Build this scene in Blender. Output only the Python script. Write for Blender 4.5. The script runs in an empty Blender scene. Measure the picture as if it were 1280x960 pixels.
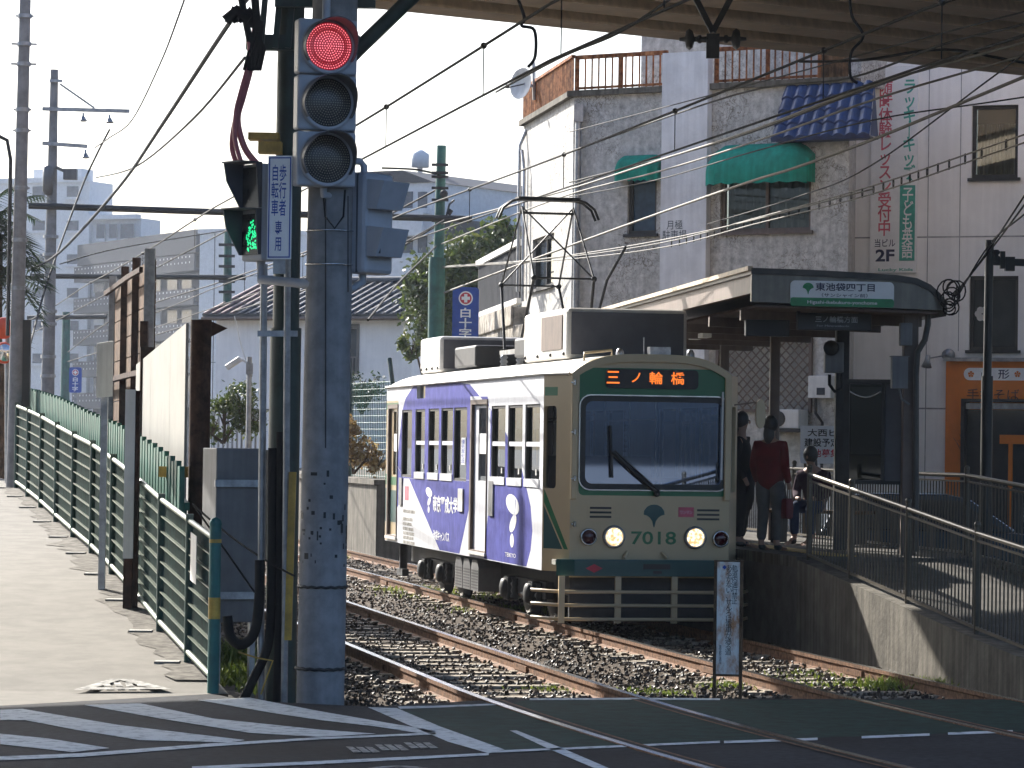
import bpy, bmesh, math, random
from mathutils import Vector, Matrix, noise as mnoise
from mathutils.geometry import delaunay_2d_cdt
random.seed(7)
R = math.radians
scene = bpy.context.scene
COL = scene.collection
# ------------------------------------------------------------------ camera
FPX, HCAM = 4200.0, 2.12
pitch, roll = math.atan(76/4200), math.atan(.014)
CAM = Vector((0, 0, HCAM))
_f = Vector((0, math.cos(pitch), math.sin(pitch)))
_r0 = Vector((1, 0, 0)); _u0 = Vector((0, -math.sin(pitch), math.cos(pitch)))
_r = _r0*math.cos(roll)+_u0*math.sin(roll)
_u = -_r0*math.sin(roll)+_u0*math.cos(roll)
cam = bpy.data.cameras.new('camera'); co = bpy.data.objects.new('camera', cam); COL.objects.link(co)
cam.lens = 36*FPX/1280; cam.sensor_width = 36; cam.sensor_fit = 'HORIZONTAL'
cam.clip_start = .5; cam.clip_end = 3000
mw = Matrix((( _r.x, _u.x, -_f.x, CAM.x), (_r.y, _u.y, -_f.y, CAM.y), (_r.z, _u.z, -_f.z, CAM.z), (0, 0, 0, 1)))
co.matrix_world = mw
scene.camera = co
# ------------------------------------------------------------------ sky, sun, exposure
TOSUN_AZ = Vector((-.55, .835, 0)).normalized(); EL = R(30)
w = bpy.data.worlds.new('World'); scene.world = w; w.use_nodes = True
nt = w.node_tree; nt.nodes.clear()
sky = nt.nodes.new('ShaderNodeTexSky'); sky.sky_type = 'NISHITA'; sky.sun_disc = False
sky.sun_elevation = EL; sky.sun_rotation = math.atan2(TOSUN_AZ.x, TOSUN_AZ.y)
sky.dust_density = 5.0; sky.ozone_density = 4.0; sky.air_density = 1.0
bg = nt.nodes.new('ShaderNodeBackground'); bg.inputs[1].default_value = .108
wo = nt.nodes.new('ShaderNodeOutputWorld')
wb = nt.nodes.new('ShaderNodeMix'); wb.data_type = 'RGBA'; wb.blend_type = 'MULTIPLY'; wb.inputs[0].default_value = 1; wb.inputs[7].default_value = (.93, .985, 1.06, 1)   # white balance
nt.links.new(sky.outputs[0], wb.inputs[6]); nt.links.new(wb.outputs[2], bg.inputs[0]); nt.links.new(bg.outputs[0], wo.inputs[0])
sl = bpy.data.lights.new('sun', 'SUN'); so = bpy.data.objects.new('sun', sl); COL.objects.link(so)
sl.energy = 5.0; sl.angle = R(.5); sl.color = (1, .95, .87)
ts = Vector((TOSUN_AZ.x*math.cos(EL), TOSUN_AZ.y*math.cos(EL), math.sin(EL)))
so.rotation_euler = ts.to_track_quat('Z', 'Y').to_euler()
so.location = (-30, 60, 60)
scene.view_settings.view_transform = 'Standard'; scene.view_settings.look = 'None'
scene.view_settings.exposure = 1.45; scene.view_settings.gamma = 1
scene.cycles.max_bounces = 7; scene.cycles.transparent_max_bounces = 12
scene.cycles.caustics_reflective = False; scene.cycles.caustics_refractive = False
scene.cycles.use_denoising = True
# ------------------------------------------------------------------ geometry of the place
def ray(px, py):
    d = _f + _r*((px-640)/FPX) + _u*((480-py)/FPX)
    return d/d.y
def W(px, py, D): return CAM + ray(px, py)*D
def G(px, py, z=0):
    d = ray(px, py); return CAM + d*((z-HCAM)/d.z)
def P2(px, D):
    p = W(px, 550, D); return (p.x, p.y)
def zat(px, py, D): return W(px, py, D).z
class Fr:
    """an upright plane through two ground points; a runs along it, d is out of it towards the viewer"""
    def __init__(s, p0, p1):
        s.p0 = Vector((p0[0], p0[1], 0)); v = Vector((p1[0]-p0[0], p1[1]-p0[1], 0)); s.L = v.length
        s.r = v.normalized(); s.n = Vector((s.r.y, -s.r.x, 0)); s.u = Vector((0, 0, 1))
    def pt(s, a, z, d=0): return s.p0 + s.r*a + s.n*d + Vector((0, 0, z))
    def pix(s, px, py, d=0):
        k = ray(px, py); t = (s.p0 + s.n*d - CAM).dot(s.n)/k.dot(s.n); P = CAM+k*t
        return ((P-s.p0).dot(s.r), P.z)
# ------------------------------------------------------------------ materials
def _n(t, typ, x=0, y=0): n = t.nodes.new(typ); n.location = (x, y); return n
def rgb(c): return (c[0], c[1], c[2], 1)
MATS = {}
def M(name, col, rough=.6, metal=0, var=.18, scale=5, col2=None, bump=0, bscale=None, streak=0, spec=.5, lo=.38, hi=.62, sx=1, coat=0):
    if rough >= .7 and spec == .5: spec = .12
    m = bpy.data.materials.new(name); m.use_nodes = True; t = m.node_tree; L = t.links.new
    b = t.nodes['Principled BSDF']
    b.inputs['Roughness'].default_value = rough; b.inputs['Metallic'].default_value = metal
    b.inputs['Specular IOR Level'].default_value = spec; b.inputs['Coat Weight'].default_value = coat
    tc = _n(t, 'ShaderNodeTexCoord'); mp = _n(t, 'ShaderNodeMapping'); L(tc.outputs['Object'], mp.inputs[0])
    mp.inputs['Scale'].default_value = (sx, 1, 1)
    no = _n(t, 'ShaderNodeTexNoise'); no.inputs['Scale'].default_value = scale; no.inputs['Detail'].default_value = 8
    no.inputs['Roughness'].default_value = .65
    L(mp.outputs[0], no.inputs['Vector'])
    cr = _n(t, 'ShaderNodeValToRGB'); cr.color_ramp.elements[0].position = lo; cr.color_ramp.elements[1].position = hi
    a = [c*(1-var) for c in col]; z = list(col2) if col2 else [min(1, c*(1+var)) for c in col]
    cr.color_ramp.elements[0].color = rgb(a); cr.color_ramp.elements[1].color = rgb(z)
    L(no.outputs['Fac'], cr.inputs[0]); out = cr.outputs[0]
    if streak:
        m2 = _n(t, 'ShaderNodeMapping'); m2.inputs['Scale'].default_value = (7, 7, .45); L(tc.outputs['Object'], m2.inputs[0])
        n2 = _n(t, 'ShaderNodeTexNoise'); n2.inputs['Scale'].default_value = 1.6; n2.inputs['Detail'].default_value = 5
        L(m2.outputs[0], n2.inputs['Vector'])
        r2 = _n(t, 'ShaderNodeValToRGB'); r2.color_ramp.elements[0].position = .4; r2.color_ramp.elements[1].position = .62
        r2.color_ramp.elements[0].color = rgb((1-streak,)*3); r2.color_ramp.elements[1].color = (1, 1, 1, 1)
        L(n2.outputs['Fac'], r2.inputs[0])
        mx = _n(t, 'ShaderNodeMix'); mx.data_type = 'RGBA'; mx.blend_type = 'MULTIPLY'; mx.inputs[0].default_value = 1
        L(out, mx.inputs[6]); L(r2.outputs[0], mx.inputs[7]); out = mx.outputs[2]
    L(out, b.inputs['Base Color'])
    if bump:
        nb = _n(t, 'ShaderNodeTexNoise'); nb.inputs['Scale'].default_value = bscale or scale*6; nb.inputs['Detail'].default_value = 6
        L(mp.outputs[0], nb.inputs['Vector'])
        bp = _n(t, 'ShaderNodeBump'); bp.inputs['Strength'].default_value = bump; bp.inputs['Distance'].default_value = .02
        L(nb.outputs['Fac'], bp.inputs['Height']); L(bp.outputs[0], b.inputs['Normal'])
    MATS[name] = m
    return m
def emis(name, col, s):
    m = bpy.data.materials.new(name); m.use_nodes = True; b = m.node_tree.nodes['Principled BSDF']
    b.inputs['Base Color'].default_value = rgb([c*.6 for c in col]); b.inputs['Emission Color'].default_value = rgb(col)
    b.inputs['Emission Strength'].default_value = s; b.inputs['Roughness'].default_value = .3
    return m
def glass(name, tint, refl, rcol=(.9, .95, 1), rough=.02):
    m = bpy.data.materials.new(name); m.use_nodes = True; t = m.node_tree; t.nodes.clear(); L = t.links.new
    o = _n(t, 'ShaderNodeOutputMaterial'); tr = _n(t, 'ShaderNodeBsdfTransparent'); tr.inputs[0].default_value = rgb(tint)
    gl = _n(t, 'ShaderNodeBsdfGlossy'); gl.inputs[0].default_value = rgb(rcol); gl.inputs['Roughness'].default_value = rough
    fr = _n(t, 'ShaderNodeFresnel'); fr.inputs[0].default_value = 1.5
    ad = _n(t, 'ShaderNodeMath'); ad.operation = 'ADD'; ad.use_clamp = True; ad.inputs[1].default_value = refl; L(fr.outputs[0], ad.inputs[0])
    mx = _n(t, 'ShaderNodeMixShader'); L(ad.outputs[0], mx.inputs[0]); L(tr.outputs[0], mx.inputs[1]); L(gl.outputs[0], mx.inputs[2])
    L(mx.outputs[0], o.inputs[0])
    return m
def leafmat(name, c1, c2, c3=None):
    m = bpy.data.materials.new(name); m.use_nodes = True; t = m.node_tree; L = t.links.new; b = t.nodes['Principled BSDF']
    g = _n(t, 'ShaderNodeNewGeometry'); cr = _n(t, 'ShaderNodeValToRGB')
    cr.color_ramp.elements[0].color = rgb(c1); cr.color_ramp.elements[1].color = rgb(c2)
    if c3: e = cr.color_ramp.elements.new(.86); e.color = rgb(c2); cr.color_ramp.elements[2].color = rgb(c3)
    L(g.outputs['Random Per Island'], cr.inputs[0]); L(cr.outputs[0], b.inputs['Base Color'])
    b.inputs['Roughness'].default_value = .55
    tl = _n(t, 'ShaderNodeBsdfTranslucent'); L(cr.outputs[0], tl.inputs[0])
    mx = _n(t, 'ShaderNodeMixShader'); mx.inputs[0].default_value = .3
    o = t.nodes['Material Output']; L(b.outputs[0], mx.inputs[1]); L(tl.outputs[0], mx.inputs[2]); L(mx.outputs[0], o.inputs[0])
    return m

asphalt = M('asphalt', (.022, .024, .029), .85, var=.35, scale=14, bump=.35, bscale=220, streak=0)
def road_wear():
    t = asphalt.node_tree; L = t.links.new; b = t.nodes['Principled BSDF']; src = b.inputs['Base Color'].links[0].from_socket
    tc = t.nodes['Texture Coordinate']; n = _n(t, 'ShaderNodeTexNoise'); n.inputs['Scale'].default_value = .5; n.inputs['Detail'].default_value = 4
    L(tc.outputs['Object'], n.inputs['Vector']); cr = _n(t, 'ShaderNodeValToRGB'); cr.color_ramp.elements[0].color = (.65, .65, .65, 1); cr.color_ramp.elements[1].color = (1.35, 1.33, 1.3, 1)
    cr.color_ramp.elements[0].position = .35; cr.color_ramp.elements[1].position = .65
    L(n.outputs['Fac'], cr.inputs[0]); mx = _n(t, 'ShaderNodeMix'); mx.data_type = 'RGBA'; mx.blend_type = 'MULTIPLY'; mx.inputs[0].default_value = 1
    L(src, mx.inputs[6]); L(cr.outputs[0], mx.inputs[7]); L(mx.outputs[2], b.inputs['Base Color'])
road_wear()
pave = M('pavement_asphalt', (.2, .187, .165), .9, var=.1, scale=3, bump=.3, bscale=160)
greenroad = M('green_asphalt', (.008, .036, .029), .8, var=.4, scale=6, bump=.3, bscale=200)
paint = M('road_paint', (.4, .41, .4), .75, var=.6, scale=9, lo=.28, hi=.5, bump=.2, bscale=160)
paintworn = M('worn_paint', (.22, .21, .19), .8, col2=(.42, .41, .38), var=.5, scale=12)
groove = M('groove_dark', (.012, .011, .01), .8)
soil = M('trackbed', (.055, .042, .03), .95, col2=(.13, .1, .075), scale=9, var=.4, bump=1, bscale=26)
earth = M('earth', (.14, .13, .11), .95, var=.3, scale=1.5, bump=.5)
def stonemat():
    m = leafmat('ballast_stone', (.024, .017, .012), (.09, .066, .045), (.21, .165, .12)); return m
stone = stonemat()
railtop = M('rail_polished', (.6, .57, .53), .22, 1, var=.1, scale=3)
railrust = M('rail_rust', (.12, .068, .042), .8, col2=(.24, .13, .075), scale=20, var=.3)
sleeperm = M('sleeper_concrete', (.22, .19, .155), .9, col2=(.42, .37, .3), scale=9, var=.3, bump=.4)
polecon = M('pole_concrete', (.25, .245, .245), .8, var=.16, scale=5, streak=.12, bump=.15)
black = M('black_paint', (.012, .012, .013), .5)
dkgreen = M('dark_green_steel', (.012, .035, .03), .5, var=.3, scale=6, streak=.2)
polegreen = M('pole_green', (.025, .12, .1), .5, var=.25, scale=5, streak=.3)
fencegreen = M('fence_green', (.012, .055, .042), .55, var=.3, scale=7, streak=.25)
teal = M('teal_steel', (.012, .12, .11), .45, var=.2)
slatm = M('slat_metal', (.06, .12, .09), .3, .3, var=.2)
fencetop = M('fence_rail', (.11, .14, .1), .45, .3, var=.25, scale=9)
pickgreen = M('picket_green', (.012, .1, .07), .55, var=.25, scale=4)
galv = M('galvanised', (.34, .35, .37), .4, .7, var=.2, scale=9, streak=.2)
greybox = M('grey_cabinet_paint', (.15, .148, .15), .55, var=.1, streak=.2)
siggrey = M('signal_grey', (.37, .39, .43), .45, var=.07, scale=4)
visor = M('visor_dark', (.07, .075, .09), .5, var=.15)
lensdark = M('lens_dark', (.03, .03, .032), .25, var=.3)
yellow = M('guard_yellow', (.5, .32, .05), .5, var=.25, scale=7, streak=.3)
redcab = M('cable_red', (.4, .12, .15), .5)
rubber = M('cable_black', (.012, .012, .013), .8, spec=.25)
wirem = M('wire_metal', (.014, .014, .014), .8, 0, spec=.2)
wirelt = M('wire_light', (.15, .14, .12), .7, 0, spec=.3)
rustpole = M('rust_column', (.045, .026, .02), .75, col2=(.095, .05, .035), scale=7, var=.3, streak=.4)
rustorange = M('rust_orange', (.26, .08, .03), .85, col2=(.45, .19, .08), scale=9, var=.4, streak=.5)
wood = M('weathered_wood', (.1, .06, .035), .85, col2=(.2, .12, .07), scale=6, var=.3, streak=.4)
hoard = M('hoarding_panel', (.25, .24, .215), .6, var=.1, scale=1.5, streak=.06)
whitepl = M('white_plate', (.68, .67, .64), .5, var=.06, streak=.12)
whitewall = M('white_cladding', (.86, .85, .84), .7, var=.05, scale=1.2, streak=.05)
cream = M('tram_cream', (.56, .44, .265), .3, var=.04, scale=2, coat=.2)
tramwhite = M('tram_white', (.64, .65, .68), .5, var=.05, scale=3, streak=.08, spec=.25)
purple = M('tram_purple', (.05, .055, .3), .6, spec=.12, col2=(.075, .08, .37), var=.15, scale=5, streak=.15)
tramgreen = M('tram_green', (.012, .15, .055), .35, var=.05)
tramteal = M('tram_teal', (.01, .075, .075), .35, var=.08)
tramroof = M('tram_roof', (.62, .6, .56), .5, var=.1, scale=3, streak=.1)
acgrey = M('unit_grey', (.1, .1, .115), .6, var=.1)
darkmetal = M('dark_metal', (.02, .02, .021), .6, var=.3)
chrome = M('chrome', (.6, .6, .6), .2, 1)
rubberblk = M('black_rubber', (.015, .015, .016), .6)
interior = M('tram_interior', (.3, .29, .25), .6)
seatm = M('seat_fabric', (.06, .1, .2), .9)
wglass = glass('window_glass', (.3, .34, .34), .03)
wsglass = glass('windscreen_glass', (.42, .5, .62), .5, (.45, .62, 1))
dglass = M('dark_glass', (.025, .03, .035), .08, var=.3, scale=1)
midglass = M('mid_glass', (.07, .085, .1), .1, var=.3, scale=1)
curtain = M('curtain', (.5, .49, .45), .9, var=.08, scale=3, streak=.1)
lensred = emis('red_lamp', (.5, .008, .03), .12)
lensgreen = emis('green_lamp', (.02, .8, .3), .5)
headl = emis('headlamp', (1, .8, .48), .75)
louvm = M('louvre_slat', (.018, .022, .032), .9)
def headlamp_nodes(m):
    t = m.node_tree; b = t.nodes['Principled BSDF']; tc = _n(t, 'ShaderNodeTexCoord'); v = _n(t, 'ShaderNodeTexNoise'); v.inputs['Scale'].default_value = 26
    cr = _n(t, 'ShaderNodeValToRGB'); cr.color_ramp.elements[0].position = .4; cr.color_ramp.elements[1].position = .58
    cr.color_ramp.elements[0].color = (.5, .3, .12, 1); cr.color_ramp.elements[1].color = (1, .88, .6, 1)
    t.links.new(tc.outputs['Object'], v.inputs['Vector']); t.links.new(v.outputs['Fac'], cr.inputs[0]); t.links.new(cr.outputs[0], b.inputs['Emission Color'])
headlamp_nodes(headl)
ledor = emis('led_orange', (1, .2, .02), .5)
reddot = emis('red_dots', (1, .2, .24), .8)
signwhite = M('sign_white', (.8, .81, .82), .45, var=.04)
signblue = M('sign_blue', (.012, .06, .33), .4)
ink = M('ink_navy', (.02, .025, .07), .5)
inkblack = M('ink_black', (.015, .015, .015), .5)
inkred = M('ink_red', (.5, .03, .06), .5)
bannerred = M('banner_red', (.55, .1, .15), .6)
bannerteal = M('banner_teal', (.06, .36, .29), .6)
signgreen = M('sign_green', (.012, .22, .07), .4)
orange = M('orange_board', (.62, .17, .012), .55, var=.06)
awning = M('awning_green', (.012, .26, .19), .75, var=.15, scale=4, streak=.25)
bluetile = M('blue_tile', (.01, .03, .11), .35, var=.3, scale=6)
rooftile = M('roof_tile', (.04, .043, .052), .6, var=.25, scale=5)
roofred = M('roof_red', (.2, .12, .1), .6, var=.2)
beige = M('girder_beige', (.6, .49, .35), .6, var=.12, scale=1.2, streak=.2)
beigeshade = M('girder_soffit_shade', (.2, .15, .105), .7, var=.15, scale=1.2)  # same beige paint as the webs, with the underside's shade put into the colour
concrete = M('concrete', (.14, .127, .105), .85, var=.2, scale=3, streak=.4, bump=.3)
platcon = M('platform_concrete', (.1, .093, .083), .85, var=.2, scale=4, bump=.3)
stainless = M('stainless', (.42, .4, .37), .35, .85, var=.1)
bronze = M('rail_bronze', (.09, .077, .058), .4, .6, var=.15)
brownsteel = M('brown_steel', (.14, .1, .08), .55, var=.12, streak=.2)
canopym = M('canopy_fascia', (.17, .15, .125), .35, .4, var=.12, streak=.25)
canopyd = M('canopy_trim', (.05, .045, .04), .5, var=.2)
farwhite = M('far_white', (.58, .6, .63), .8, var=.06)
fargrey = M('far_grey', (.03, .035, .05), .7, var=.1)
farglass = M('far_glass', (.05, .065, .1), .2, var=.2)
skin = M('skin', (.3, .17, .12), .6, var=.05)
hairm = M('hair', (.012, .01, .01), .5)
redcoat = M('red_coat', (.1, .007, .01), .85)
blackcoat = M('black_coat', (.012, .012, .014), .9)
trouser = M('pale_trousers', (.085, .08, .077), .85)
purplecoat = M('plum_jacket', (.035, .016, .03), .9)
denim = M('denim', (.04, .055, .1), .9)
carblue = M('car_paint', (.012, .035, .06), .25, coat=.6)
leafg = leafmat('leaf_green', (.03, .05, .012), (.09, .12, .025), (.16, .17, .04))
leafd = leafmat('leaf_dark', (.012, .03, .012), (.04, .065, .02), (.08, .11, .04))
leafy = leafmat('leaf_dry', (.16, .09, .03), (.3, .2, .07), (.38, .3, .14))
grassm = leafmat('grass', (.07, .11, .015), (.2, .25, .04), (.32, .34, .1))
bark = M('bark', (.08, .06, .045), .9, var=.3)
stonewall = M('rough_stone', (.26, .23, .19), .9, col2=(.42, .38, .32), var=.4, scale=4, bump=.8, bscale=14)

def greywall_mat():
    m = M('stained_render', (.5, .485, .455), .9, col2=(.66, .645, .61), var=.3, scale=9, streak=.16, bump=.7, bscale=26, lo=.3, hi=.66)
    t = m.node_tree; L = t.links.new; b = t.nodes['Principled BSDF']; src = b.inputs['Base Color'].links[0].from_socket
    tc = t.nodes['Texture Coordinate']
    n1 = _n(t, 'ShaderNodeTexNoise'); n1.inputs['Scale'].default_value = 3.5; n1.inputs['Detail'].default_value = 3; L(tc.outputs['Object'], n1.inputs['Vector'])
    ad = _n(t, 'ShaderNodeVectorMath'); ad.operation = 'MULTIPLY_ADD'; L(n1.outputs['Color'], ad.inputs[0]); ad.inputs[1].default_value = (.9, .9, .5); L(tc.outputs['Object'], ad.inputs[2])
    mp = _n(t, 'ShaderNodeMapping'); mp.inputs['Scale'].default_value = (6.5, 6.5, 3.4); L(ad.outputs[0], mp.inputs[0])
    vo = _n(t, 'ShaderNodeTexVoronoi'); vo.feature = 'DISTANCE_TO_EDGE'; vo.inputs['Scale'].default_value = 1.3; L(mp.outputs[0], vo.inputs['Vector'])
    cr = _n(t, 'ShaderNodeValToRGB'); cr.color_ramp.elements[0].position = .01; cr.color_ramp.elements[1].position = .07
    cr.color_ramp.elements[0].color = (.42, .38, .34, 1); cr.color_ramp.elements[1].color = (1, 1, 1, 1); L(vo.outputs['Distance'], cr.inputs[0])
    n2 = _n(t, 'ShaderNodeTexNoise'); n2.inputs['Scale'].default_value = .8; L(tc.outputs['Object'], n2.inputs['Vector'])
    r2 = _n(t, 'ShaderNodeValToRGB'); r2.color_ramp.elements[0].position = .42; r2.color_ramp.elements[1].position = .6; L(n2.outputs['Fac'], r2.inputs[0])
    mx = _n(t, 'ShaderNodeMix'); mx.data_type = 'RGBA'; mx.blend_type = 'MULTIPLY'
    L(r2.outputs[0], mx.inputs[0]); L(src, mx.inputs[6]); L(cr.outputs[0], mx.inputs[7]); L(mx.outputs[2], b.inputs['Base Color'])
    return m
greywall = greywall_mat()
whiteband = M('painted_band', (.74, .74, .75), .8, var=.08, scale=2, streak=.1, bump=.3)
# ------------------------------------------------------------------ mesh builder (world coordinates in, local mesh out)
XF = {}
class MB:
    def __init__(s): s.v = []; s.f = []; s.mi = []; s.sm = []
    def add(s, vs, fs, mi=0, sm=False):
        k = len(s.v); s.v += [Vector(p) for p in vs]
        for f in fs: s.f.append([i+k for i in f]); s.mi.append(mi); s.sm.append(sm)
        return s
    def face(s, pts, mi=0): return s.add(pts, [list(range(len(pts)))], mi)
    def par(s, o, x, y, z, mi=0):
        o, x, y, z = Vector(o), Vector(x), Vector(y), Vector(z)
        vs = [o, o+x, o+x+y, o+y, o+z, o+x+z, o+x+y+z, o+y+z]
        fs = [[0, 3, 2, 1], [4, 5, 6, 7], [0, 1, 5, 4], [1, 2, 6, 5], [2, 3, 7, 6], [3, 0, 4, 7]]
        if x.cross(y).dot(z) < 0: fs = [f[::-1] for f in fs]
        return s.add(vs, fs, mi)
    def fb(s, fr, a0, a1, z0, z1, d0, d1, mi=0):
        return s.par(fr.pt(a0, z0, d0), fr.r*(a1-a0), fr.n*(d1-d0), Vector((0, 0, z1-z0)), mi)
    def box(s, c, sx, sy, sz, rz=0, mi=0):
        x = Vector((math.cos(rz), math.sin(rz), 0)); y = Vector((-math.sin(rz), math.cos(rz), 0)); c = Vector(c)
        return s.par(c-x*sx/2-y*sy/2-Vector((0, 0, sz/2)), x*sx, y*sy, Vector((0, 0, sz)), mi)
    def bar(s, a, b, w, h, mi=0, up=(0, 0, 1)):
        a, b = Vector(a), Vector(b); d = b-a; u = Vector(up)
        x = d.cross(u)
        if x.length < 1e-6: x = d.cross(Vector((0, 1, 0)))
        x.normalize(); y = x.cross(d).normalized()
        return s.par(a-x*w/2-y*h/2, x*w, y*h, d, mi)
    def tube(s, pts, r, seg=8, mi=0, caps=True, r1=None):
        pts = [Vector(p) for p in pts]; n = len(pts); vs = []; ref = None
        for i, p in enumerate(pts):
            d = (pts[min(i+1, n-1)]-pts[max(i-1, 0)]).normalized()
            if ref is None: ref = d.cross(Vector((0, 0, 1))) if abs(d.z) < .95 else d.cross(Vector((1, 0, 0)))
            x = (ref-d*ref.dot(d)).normalized(); ref = x; y = d.cross(x)
            rr = r if r1 is None else r+(r1-r)*i/(n-1)
            for k in range(seg):
                t = 2*math.pi*k/seg; vs.append(p+x*math.cos(t)*rr+y*math.sin(t)*rr)
        fs = [[i*seg+k, i*seg+(k+1) % seg, (i+1)*seg+(k+1) % seg, (i+1)*seg+k] for i in range(n-1) for k in range(seg)]
        s.add(vs, fs, mi, True)
        if caps: s.add(vs[:seg], [list(range(seg))[::-1]], mi); s.add(vs[-seg:], [list(range(seg))], mi)
        return s
    def prism(s, pts, vec, mi=0):
        n = len(pts); vec = Vector(vec); p = [Vector(q) for q in pts]
        nrm = sum(((p[i]-p[0]).cross(p[i+1]-p[0]) for i in range(1, n-1)), Vector())
        if nrm.dot(vec) < 0: p = p[::-1]
        vs = p+[q+vec for q in p]
        fs = [list(range(n))[::-1], list(range(n, 2*n))]+[[i, (i+1) % n, n+(i+1) % n, n+i] for i in range(n)]
        return s.add(vs, fs, mi)
    def ball(s, c, rx, ry=None, rz=None, seg=12, ring=8, mi=0):
        ry = ry or rx; rz = rz or rx; c = Vector(c); vs = []; fs = []
        for i in range(ring+1):
            t = math.pi*i/ring
            for k in range(seg):
                p = 2*math.pi*k/seg; vs.append(c+Vector((rx*math.sin(t)*math.cos(p), ry*math.sin(t)*math.sin(p), rz*math.cos(t))))
        for i in range(ring):
            for k in range(seg): fs.append([i*seg+k, (i+1)*seg+k, (i+1)*seg+(k+1) % seg, i*seg+(k+1) % seg])
        return s.add(vs, fs, mi, True)
    def lathe(s, o, ax, prof, seg=20, mi=0):
        """prof: (radius, height along ax)"""
        o = Vector(o); ax = Vector(ax).normalized()
        x = ax.cross(Vector((0, 0, 1))) if abs(ax.z) < .9 else ax.cross(Vector((1, 0, 0))); x.normalize(); y = ax.cross(x)
        vs = [o+ax*h+(x*math.cos(2*math.pi*k/seg)+y*math.sin(2*math.pi*k/seg))*r for r, h in prof for k in range(seg)]
        fs = [[i*seg+k, i*seg+(k+1) % seg, (i+1)*seg+(k+1) % seg, (i+1)*seg+k] for i in range(len(prof)-1) for k in range(seg)]
        return s.add(vs, fs, mi, True)
    def disc(s, o, ax, r, seg=24, mi=0, ry=None):
        o = Vector(o); ax = Vector(ax).normalized(); x = ax.cross(Vector((0, 0, 1))).normalized(); y = x.cross(ax)
        return s.face([o+x*r*math.cos(2*math.pi*k/seg)+y*(ry or r)*math.sin(2*math.pi*k/seg) for k in range(seg)], mi)
    def build(s, name, mats, parent=None, bevel=0):
        me = bpy.data.meshes.new(name); X = XF.get(parent, Matrix()); I = X.inverted()
        me.from_pydata([I @ p for p in s.v], [], s.f)
        for m in (mats if isinstance(mats, (list, tuple)) else [mats]): me.materials.append(m)
        me.polygons.foreach_set('material_index', s.mi); me.polygons.foreach_set('use_smooth', s.sm); me.update()
        o = bpy.data.objects.new(name, me); COL.objects.link(o)
        if parent: o.parent = parent; XF[o] = X
        if bevel:
            b = o.modifiers.new('bevel', 'BEVEL'); b.width = bevel; b.segments = 2; b.limit_method = 'ANGLE'; b.angle_limit = R(40)
        return o
def tag(o, label, cat, group=None):
    o['label'] = label; o['category'] = cat
    if group: o['group'] = group
    return o
def thing(name, loc, label, cat, group=None, rz=0):
    o = bpy.data.objects.new(name, None); COL.objects.link(o); o.empty_display_size = .2
    o.location = loc; o.rotation_euler = (0, 0, rz); XF[o] = Matrix.Translation(Vector(loc)) @ Matrix.Rotation(rz, 4, 'Z')
    return tag(o, label, cat, group)
def solo(mb, name, mats, base, label, cat, group=None, bevel=0):
    """one mesh that is a whole thing, its origin at its base"""
    base = Vector(base); mb.v = [p-base for p in mb.v]; o = mb.build(name, mats, None, bevel); o.location = base
    return tag(o, label, cat, group)
def struct(mb, name, mats, parent=None, kind='structure'):
    o = mb.build(name, mats, parent)
    if not parent: o['kind'] = kind
    return o
def dup(o, loc=None, rz=None, parent=None, label=None):
    c = o.copy(); COL.objects.link(c); c.parent = parent
    if loc is not None: c.location = loc
    if rz is not None: c.rotation_euler = (0, 0, rz)
    if label: c['label'] = label
    for ch in list(o.children): dup(ch, parent=c)
    return c
def text(parent, name, body, mat, o, r, u, w, h, bold=0, line=1.0):
    """flat lettering fitted into a w by h box whose lower-left corner is o"""
    c = bpy.data.curves.new(name, 'FONT'); c.body = body; c.align_x = 'CENTER'; c.offset = bold; c.space_line = line; c.resolution_u = 3
    t = bpy.data.objects.new('tmp', c); COL.objects.link(t); bpy.context.view_layer.update()
    me = bpy.data.meshes.new_from_object(t.evaluated_get(bpy.context.evaluated_depsgraph_get()))
    bpy.data.objects.remove(t); bpy.data.curves.remove(c)
    xs = [v.co.x for v in me.vertices]; ys = [v.co.y for v in me.vertices]
    x0, x1, y0, y1 = min(xs), max(xs), min(ys), max(ys); I = XF.get(parent, Matrix()).inverted()
    o, r, u = Vector(o), Vector(r), Vector(u)
    for v in me.vertices: v.co = I @ (o+r*((v.co.x-x0)/(x1-x0)*w)+u*((v.co.y-y0)/(y1-y0)*h))
    me.materials.clear(); me.materials.append(mat)
    ob = bpy.data.objects.new(name, me); COL.objects.link(ob)
    if parent: ob.parent = parent; XF[ob] = XF.get(parent, Matrix())
    return ob
def ftext(parent, fr, body, mat, a0, a1, z0, z1, d, bold=0, name='lettering', line=1.0):
    return text(parent, name, body, mat, fr.pt(a0, z0, d), fr.r, fr.u, a1-a0, z1-z0, bold, line)
def inpoly(p, poly):
    x, y = p; c = False; n = len(poly)
    for i in range(n):
        x0, y0 = poly[i]; x1, y1 = poly[(i+1) % n]
        if (y0 > y) != (y1 > y) and x < (x1-x0)*(y-y0)/(y1-y0)+x0: c = not c
    return c
def rect(a0, a1, z0, z1): return [(a0, z0), (a1, z0), (a1, z1), (a0, z1)]
def rrect(a0, a1, z0, z1, r, n=5):
    out = []
    for cx, cy, t0 in ((a1-r, z0+r, -90), (a1-r, z1-r, 0), (a0+r, z1-r, 90), (a0+r, z0+r, 180)):
        for k in range(n+1):
            t = R(t0+90*k/n); out.append((cx+r*math.cos(t), cy+r*math.sin(t)))
    return out
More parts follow.
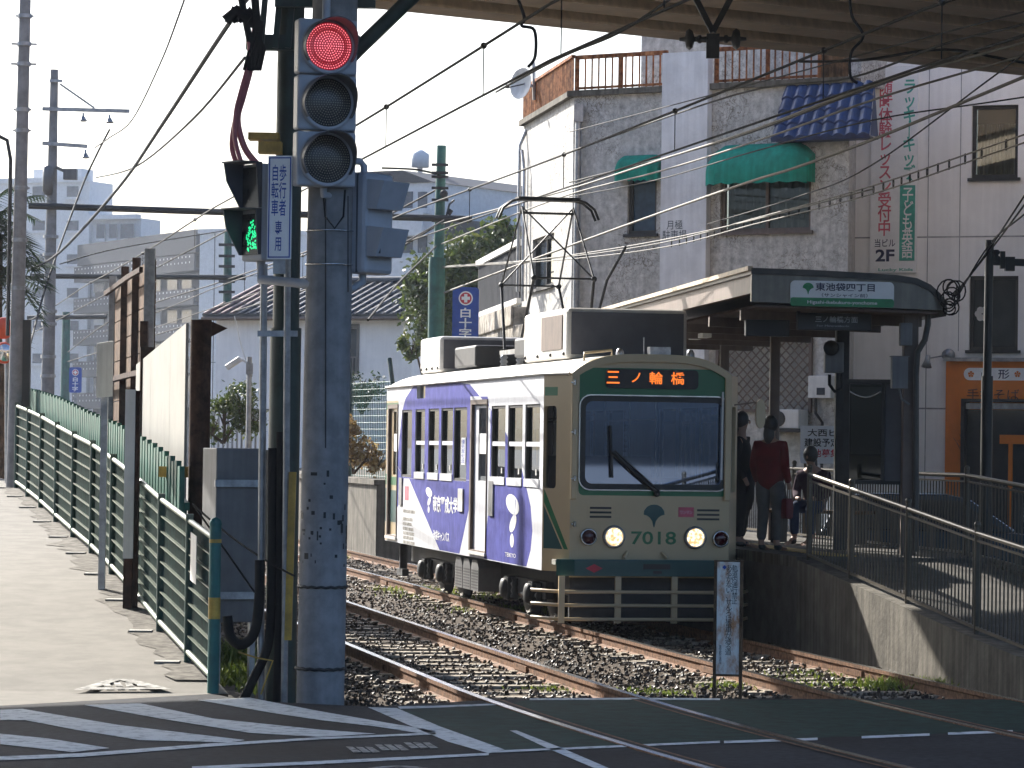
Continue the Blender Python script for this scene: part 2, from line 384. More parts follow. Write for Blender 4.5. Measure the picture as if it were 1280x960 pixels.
def wallmesh(mb, fr, outline, holes=(), paints=(), depth=.06, d=0, mi=0, reveal=None):
    """a wall face with real openings (any shape) and painted areas, plus reveals that run depth into the wall"""
    vs = []; es = []
    for poly in [outline]+list(holes)+[p for p, _ in paints]:
        k = len(vs); vs += [Vector(p) for p in poly]; es += [(k+i, k+(i+1) % len(poly)) for i in range(len(poly))]
    ov, oe, of, *_ = delaunay_2d_cdt(vs, es, [], 0, 1e-6)
    k = len(mb.v); mb.v += [fr.pt(p.x, p.y, d) for p in ov]
    for f in of:
        c = sum((ov[i] for i in f), Vector((0, 0)))/len(f); c = (c.x, c.y)
        if not inpoly(c, outline) or any(inpoly(c, h) for h in holes): continue
        q = mi
        for poly, pm in paints:
            if inpoly(c, poly): q = pm
        mb.f.append([k+i for i in f]); mb.mi.append(q); mb.sm.append(False)
    for h in holes:
        for i in range(len(h)):
            a, b = h[i], h[(i+1) % len(h)]
            mb.face([fr.pt(*a, d), fr.pt(*b, d), fr.pt(*b, d-depth), fr.pt(*a, d-depth)], mi if reveal is None else reveal)
    return mb
def poly(mb, fr, pts, d, mi=0): return mb.face([fr.pt(a, z, d) for a, z in pts], mi)
def frame_ring(mb, fr, outer, inner, d0, d1, mi=0):
    n = len(outer)
    for i in range(n):
        j = (i+1) % n
        mb.face([fr.pt(*outer[i], d1), fr.pt(*outer[j], d1), fr.pt(*inner[j], d1), fr.pt(*inner[i], d1)], mi)
        mb.face([fr.pt(*outer[i], d0), fr.pt(*outer[j], d0), fr.pt(*outer[j], d1), fr.pt(*outer[i], d1)], mi)
        mb.face([fr.pt(*inner[i], d0), fr.pt(*inner[j], d0), fr.pt(*inner[j], d1), fr.pt(*inner[i], d1)], mi)
def leaves(mb, clumps, n, size, spread=1.0, flat=0):
    """clumps: (centre, rx, ry, rz) ; leaf-sized faces in sub-clumps through each volume"""
    tot = sum(c[1]*c[2]*c[3] for c in clumps)
    for c, rx, ry, rz in clumps:
        c = Vector(c); k = max(4, int(n*rx*ry*rz/tot)); subs = []
        for _ in range(max(6, k//45)):
            while True:
                q = Vector((random.uniform(-1, 1), random.uniform(-1, 1), random.uniform(-1, 1)))
                if .25 < q.length < 1: break
            subs.append(Vector((q.x*rx, q.y*ry, q.z*rz)))
        for _ in range(k):
            b = random.choice(subs); s = min(rx, ry, rz)*.24*spread
            p = c+b+Vector((random.gauss(0, s), random.gauss(0, s), random.gauss(0, s)))
            a = Vector((random.gauss(0, 1), random.gauss(0, 1), random.gauss(0, 1))).normalized()
            bb = a.cross(Vector((random.gauss(0, 1), random.gauss(0, 1), random.gauss(0, 1)))).normalized(); sz = size*random.uniform(.6, 1.3)
            mb.face([p-a*sz, p+bb*sz*.5, p+a*sz, p-bb*sz*.5])
    return mb
def sagline(a, b, sag, n=16):
    a, b = Vector(a), Vector(b); return [a.lerp(b, i/n)-Vector((0, 0, sag*4*(i/n)*(1-i/n))) for i in range(n+1)]
def skinned(edges_pts, edges, radii, root=0, levels=2):
    me = bpy.data.meshes.new('s'); me.from_pydata([Vector(p) for p in edges_pts], edges, [])
    o = bpy.data.objects.new('s', me); COL.objects.link(o)
    md = o.modifiers.new('skin', 'SKIN'); md.use_smooth_shade = True
    sv = me.skin_vertices[0].data
    for i, r in enumerate(radii):
        sv[i].radius = r if isinstance(r, tuple) else (r, r); sv[i].use_root = (i == root)
    sb = o.modifiers.new('sub', 'SUBSURF'); sb.levels = levels; sb.render_levels = levels
    bpy.context.view_layer.update()
    out = bpy.data.meshes.new_from_object(o.evaluated_get(bpy.context.evaluated_depsgraph_get()))
    bpy.data.objects.remove(o)
    return out
def skinpart(name, pts, edges, radii, mat, parent, root=0, levels=2):
    me = skinned(pts, edges, radii, root, levels); me.materials.clear(); me.materials.append(mat)
    for p in me.polygons: p.use_smooth = True
    o = bpy.data.objects.new(name, me); COL.objects.link(o); o.parent = parent; XF[o] = XF[parent]
    return o
# ================================================================== ground, road, tracks
Z_UP = Vector((0, 0, 1))
def lerp_tab(t, x):
    for (x0, y0), (x1, y1) in zip(t, t[1:]):
        if x <= x1: return y0+(y1-y0)*(x-x0)/(x1-x0) if x > x0 else y0
    return t[-1][1]
PATHZ = [(26, 0), (28.2, .015), (30.7, .17), (32.8, .31), (34.8, .48), (36, .57), (39.4, .775), (43.3, .95), (48, 1.19), (52, 1.34), (60, 1.55), (80, 1.8)]
def zpath(D): return lerp_tab(PATHZ, D)
def xfence(D): return -2.5-.2182*(D-28.4)
A0, B0, C0, D0 = -.62, .79, 2.65, 4.07
def tx(b, D): return b-.2*(D-30)+(.0065*(30-D)**2 if D < 30 else 0)
m = MB(); m.face([(-900, -300, -.3), (900, -300, -.3), (900, 1500, -.3), (-900, 1500, -.3)]); struct(m, 'ground', earth)
m = MB()
m.face([(-40, -30, -.005), (60, -30, -.005), (60, 31, -.005), (9, 29.2, -.005), (4.3, 28.9, -.005), (.1, 28.25, -.005), (-1.1, 27.1, -.005), (-2.2, 27.6, -.005), (-2.45, 28.25, -.005), (-4.3, 26.4, -.005), (-12, 22, -.005), (-40, 20, -.005)])
for p, q in (((-2.45, 28.25), (-2.2, 27.6)), ((-2.2, 27.6), (-1.1, 27.1)), ((-1.1, 27.1), (.1, 28.25)), ((.1, 28.25), (4.3, 28.9))): m.face([(p[0], p[1], -.005), (q[0], q[1], -.005), (q[0], q[1], -.3), (p[0], p[1], -.3)])
m.face([(9, 29.2, -.005), (60, 31, -.005), (60, 54, -.005), (4.6, 54, -.005), (5.0, 44, -.005), (6.7, 29.1, -.005)])
road = struct(m, 'road', asphalt)
# pavement climbing to the left of the fence, with its edge wall down to the trackbed
m = MB(); Ds = [28.25, 29.5, 30.7, 31.7, 32.8, 33.8, 34.8, 36, 37.7, 39.4, 41.3, 43.3, 45.6, 48, 52, 60, 70]
m.face([(-12, 22, -.004), (-4.3, 26.4, -.004), (-2.45, 28.25, -.004), (-12, 28.25, -.004)])
for a, b in zip(Ds, Ds[1:]):
    za, zb = zpath(a), zpath(b)
    if a == Ds[0]: za = -.004
    m.face([(-14, a, za), (xfence(a)+.12, a, za), (xfence(b)+.12, b, zb), (-16, b, zb)])
    m.face([(xfence(a)+.12, a, za), (xfence(a)+.14, a, -.3), (xfence(b)+.14, b, -.3), (xfence(b)+.12, b, zb)])
pavement = struct(m, 'pavement', pave)
m = MB(); Ts = [26.6, 28, 29, 30, 32, 35, 40, 50, 70, 100, 150]
for a, b in zip(Ts, Ts[1:]):
    za, zb = (-.15, -.15)
    m.face([(min(tx(A0, a)-1.3, 9), a, za), (tx(D0, a)+.9, a, za), (tx(D0, b)+.9, b, zb), (tx(A0, b)-1.3, b, zb)])
struct(m, 'trackbed', soil)
# green crossing surface and painted markings, children of the road
def gpoly(pts, z): return [G(x, y, z) for x, y in pts]
def near_clip(pts): return pts
m = MB(); m.face(gpoly([(497, 885), (560, 883.5), (637, 880), (662, 874), (900, 875), (1279, 875), (1500, 884), (1500, 911), (1265, 914), (900, 926), (607, 940)], -.002)); m.build('green_surface', greenroad, road)
def mark(name, pts, mat=paint, z=.001): mb = MB(); mb.face(gpoly(pts, z)); return mb.build(name, mat, road)
mark('stripe', [(247, 875), (312, 872), (400, 889), (470, 901), (546, 914), (528, 917), (470, 908), (400, 900), (340, 891)])
mark('stripe', [(105, 881), (175, 879), (266, 898), (400, 912), (470, 917), (400, 921), (312, 916), (200, 898)])
mark('stripe', [(0, 887), (28, 886), (147, 906), (306, 925), (287, 928), (175, 925), (94, 912), (31, 900), (0, 900)])
mark('stripe', [(0, 917), (60, 923), (137, 935), (90, 940), (0, 930)])
mark('white_line', [(-40, 947), (100, 941.5), (265, 929), (400, 921.5), (545, 915.5), (545, 918), (400, 924), (265, 933), (100, 946), (-40, 952)])
mark('white_line', [(240, 958), (400, 951), (611, 941), (611, 944), (400, 955), (240, 962)])
mark('white_arrow', [(460, 884), (496, 885), (550, 908), (631, 937), (611, 941.5), (560, 927), (508, 905)])
mark('white_line', [(497, 883), (560, 881.5), (637, 878.5), (637, 880.5), (560, 884), (500, 886)])
mark('white_line', [(662, 873), (800, 872), (900, 873), (900, 875), (800, 874.5), (662, 875)])
mark('white_line', [(631, 937.5), (900, 926), (900, 928.5), (611, 941)])
for a, b, ya, yb in ((905, 1022, 926, 922), (1077, 1162, 920, 916.5), (1185, 1266, 915.5, 912.5)):
    mark('white_line', [(a, ya), (b, yb), (b, yb+3), (a, ya+3)])
mark('white_line', [(637, 913), (646, 913), (700, 934), (768, 963), (750, 963), (686, 936)])
for k in range(9):                                                 # faded lettering-like bars before the stop line
    x = 432+k*12; y = 938-k*.9+(k % 3)
    mark('faded_mark', [(x, y-5), (x+9, y-4.5), (x+20, y+2), (x+10, y+2.5)], paintworn)
mb = MB(); o, i_ = [], []
for k in range(40):
    t = 2*math.pi*k/40; o.append((498+62*math.cos(t), 972+15*math.sin(t))); i_.append((498+57*math.cos(t), 972+13*math.sin(t)))
for k in range(40):
    j = (k+1) % 40; mb.face([G(*o[k], .002), G(*o[j], .002), G(*i_[j], .002), G(*i_[k], .002)])
for k in range(-4, 5):
    mb.face([G(498+k*12-4, 972-12*math.sqrt(1-(k/5)**2), .002), G(498+k*12, 972-12*math.sqrt(1-(k/5)**2), .002), G(498+k*12, 972+12*math.sqrt(1-(k/5)**2), .002), G(498+k*12-4, 972+12*math.sqrt(1-(k/5)**2), .002)])
solo(mb, 'manhole_cover', paintworn, G(498, 972, 0), 'round iron manhole cover in the road at the bottom edge', 'manhole cover')
mb = MB()                                                          # worn triangular warning mark on the pavement
def pv(x, y):
    p = G(x, y, 0)
    for _ in range(12): p = G(x, y, zpath(p.y)+.012)
    return p
tri = [(92, 862), (150, 845), (214, 861)]; inn = [(120, 859), (150, 850), (186, 859)]
for k in range(3):
    j = (k+1) % 3; mb.face([pv(*tri[k]), pv(*tri[j]), pv(*inn[j]), pv(*inn[k])])
for k in range(4): mb.face([pv(128+k*14, 853), pv(136+k*14, 853), pv(140+k*14, 858), pv(130+k*14, 858)])
mb.build('triangle_mark', paintworn, pavement)
mb = MB(); rs_ = random.Random(11); D = 28.9                        # grime gathered along the foot of the fence
def gp_(D, o): return Vector((xfence(D)+o, D, zpath(D)+.006))
wprev = .25
while D < 52:
    wn = .12+.4*abs(mnoise.noise(Vector((D*1.3, 2, 0))))+.1*rs_.random(); mb.face([gp_(D, -wprev), gp_(D, .08), gp_(D+.3, .08), gp_(D+.3, -wn)]); wprev = wn; D += .3
mb.build('grime', M('pavement_grime', (.1, .09, .075), .95, var=.3, scale=8, col2=(.19, .175, .15)), pavement)

# rails: each one a thing
PROF = [(-.065, -.155), (.065, -.155), (.065, -.14), (.014, -.115), (.014, -.045), (.034, -.035), (.034, 0), (-.034, 0), (-.034, -.035), (-.014, -.045), (-.014, -.115), (-.065, -.14)]
def make_rail(b, label):
    Dl = [14+.75*i for i in range(20)]+[29+1.5*i for i in range(40)]+[92, 105, 125, 150]
    mb = MB(); top = MB()
    P = [Vector((tx(b, d), d, .008)) for d in Dl]
    def side(i):
        d = (P[min(i+1, len(P)-1)]-P[max(i-1, 0)]).normalized(); return Vector((d.y, -d.x, 0))
    n = len(PROF); vs = []
    for i, p in enumerate(P):
        s = side(i); vs += [p+s*x+Z_UP*z for x, z in PROF]
    fs = []
    for i in range(len(P)-1):
        for k in range(n):
            if k == 6: continue
            fs.append([i*n+k, i*n+(k+1) % n, (i+1)*n+(k+1) % n, (i+1)*n+k])
        s0, s1 = side(i), side(i+1)
        top.face([P[i]+s0*.034, P[i]-s0*.034, P[i+1]-s1*.034, P[i+1]+s1*.034])
    mb.add(vs, fs)
    t = thing('tram_rail', P[20], label, 'rail', 'rails of the two tram tracks')
    mb.build('rail_web', railrust, t); top.build('rail_head', railtop, t)
    g = MB(); sgn = 1 if b in (A0, C0) else -1                     # the flangeway and its guard strip across the road
    for i in range(len(P)-1):
        if Dl[i+1] > 28.3 and not (b == D0 and Dl[i+1] < 29): break
        s0, s1 = side(i)*sgn, side(i+1)*sgn; z = Z_UP*-.005
        g.face([P[i]+s0*.036+z, P[i+1]+s1*.036+z, P[i+1]+s1*.1+z, P[i]+s0*.1+z], 0)
        g.face([P[i]+s0*.1+z, P[i+1]+s1*.1+z, P[i+1]+s1*.135+z, P[i]+s0*.135+z], 1)
    g.build('flangeway', [groove, railrust], t)
    for D in (33.2, 43, 53):                                       # fishplates at the joints
        c = MB(); p = Vector((tx(b, D), D, -.075)); c.bar(p-Vector((-.2, 1, 0))*.3, p+Vector((-.2, 1, 0))*.3, .075, .06); c.build('fishplate', railrust, t)
for b, l in ((A0, 'outer rail of the left track, nearest the concrete signal pole'), (B0, 'right-hand rail of the left track, crossing the road diagonally'),
             (C0, 'left-hand rail of the right track, running under the tram'), (D0, 'rail of the right track closest to the concrete ramp wall')):
    make_rail(b, l)
# sleepers
mb = MB(); ang = math.atan(.2)
mb.box((0, 0, -.195), 2.15, .19, .14, ang); mb.box((-.7*math.cos(ang), -.7*math.sin(ang), -.12), .24, .15, .02, ang); mb.box((.7*math.cos(ang), .7*math.sin(ang), -.12), .24, .15, .02, ang)
s_left = solo(mb, 'sleeper', sleeperm, (0, 0, 0), 'weathered concrete sleeper of the empty left track', 'sleeper', 'sleepers of the left track')
n_s = 0
for c0, Dst, Dend in (((A0+B0)/2, 27.6, 62), ((C0+D0)/2, 29.3, 60)):
    D = Dst
    while D < Dend:
        o = s_left if n_s == 0 else dup(s_left); n_s += 1
        if c0 > 1: o['label'] = 'concrete sleeper of the right track beneath and before the tram'; o['group'] = 'sleepers of the right track'
        o.location = (tx(c0, D)+random.uniform(-.03, .03), D, random.uniform(-.015, .008)); D += .62
# loose ballast stones and weeds
mb = MB()
for _ in range(26000):
    D = 26.9+(random.random()**1.7)*40; xa, xb = tx(A0, D)-1.2, tx(D0, D)+.6; X = random.uniform(xa, xb)
    if D < 28.3 and X > -1.0: continue
    if D < 28.9 and X > .5: continue
    if any(abs(X-tx(b, D)) < .06 for b in (A0, B0, C0, D0)): continue
    s = random.uniform(.013, .032); z = -.15+random.uniform(0, .05)
    if abs(X-tx((A0+B0)/2, D)) < .62 and random.random() < .3: continue
    p = Vector((X, D, z)); q = [Vector((random.gauss(0, 1), random.gauss(0, 1), random.gauss(0, .7))).normalized() for _ in range(3)]
    a = q[0]*s; b = a.cross(q[1]).normalized()*s*random.uniform(.6, 1); c = a.cross(b).normalized()*s*random.uniform(.5, .9)
    mb.add([p+a, p-a, p+b, p-b, p+c, p-c], [[0, 2, 4], [2, 1, 4], [1, 3, 4], [3, 0, 4], [2, 0, 5], [1, 2, 5], [3, 1, 5], [0, 3, 5]])
struct(mb, 'ballast_stones', stone, kind='stuff')
mb = MB()
def tuft(p, n, h, r):
    for _ in range(n):
        b = p+Vector((random.gauss(0, r), random.gauss(0, r), 0)); t = b+Vector((random.gauss(0, h*.45), random.gauss(0, h*.45), h*random.uniform(.5, 1.2)))
        wv = Vector((random.gauss(0, 1), random.gauss(0, 1), 0)).normalized()*.008; mid = b.lerp(t, .5)+Vector((0, 0, h*.12))
        mb.face([b-wv, b+wv, mid+wv*.7, t, mid-wv*.7])
for px, py, n, h, r in ((765, 866, 130, .035, .22), (700, 862, 90, .03, .2), (830, 868, 80, .035, .18), (905, 860, 60, .05, .15), (960, 855, 110, .04, .3), (1020, 845, 70, .04, .25), (1118, 862, 190, .1, .2), (1160, 860, 60, .09, .12), (1085, 858, 60, .05, .25),
                        (450, 692, 200, .09, .5), (475, 697, 160, .08, .4), (660, 765, 250, .07, .5), (590, 748, 200, .06, .5), (515, 740, 160, .08, .3), (300, 855, 260, .16, .22), (290, 830, 200, .2, .2), (345, 865, 160, .12, .15)):
    tuft(G(px, py, -.14), n*2, h*1.2, r)
struct(mb, 'weeds', grassm, kind='stuff')

# ================================================================== the road bridge overhead
ZB = 7.92
ev = Vector((1, .71, 0)).normalized(); mv = Vector((ev.y, -ev.x, 0)); e0 = Vector((0, 46.15, 0))
ov = thing('overpass', (e0.x, e0.y, ZB), 'steel girder road bridge crossing above the tram stop, seen from below', 'bridge')
mb = MB(); Lh = 70
mb.par(e0-ev*Lh+Z_UP*(ZB+.62), ev*2*Lh, mv*18, Z_UP*.5); mb.par(e0-ev*Lh+Z_UP*(ZB+1.12)-mv*.0, ev*2*Lh, mv*.3, Z_UP*.9); mb.build('deck', beigeshade, ov)
for k in range(12):
    g = MB(); o = e0+mv*(k*1.55)
    def q(off, z): return o+mv*off+Z_UP*z
    prof = [(0, ZB), (.72, ZB), (.72, ZB+.03), (.5, ZB+.62), (.2, ZB+.62), (0, ZB+.03)]
    A = [q(x, z)-ev*Lh for x, z in prof]; B = [q(x, z)+ev*Lh for x, z in prof]
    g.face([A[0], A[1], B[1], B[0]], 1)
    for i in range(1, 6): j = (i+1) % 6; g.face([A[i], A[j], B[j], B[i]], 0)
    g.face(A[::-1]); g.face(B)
    g.build('girder', [beige, beigeshade], ov)
# catenary hanger with its two insulators under the bridge
hD = 40
hg = thing('catenary_hanger', W(890, 0, hD)+Z_UP*.9, 'dark steel Y-shaped bracket hanging under the bridge with two insulators', 'bracket')
mb = MB(); zt = ZB
ta = W(868, -5, hD); tb = W(915, -5, hD); c = W(891, 40, hD)
for t in (ta, tb):
    tt = c+(t-c)*((zt-c.z)/(t.z-c.z)); mb.bar(tt, c, .07, .07)
mb.build('arm', darkmetal, hg)
mb = MB(); a, b = W(883, 42, hD), W(899, 73, hD); mb.par(Vector((a.x, hD-.03, b.z)), (b.x-a.x, 0, 0), (0, .06, 0), (0, 0, a.z-b.z)); mb.build('plate', darkmetal, hg)
for s in (-1, 1):
    mb = MB(); o = W(891, 49, hD); mb.lathe(o, (s, 0, .02*s), [(.0, .05), (.035, .06), (.03, .13), (.05, .14), (.05, .17), (.03, .19), (.03, .22), (.1, .24), (.13, .28), (.1, .32), (.03, .33), (.02, .4), (0, .4)], 14); mb.build('insulator', black, hg)

# ================================================================== far buildings on the left
def far_windows(par, fr, rows, cols, mw=farglass, fw=farwhite, d=.0, sill=True):
    for y0, y1 in rows:
        for x0, x1 in cols:
            a0, z1 = fr.pix(x0, y0); a1, z0 = fr.pix(x1, y1)
            mb = MB(); mb.fb(fr, a0-.15, a1+.15, z0-.25, z0-.02, 0, .25); f = mb.build('window', fw, par)
            mb = MB(); mb.fb(fr, a0, a1, z0, z1, 0, .04); mb.build('pane', mw, f)
def blockmesh(fr, a0, a1, z0, z1, depth, mb=None):
    mb = mb or MB(); mb.fb(fr, a0, a1, z0, z1, 0, -depth); return mb
fr = Fr(P2(-60, 300), P2(180, 292))
b = thing('apartment_block', (fr.p0+fr.r*fr.L*.6), 'tall pale apartment block at far left with rows of small windows', 'building')
a0, z0 = fr.pix(-60, 222); a1, z1 = fr.pix(112, 226); a2, z2 = fr.pix(172, 272)
mb = blockmesh(fr, a0, a1, -1, z1, 4); mb.fb(fr, a1, a2, -1, z2, -.6, -4); mb.fb(fr, fr.pix(38, 0)[0], fr.pix(98, 0)[0], z1, z1+1.2, -1, -3); mb.build('wall', farwhite, b)
mb = MB(); mb.fb(fr, a0, a1, z1-.1, z1+.35, .25, 0); mb.fb(fr, a1, a2, z2-.1, z2+.3, .1, -.6); mb.build('parapet', farwhite, b)
far_windows(b, fr, [(233, 246), (276, 288), (318, 330), (360, 372), (401, 413), (442, 454)], [(41, 56), (84, 98)])
far_windows(b, fr, [(280, 298)], [(121, 131), (137, 146), (151, 167)])
fr = Fr(P2(100, 288), P2(262, 262))
b = thing('balcony_building', (fr.p0+fr.r*fr.L*.5), 'dark slate-grey apartment building with stacked balconies between two pale buildings', 'building')
a0, _ = fr.pix(103, 0); a1, zt = fr.pix(248, 306); am, _ = fr.pix(172, 0)
mb = MB(); mb.fb(fr, a0+1, a1, -1, zt-.6, -1.2, -12); mb.build('wall', fargrey, b)
mb = MB(); mb.fb(fr, a0+.6, a1+.2, zt-.6, zt+1.2, .3, -12); mb.build('roof_edge', fargrey, b)
for k in range(5):
    y0 = 326+k*41; z = fr.pix(170, y0)[1]; z2 = fr.pix(170, y0+17)[1]
    mb = MB(); mb.fb(fr, a0, a1, z2, z, .35, .2); mb.fb(fr, a0, a1, z2-.2, z2, .35, -1.2)
    for i in range(34):
        a = a0+.3+i*(a1-a0-.5)/34
        for zz in (z2+(z-z2)*.35, z2+(z-z2)*.75): mb.fb(fr, a, a+.12, zz, zz+.14, .36, .35, 1)
    mb.build('balcony', [fargrey, farwhite], b)
    for x0, x1 in ((118, 130), (136, 150), (156, 166), (190, 201), (210, 222), (228, 240)):
        p, zz1 = fr.pix(x0, y0-20, -1.2); q_, zz0 = fr.pix(x1, y0-2, -1.2); mb = MB(); mb.fb(fr, p, q_, zz0, zz1, -1.15, -1.2); mb.build('window', farglass if (x0+k) % 3 else farwhite, b)
fr = Fr(P2(246, 235), P2(345, 232))
b = thing('panel_tower', (fr.p0+fr.r*fr.L*.5), 'plain pale windowless tower block behind the grey cabinet and green pole', 'building')
a1, zt = fr.pix(345, 290); mb = blockmesh(fr, 0, a1, -1, zt, 10); mb.build('wall', farwhite, b)
mb = MB()
for k in range(1, 5): mb.fb(fr, a1*k/5-.03, a1*k/5+.03, -1, zt, .02, 0)
for k in range(1, 6): mb.fb(fr, 0, a1, zt-3*k-.04, zt-3*k, .015, 0)
mb.build('panel_joint', fargrey, b)
mb = MB(); mb.fb(fr, -.1, a1+.1, zt, zt+.3, .15, -10.1); mb.build('parapet', farwhite, b)
# white stepped block beyond the signal pole
fr = Fr(P2(430, 150), P2(595, 146))
b = thing('stepped_apartments', (fr.p0+fr.r*fr.L*.5), 'white apartment building with dark sloped top storey behind the signal pole', 'building')
aa, z1 = fr.pix(430, 232); ab, _ = fr.pix(541, 232); ac, zz = fr.pix(592, 300)
mb = blockmesh(fr, aa, ab, -1, z1, 10); mb.fb(fr, ab, ac, -1, zz, -.5, -9); mb.build('wall', farwhite, b)
mb = MB(); zr = fr.pix(480, 214)[1]
mb.prism([fr.pt(aa-.1, z1, .1), fr.pt(ab+.1, z1, .1), fr.pt(ab-1.6, zr, .1), fr.pt(aa, zr, .1)], fr.n*-10); zs = fr.pix(560, 276)[1]
mb.prism([fr.pt(ab, zz, -.4), fr.pt(ac+.1, zz, -.4), fr.pt(ac-.3, zs, -.4), fr.pt(ab, zs, -.4)], fr.n*-9); mb.build('roof', fargrey, b)
far_windows(b, fr, [(240, 260), (293, 316), (346, 368)], [(455, 470), (500, 516), (523, 534)])
mb = MB()
for y in (268, 322): zb = fr.pix(500, y)[1]; mb.fb(fr, aa, ab, zb-.9, zb, .8, .7); mb.fb(fr, aa, ab, zb-1.0, zb-.9, .8, 0)
mb.build('balcony', farwhite, b)
mb = MB(); p = fr.pt(fr.pix(479, 0)[0], zr, -3); mb.lathe(p, Z_UP, [(.12, 0), (.12, .4), (.4, .4), (.4, 1.0), (.1, 1.2), (0, 1.2)], 12); mb.build('water_tank', farwhite, b)
fr = Fr(P2(619, 165), P2(690, 160)); b = thing('distant_flats', fr.p0, 'hazy pale flats glimpsed between the pantograph and the leafy tree', 'building')
a1, zt = fr.pix(690, 250); mb = blockmesh(fr, 0, a1, -1, zt, 8); mb.fb(fr, .3, a1, zt, zt+.9, -1, -6); mb.build('wall', farwhite, b)
far_windows(b, fr, [(262, 272), (290, 300)], [(624, 633)])
# house with tiled roof
fr = Fr(P2(268, 87), P2(512, 85)); b = thing('tiled_house', fr.p0+fr.r*fr.L*.5, 'white rendered house with grey ridged tile roof behind the signal pole', 'house')
a1 = fr.L; ze = fr.pix(400, 391)[1]; zr = fr.pix(400, 356, -3.2)[1]
h = rect(*[fr.pix(430, 0)[0], fr.pix(453, 0)[0], fr.pix(440, 465)[1], fr.pix(440, 411)[1]])
mb = MB(); wallmesh(mb, fr, rect(0, a1, -.2, ze), [h], depth=.12); mb.fb(fr, 0, .01, -.2, ze, -.01, -6); mb.fb(fr, a1-.01, a1, -.2, ze, -.01, -6); mb.build('wall', whitewall, b)
mb = MB(); frame_ring(mb, fr, rect(h[0][0]-.06, h[1][0]+.06, h[0][1]-.06, h[2][1]+.12), h, 0, .05); f = mb.build('window', greybox, b)
mb = MB(); poly(mb, fr, h, -.1); mb.build('pane', midglass, f)
mb = MB()
for k in range(7): a = h[0][0]+(h[1][0]-h[0][0])*k/6; mb.fb(fr, a-.012, a+.012, h[0][1]-.04, h[0][1]+.38, .06, .085)
mb.fb(fr, h[0][0]-.02, h[1][0]+.02, h[0][1]+.36, h[0][1]+.39, .06, .09); mb.build('grille', greybox, f)
mb = MB(); ov_ = .3
split = fr.pix(300, 390)[0]
def slope(t, a, d=0): return fr.pt(a, ze-.06+(zr-ze+.1)*t+d, ov_*(1-t)-3.2*t)
mb.face([slope(0, -.25), slope(0, a1+.2), slope(1, a1+.2), slope(1, -.25)], 0); mb.face([slope(0, -.25, -.1), slope(0, a1+.2, -.1), slope(0, a1+.2), slope(0, -.25)], 0)
mb.face([slope(1, -.25), slope(1, a1+.2), fr.pt(a1+.2, ze, -6.5), fr.pt(-.25, ze, -6.5)], 0)
for k in range(24):
    a = -.2+k*(a1+.35)/23; mi = 1 if a < split else 0
    mb.tube([slope(0, a, .02), slope(1, a, .02)], .045, 6, mi)
for k in range(9):
    t = k/9; mb.bar(slope(t, -.25, .012), slope(t, a1+.2, .012), .05, .03)
mb.tube([slope(1, -.3, .06), slope(1, a1+.25, .06)], .11, 8); mb.build('roof', [rooftile, roofred], b)
mb = MB(); mb.tube([fr.pt(-.25, ze-.16, .34), fr.pt(a1+.2, ze-.16, .34)], .05, 8); mb.build('gutter', brownsteel, b)

# ================================================================== stained grey building
F1 = Fr((1.0, 58), (5.49, 55.16)); F2 = Fr((.15, 63.5), (1.0, 58))
g = thing('stained_building', (3.5, 57, 0), 'vine-stained grey rendered building with green awnings and blue tiled canopy', 'building')
ztop = F1.pix(760, 119)[1]
def fwin(fr, x0, x1, y0, y1): a0, z1 = fr.pix(x0, y0); a1, z0 = fr.pix(x1, y1); return (min(a0, a1), max(a0, a1), z0, z1)
small = fwin(F1, 785, 820, 216, 292); big = fwin(F1, 901, 1013, 205, 288); lat = fwin(F1, 900, 1012, 425, 512); side = fwin(F2, 666, 692, 300, 356)
mb = MB(); wallmesh(mb, F1, rect(0, F1.L, -.1, ztop), [rect(*small), rect(*big), rect(*lat)], depth=.16)
wallmesh(mb, F2, rect(0, F2.L, -.1, ztop), [rect(*side)], depth=.16)
mb.face([F1.pt(0, ztop), F1.pt(F1.L, ztop), Vector((6.25, 60, ztop)), F2.pt(0, ztop)]); E_ = Vector((6.25, 60, 0)); mb.face([F1.pt(F1.L, -.1), E_-Z_UP*.1, E_+Z_UP*ztop, F1.pt(F1.L, ztop)])
mb.build('wall', greywall, g)
mb = MB(); pa0, pz1 = F1.pix(834, 70); pa1, _ = F1.pix(891, 70); mb.fb(F1, pa0, pa1, -.1, zat(862, 62, 56.3), .16, .003); mb.build('pilaster', whiteband, g)
mb = MB(); mb.fb(F1, -.08, pa0, ztop, ztop+.1, .1, -.3); mb.fb(F1, pa1, F1.L+.05, ztop, ztop+.1, .1, -.3); mb.fb(F2, 0, F2.L, ztop, ztop+.1, .1, -.3); mb.build('coping', concrete, g)
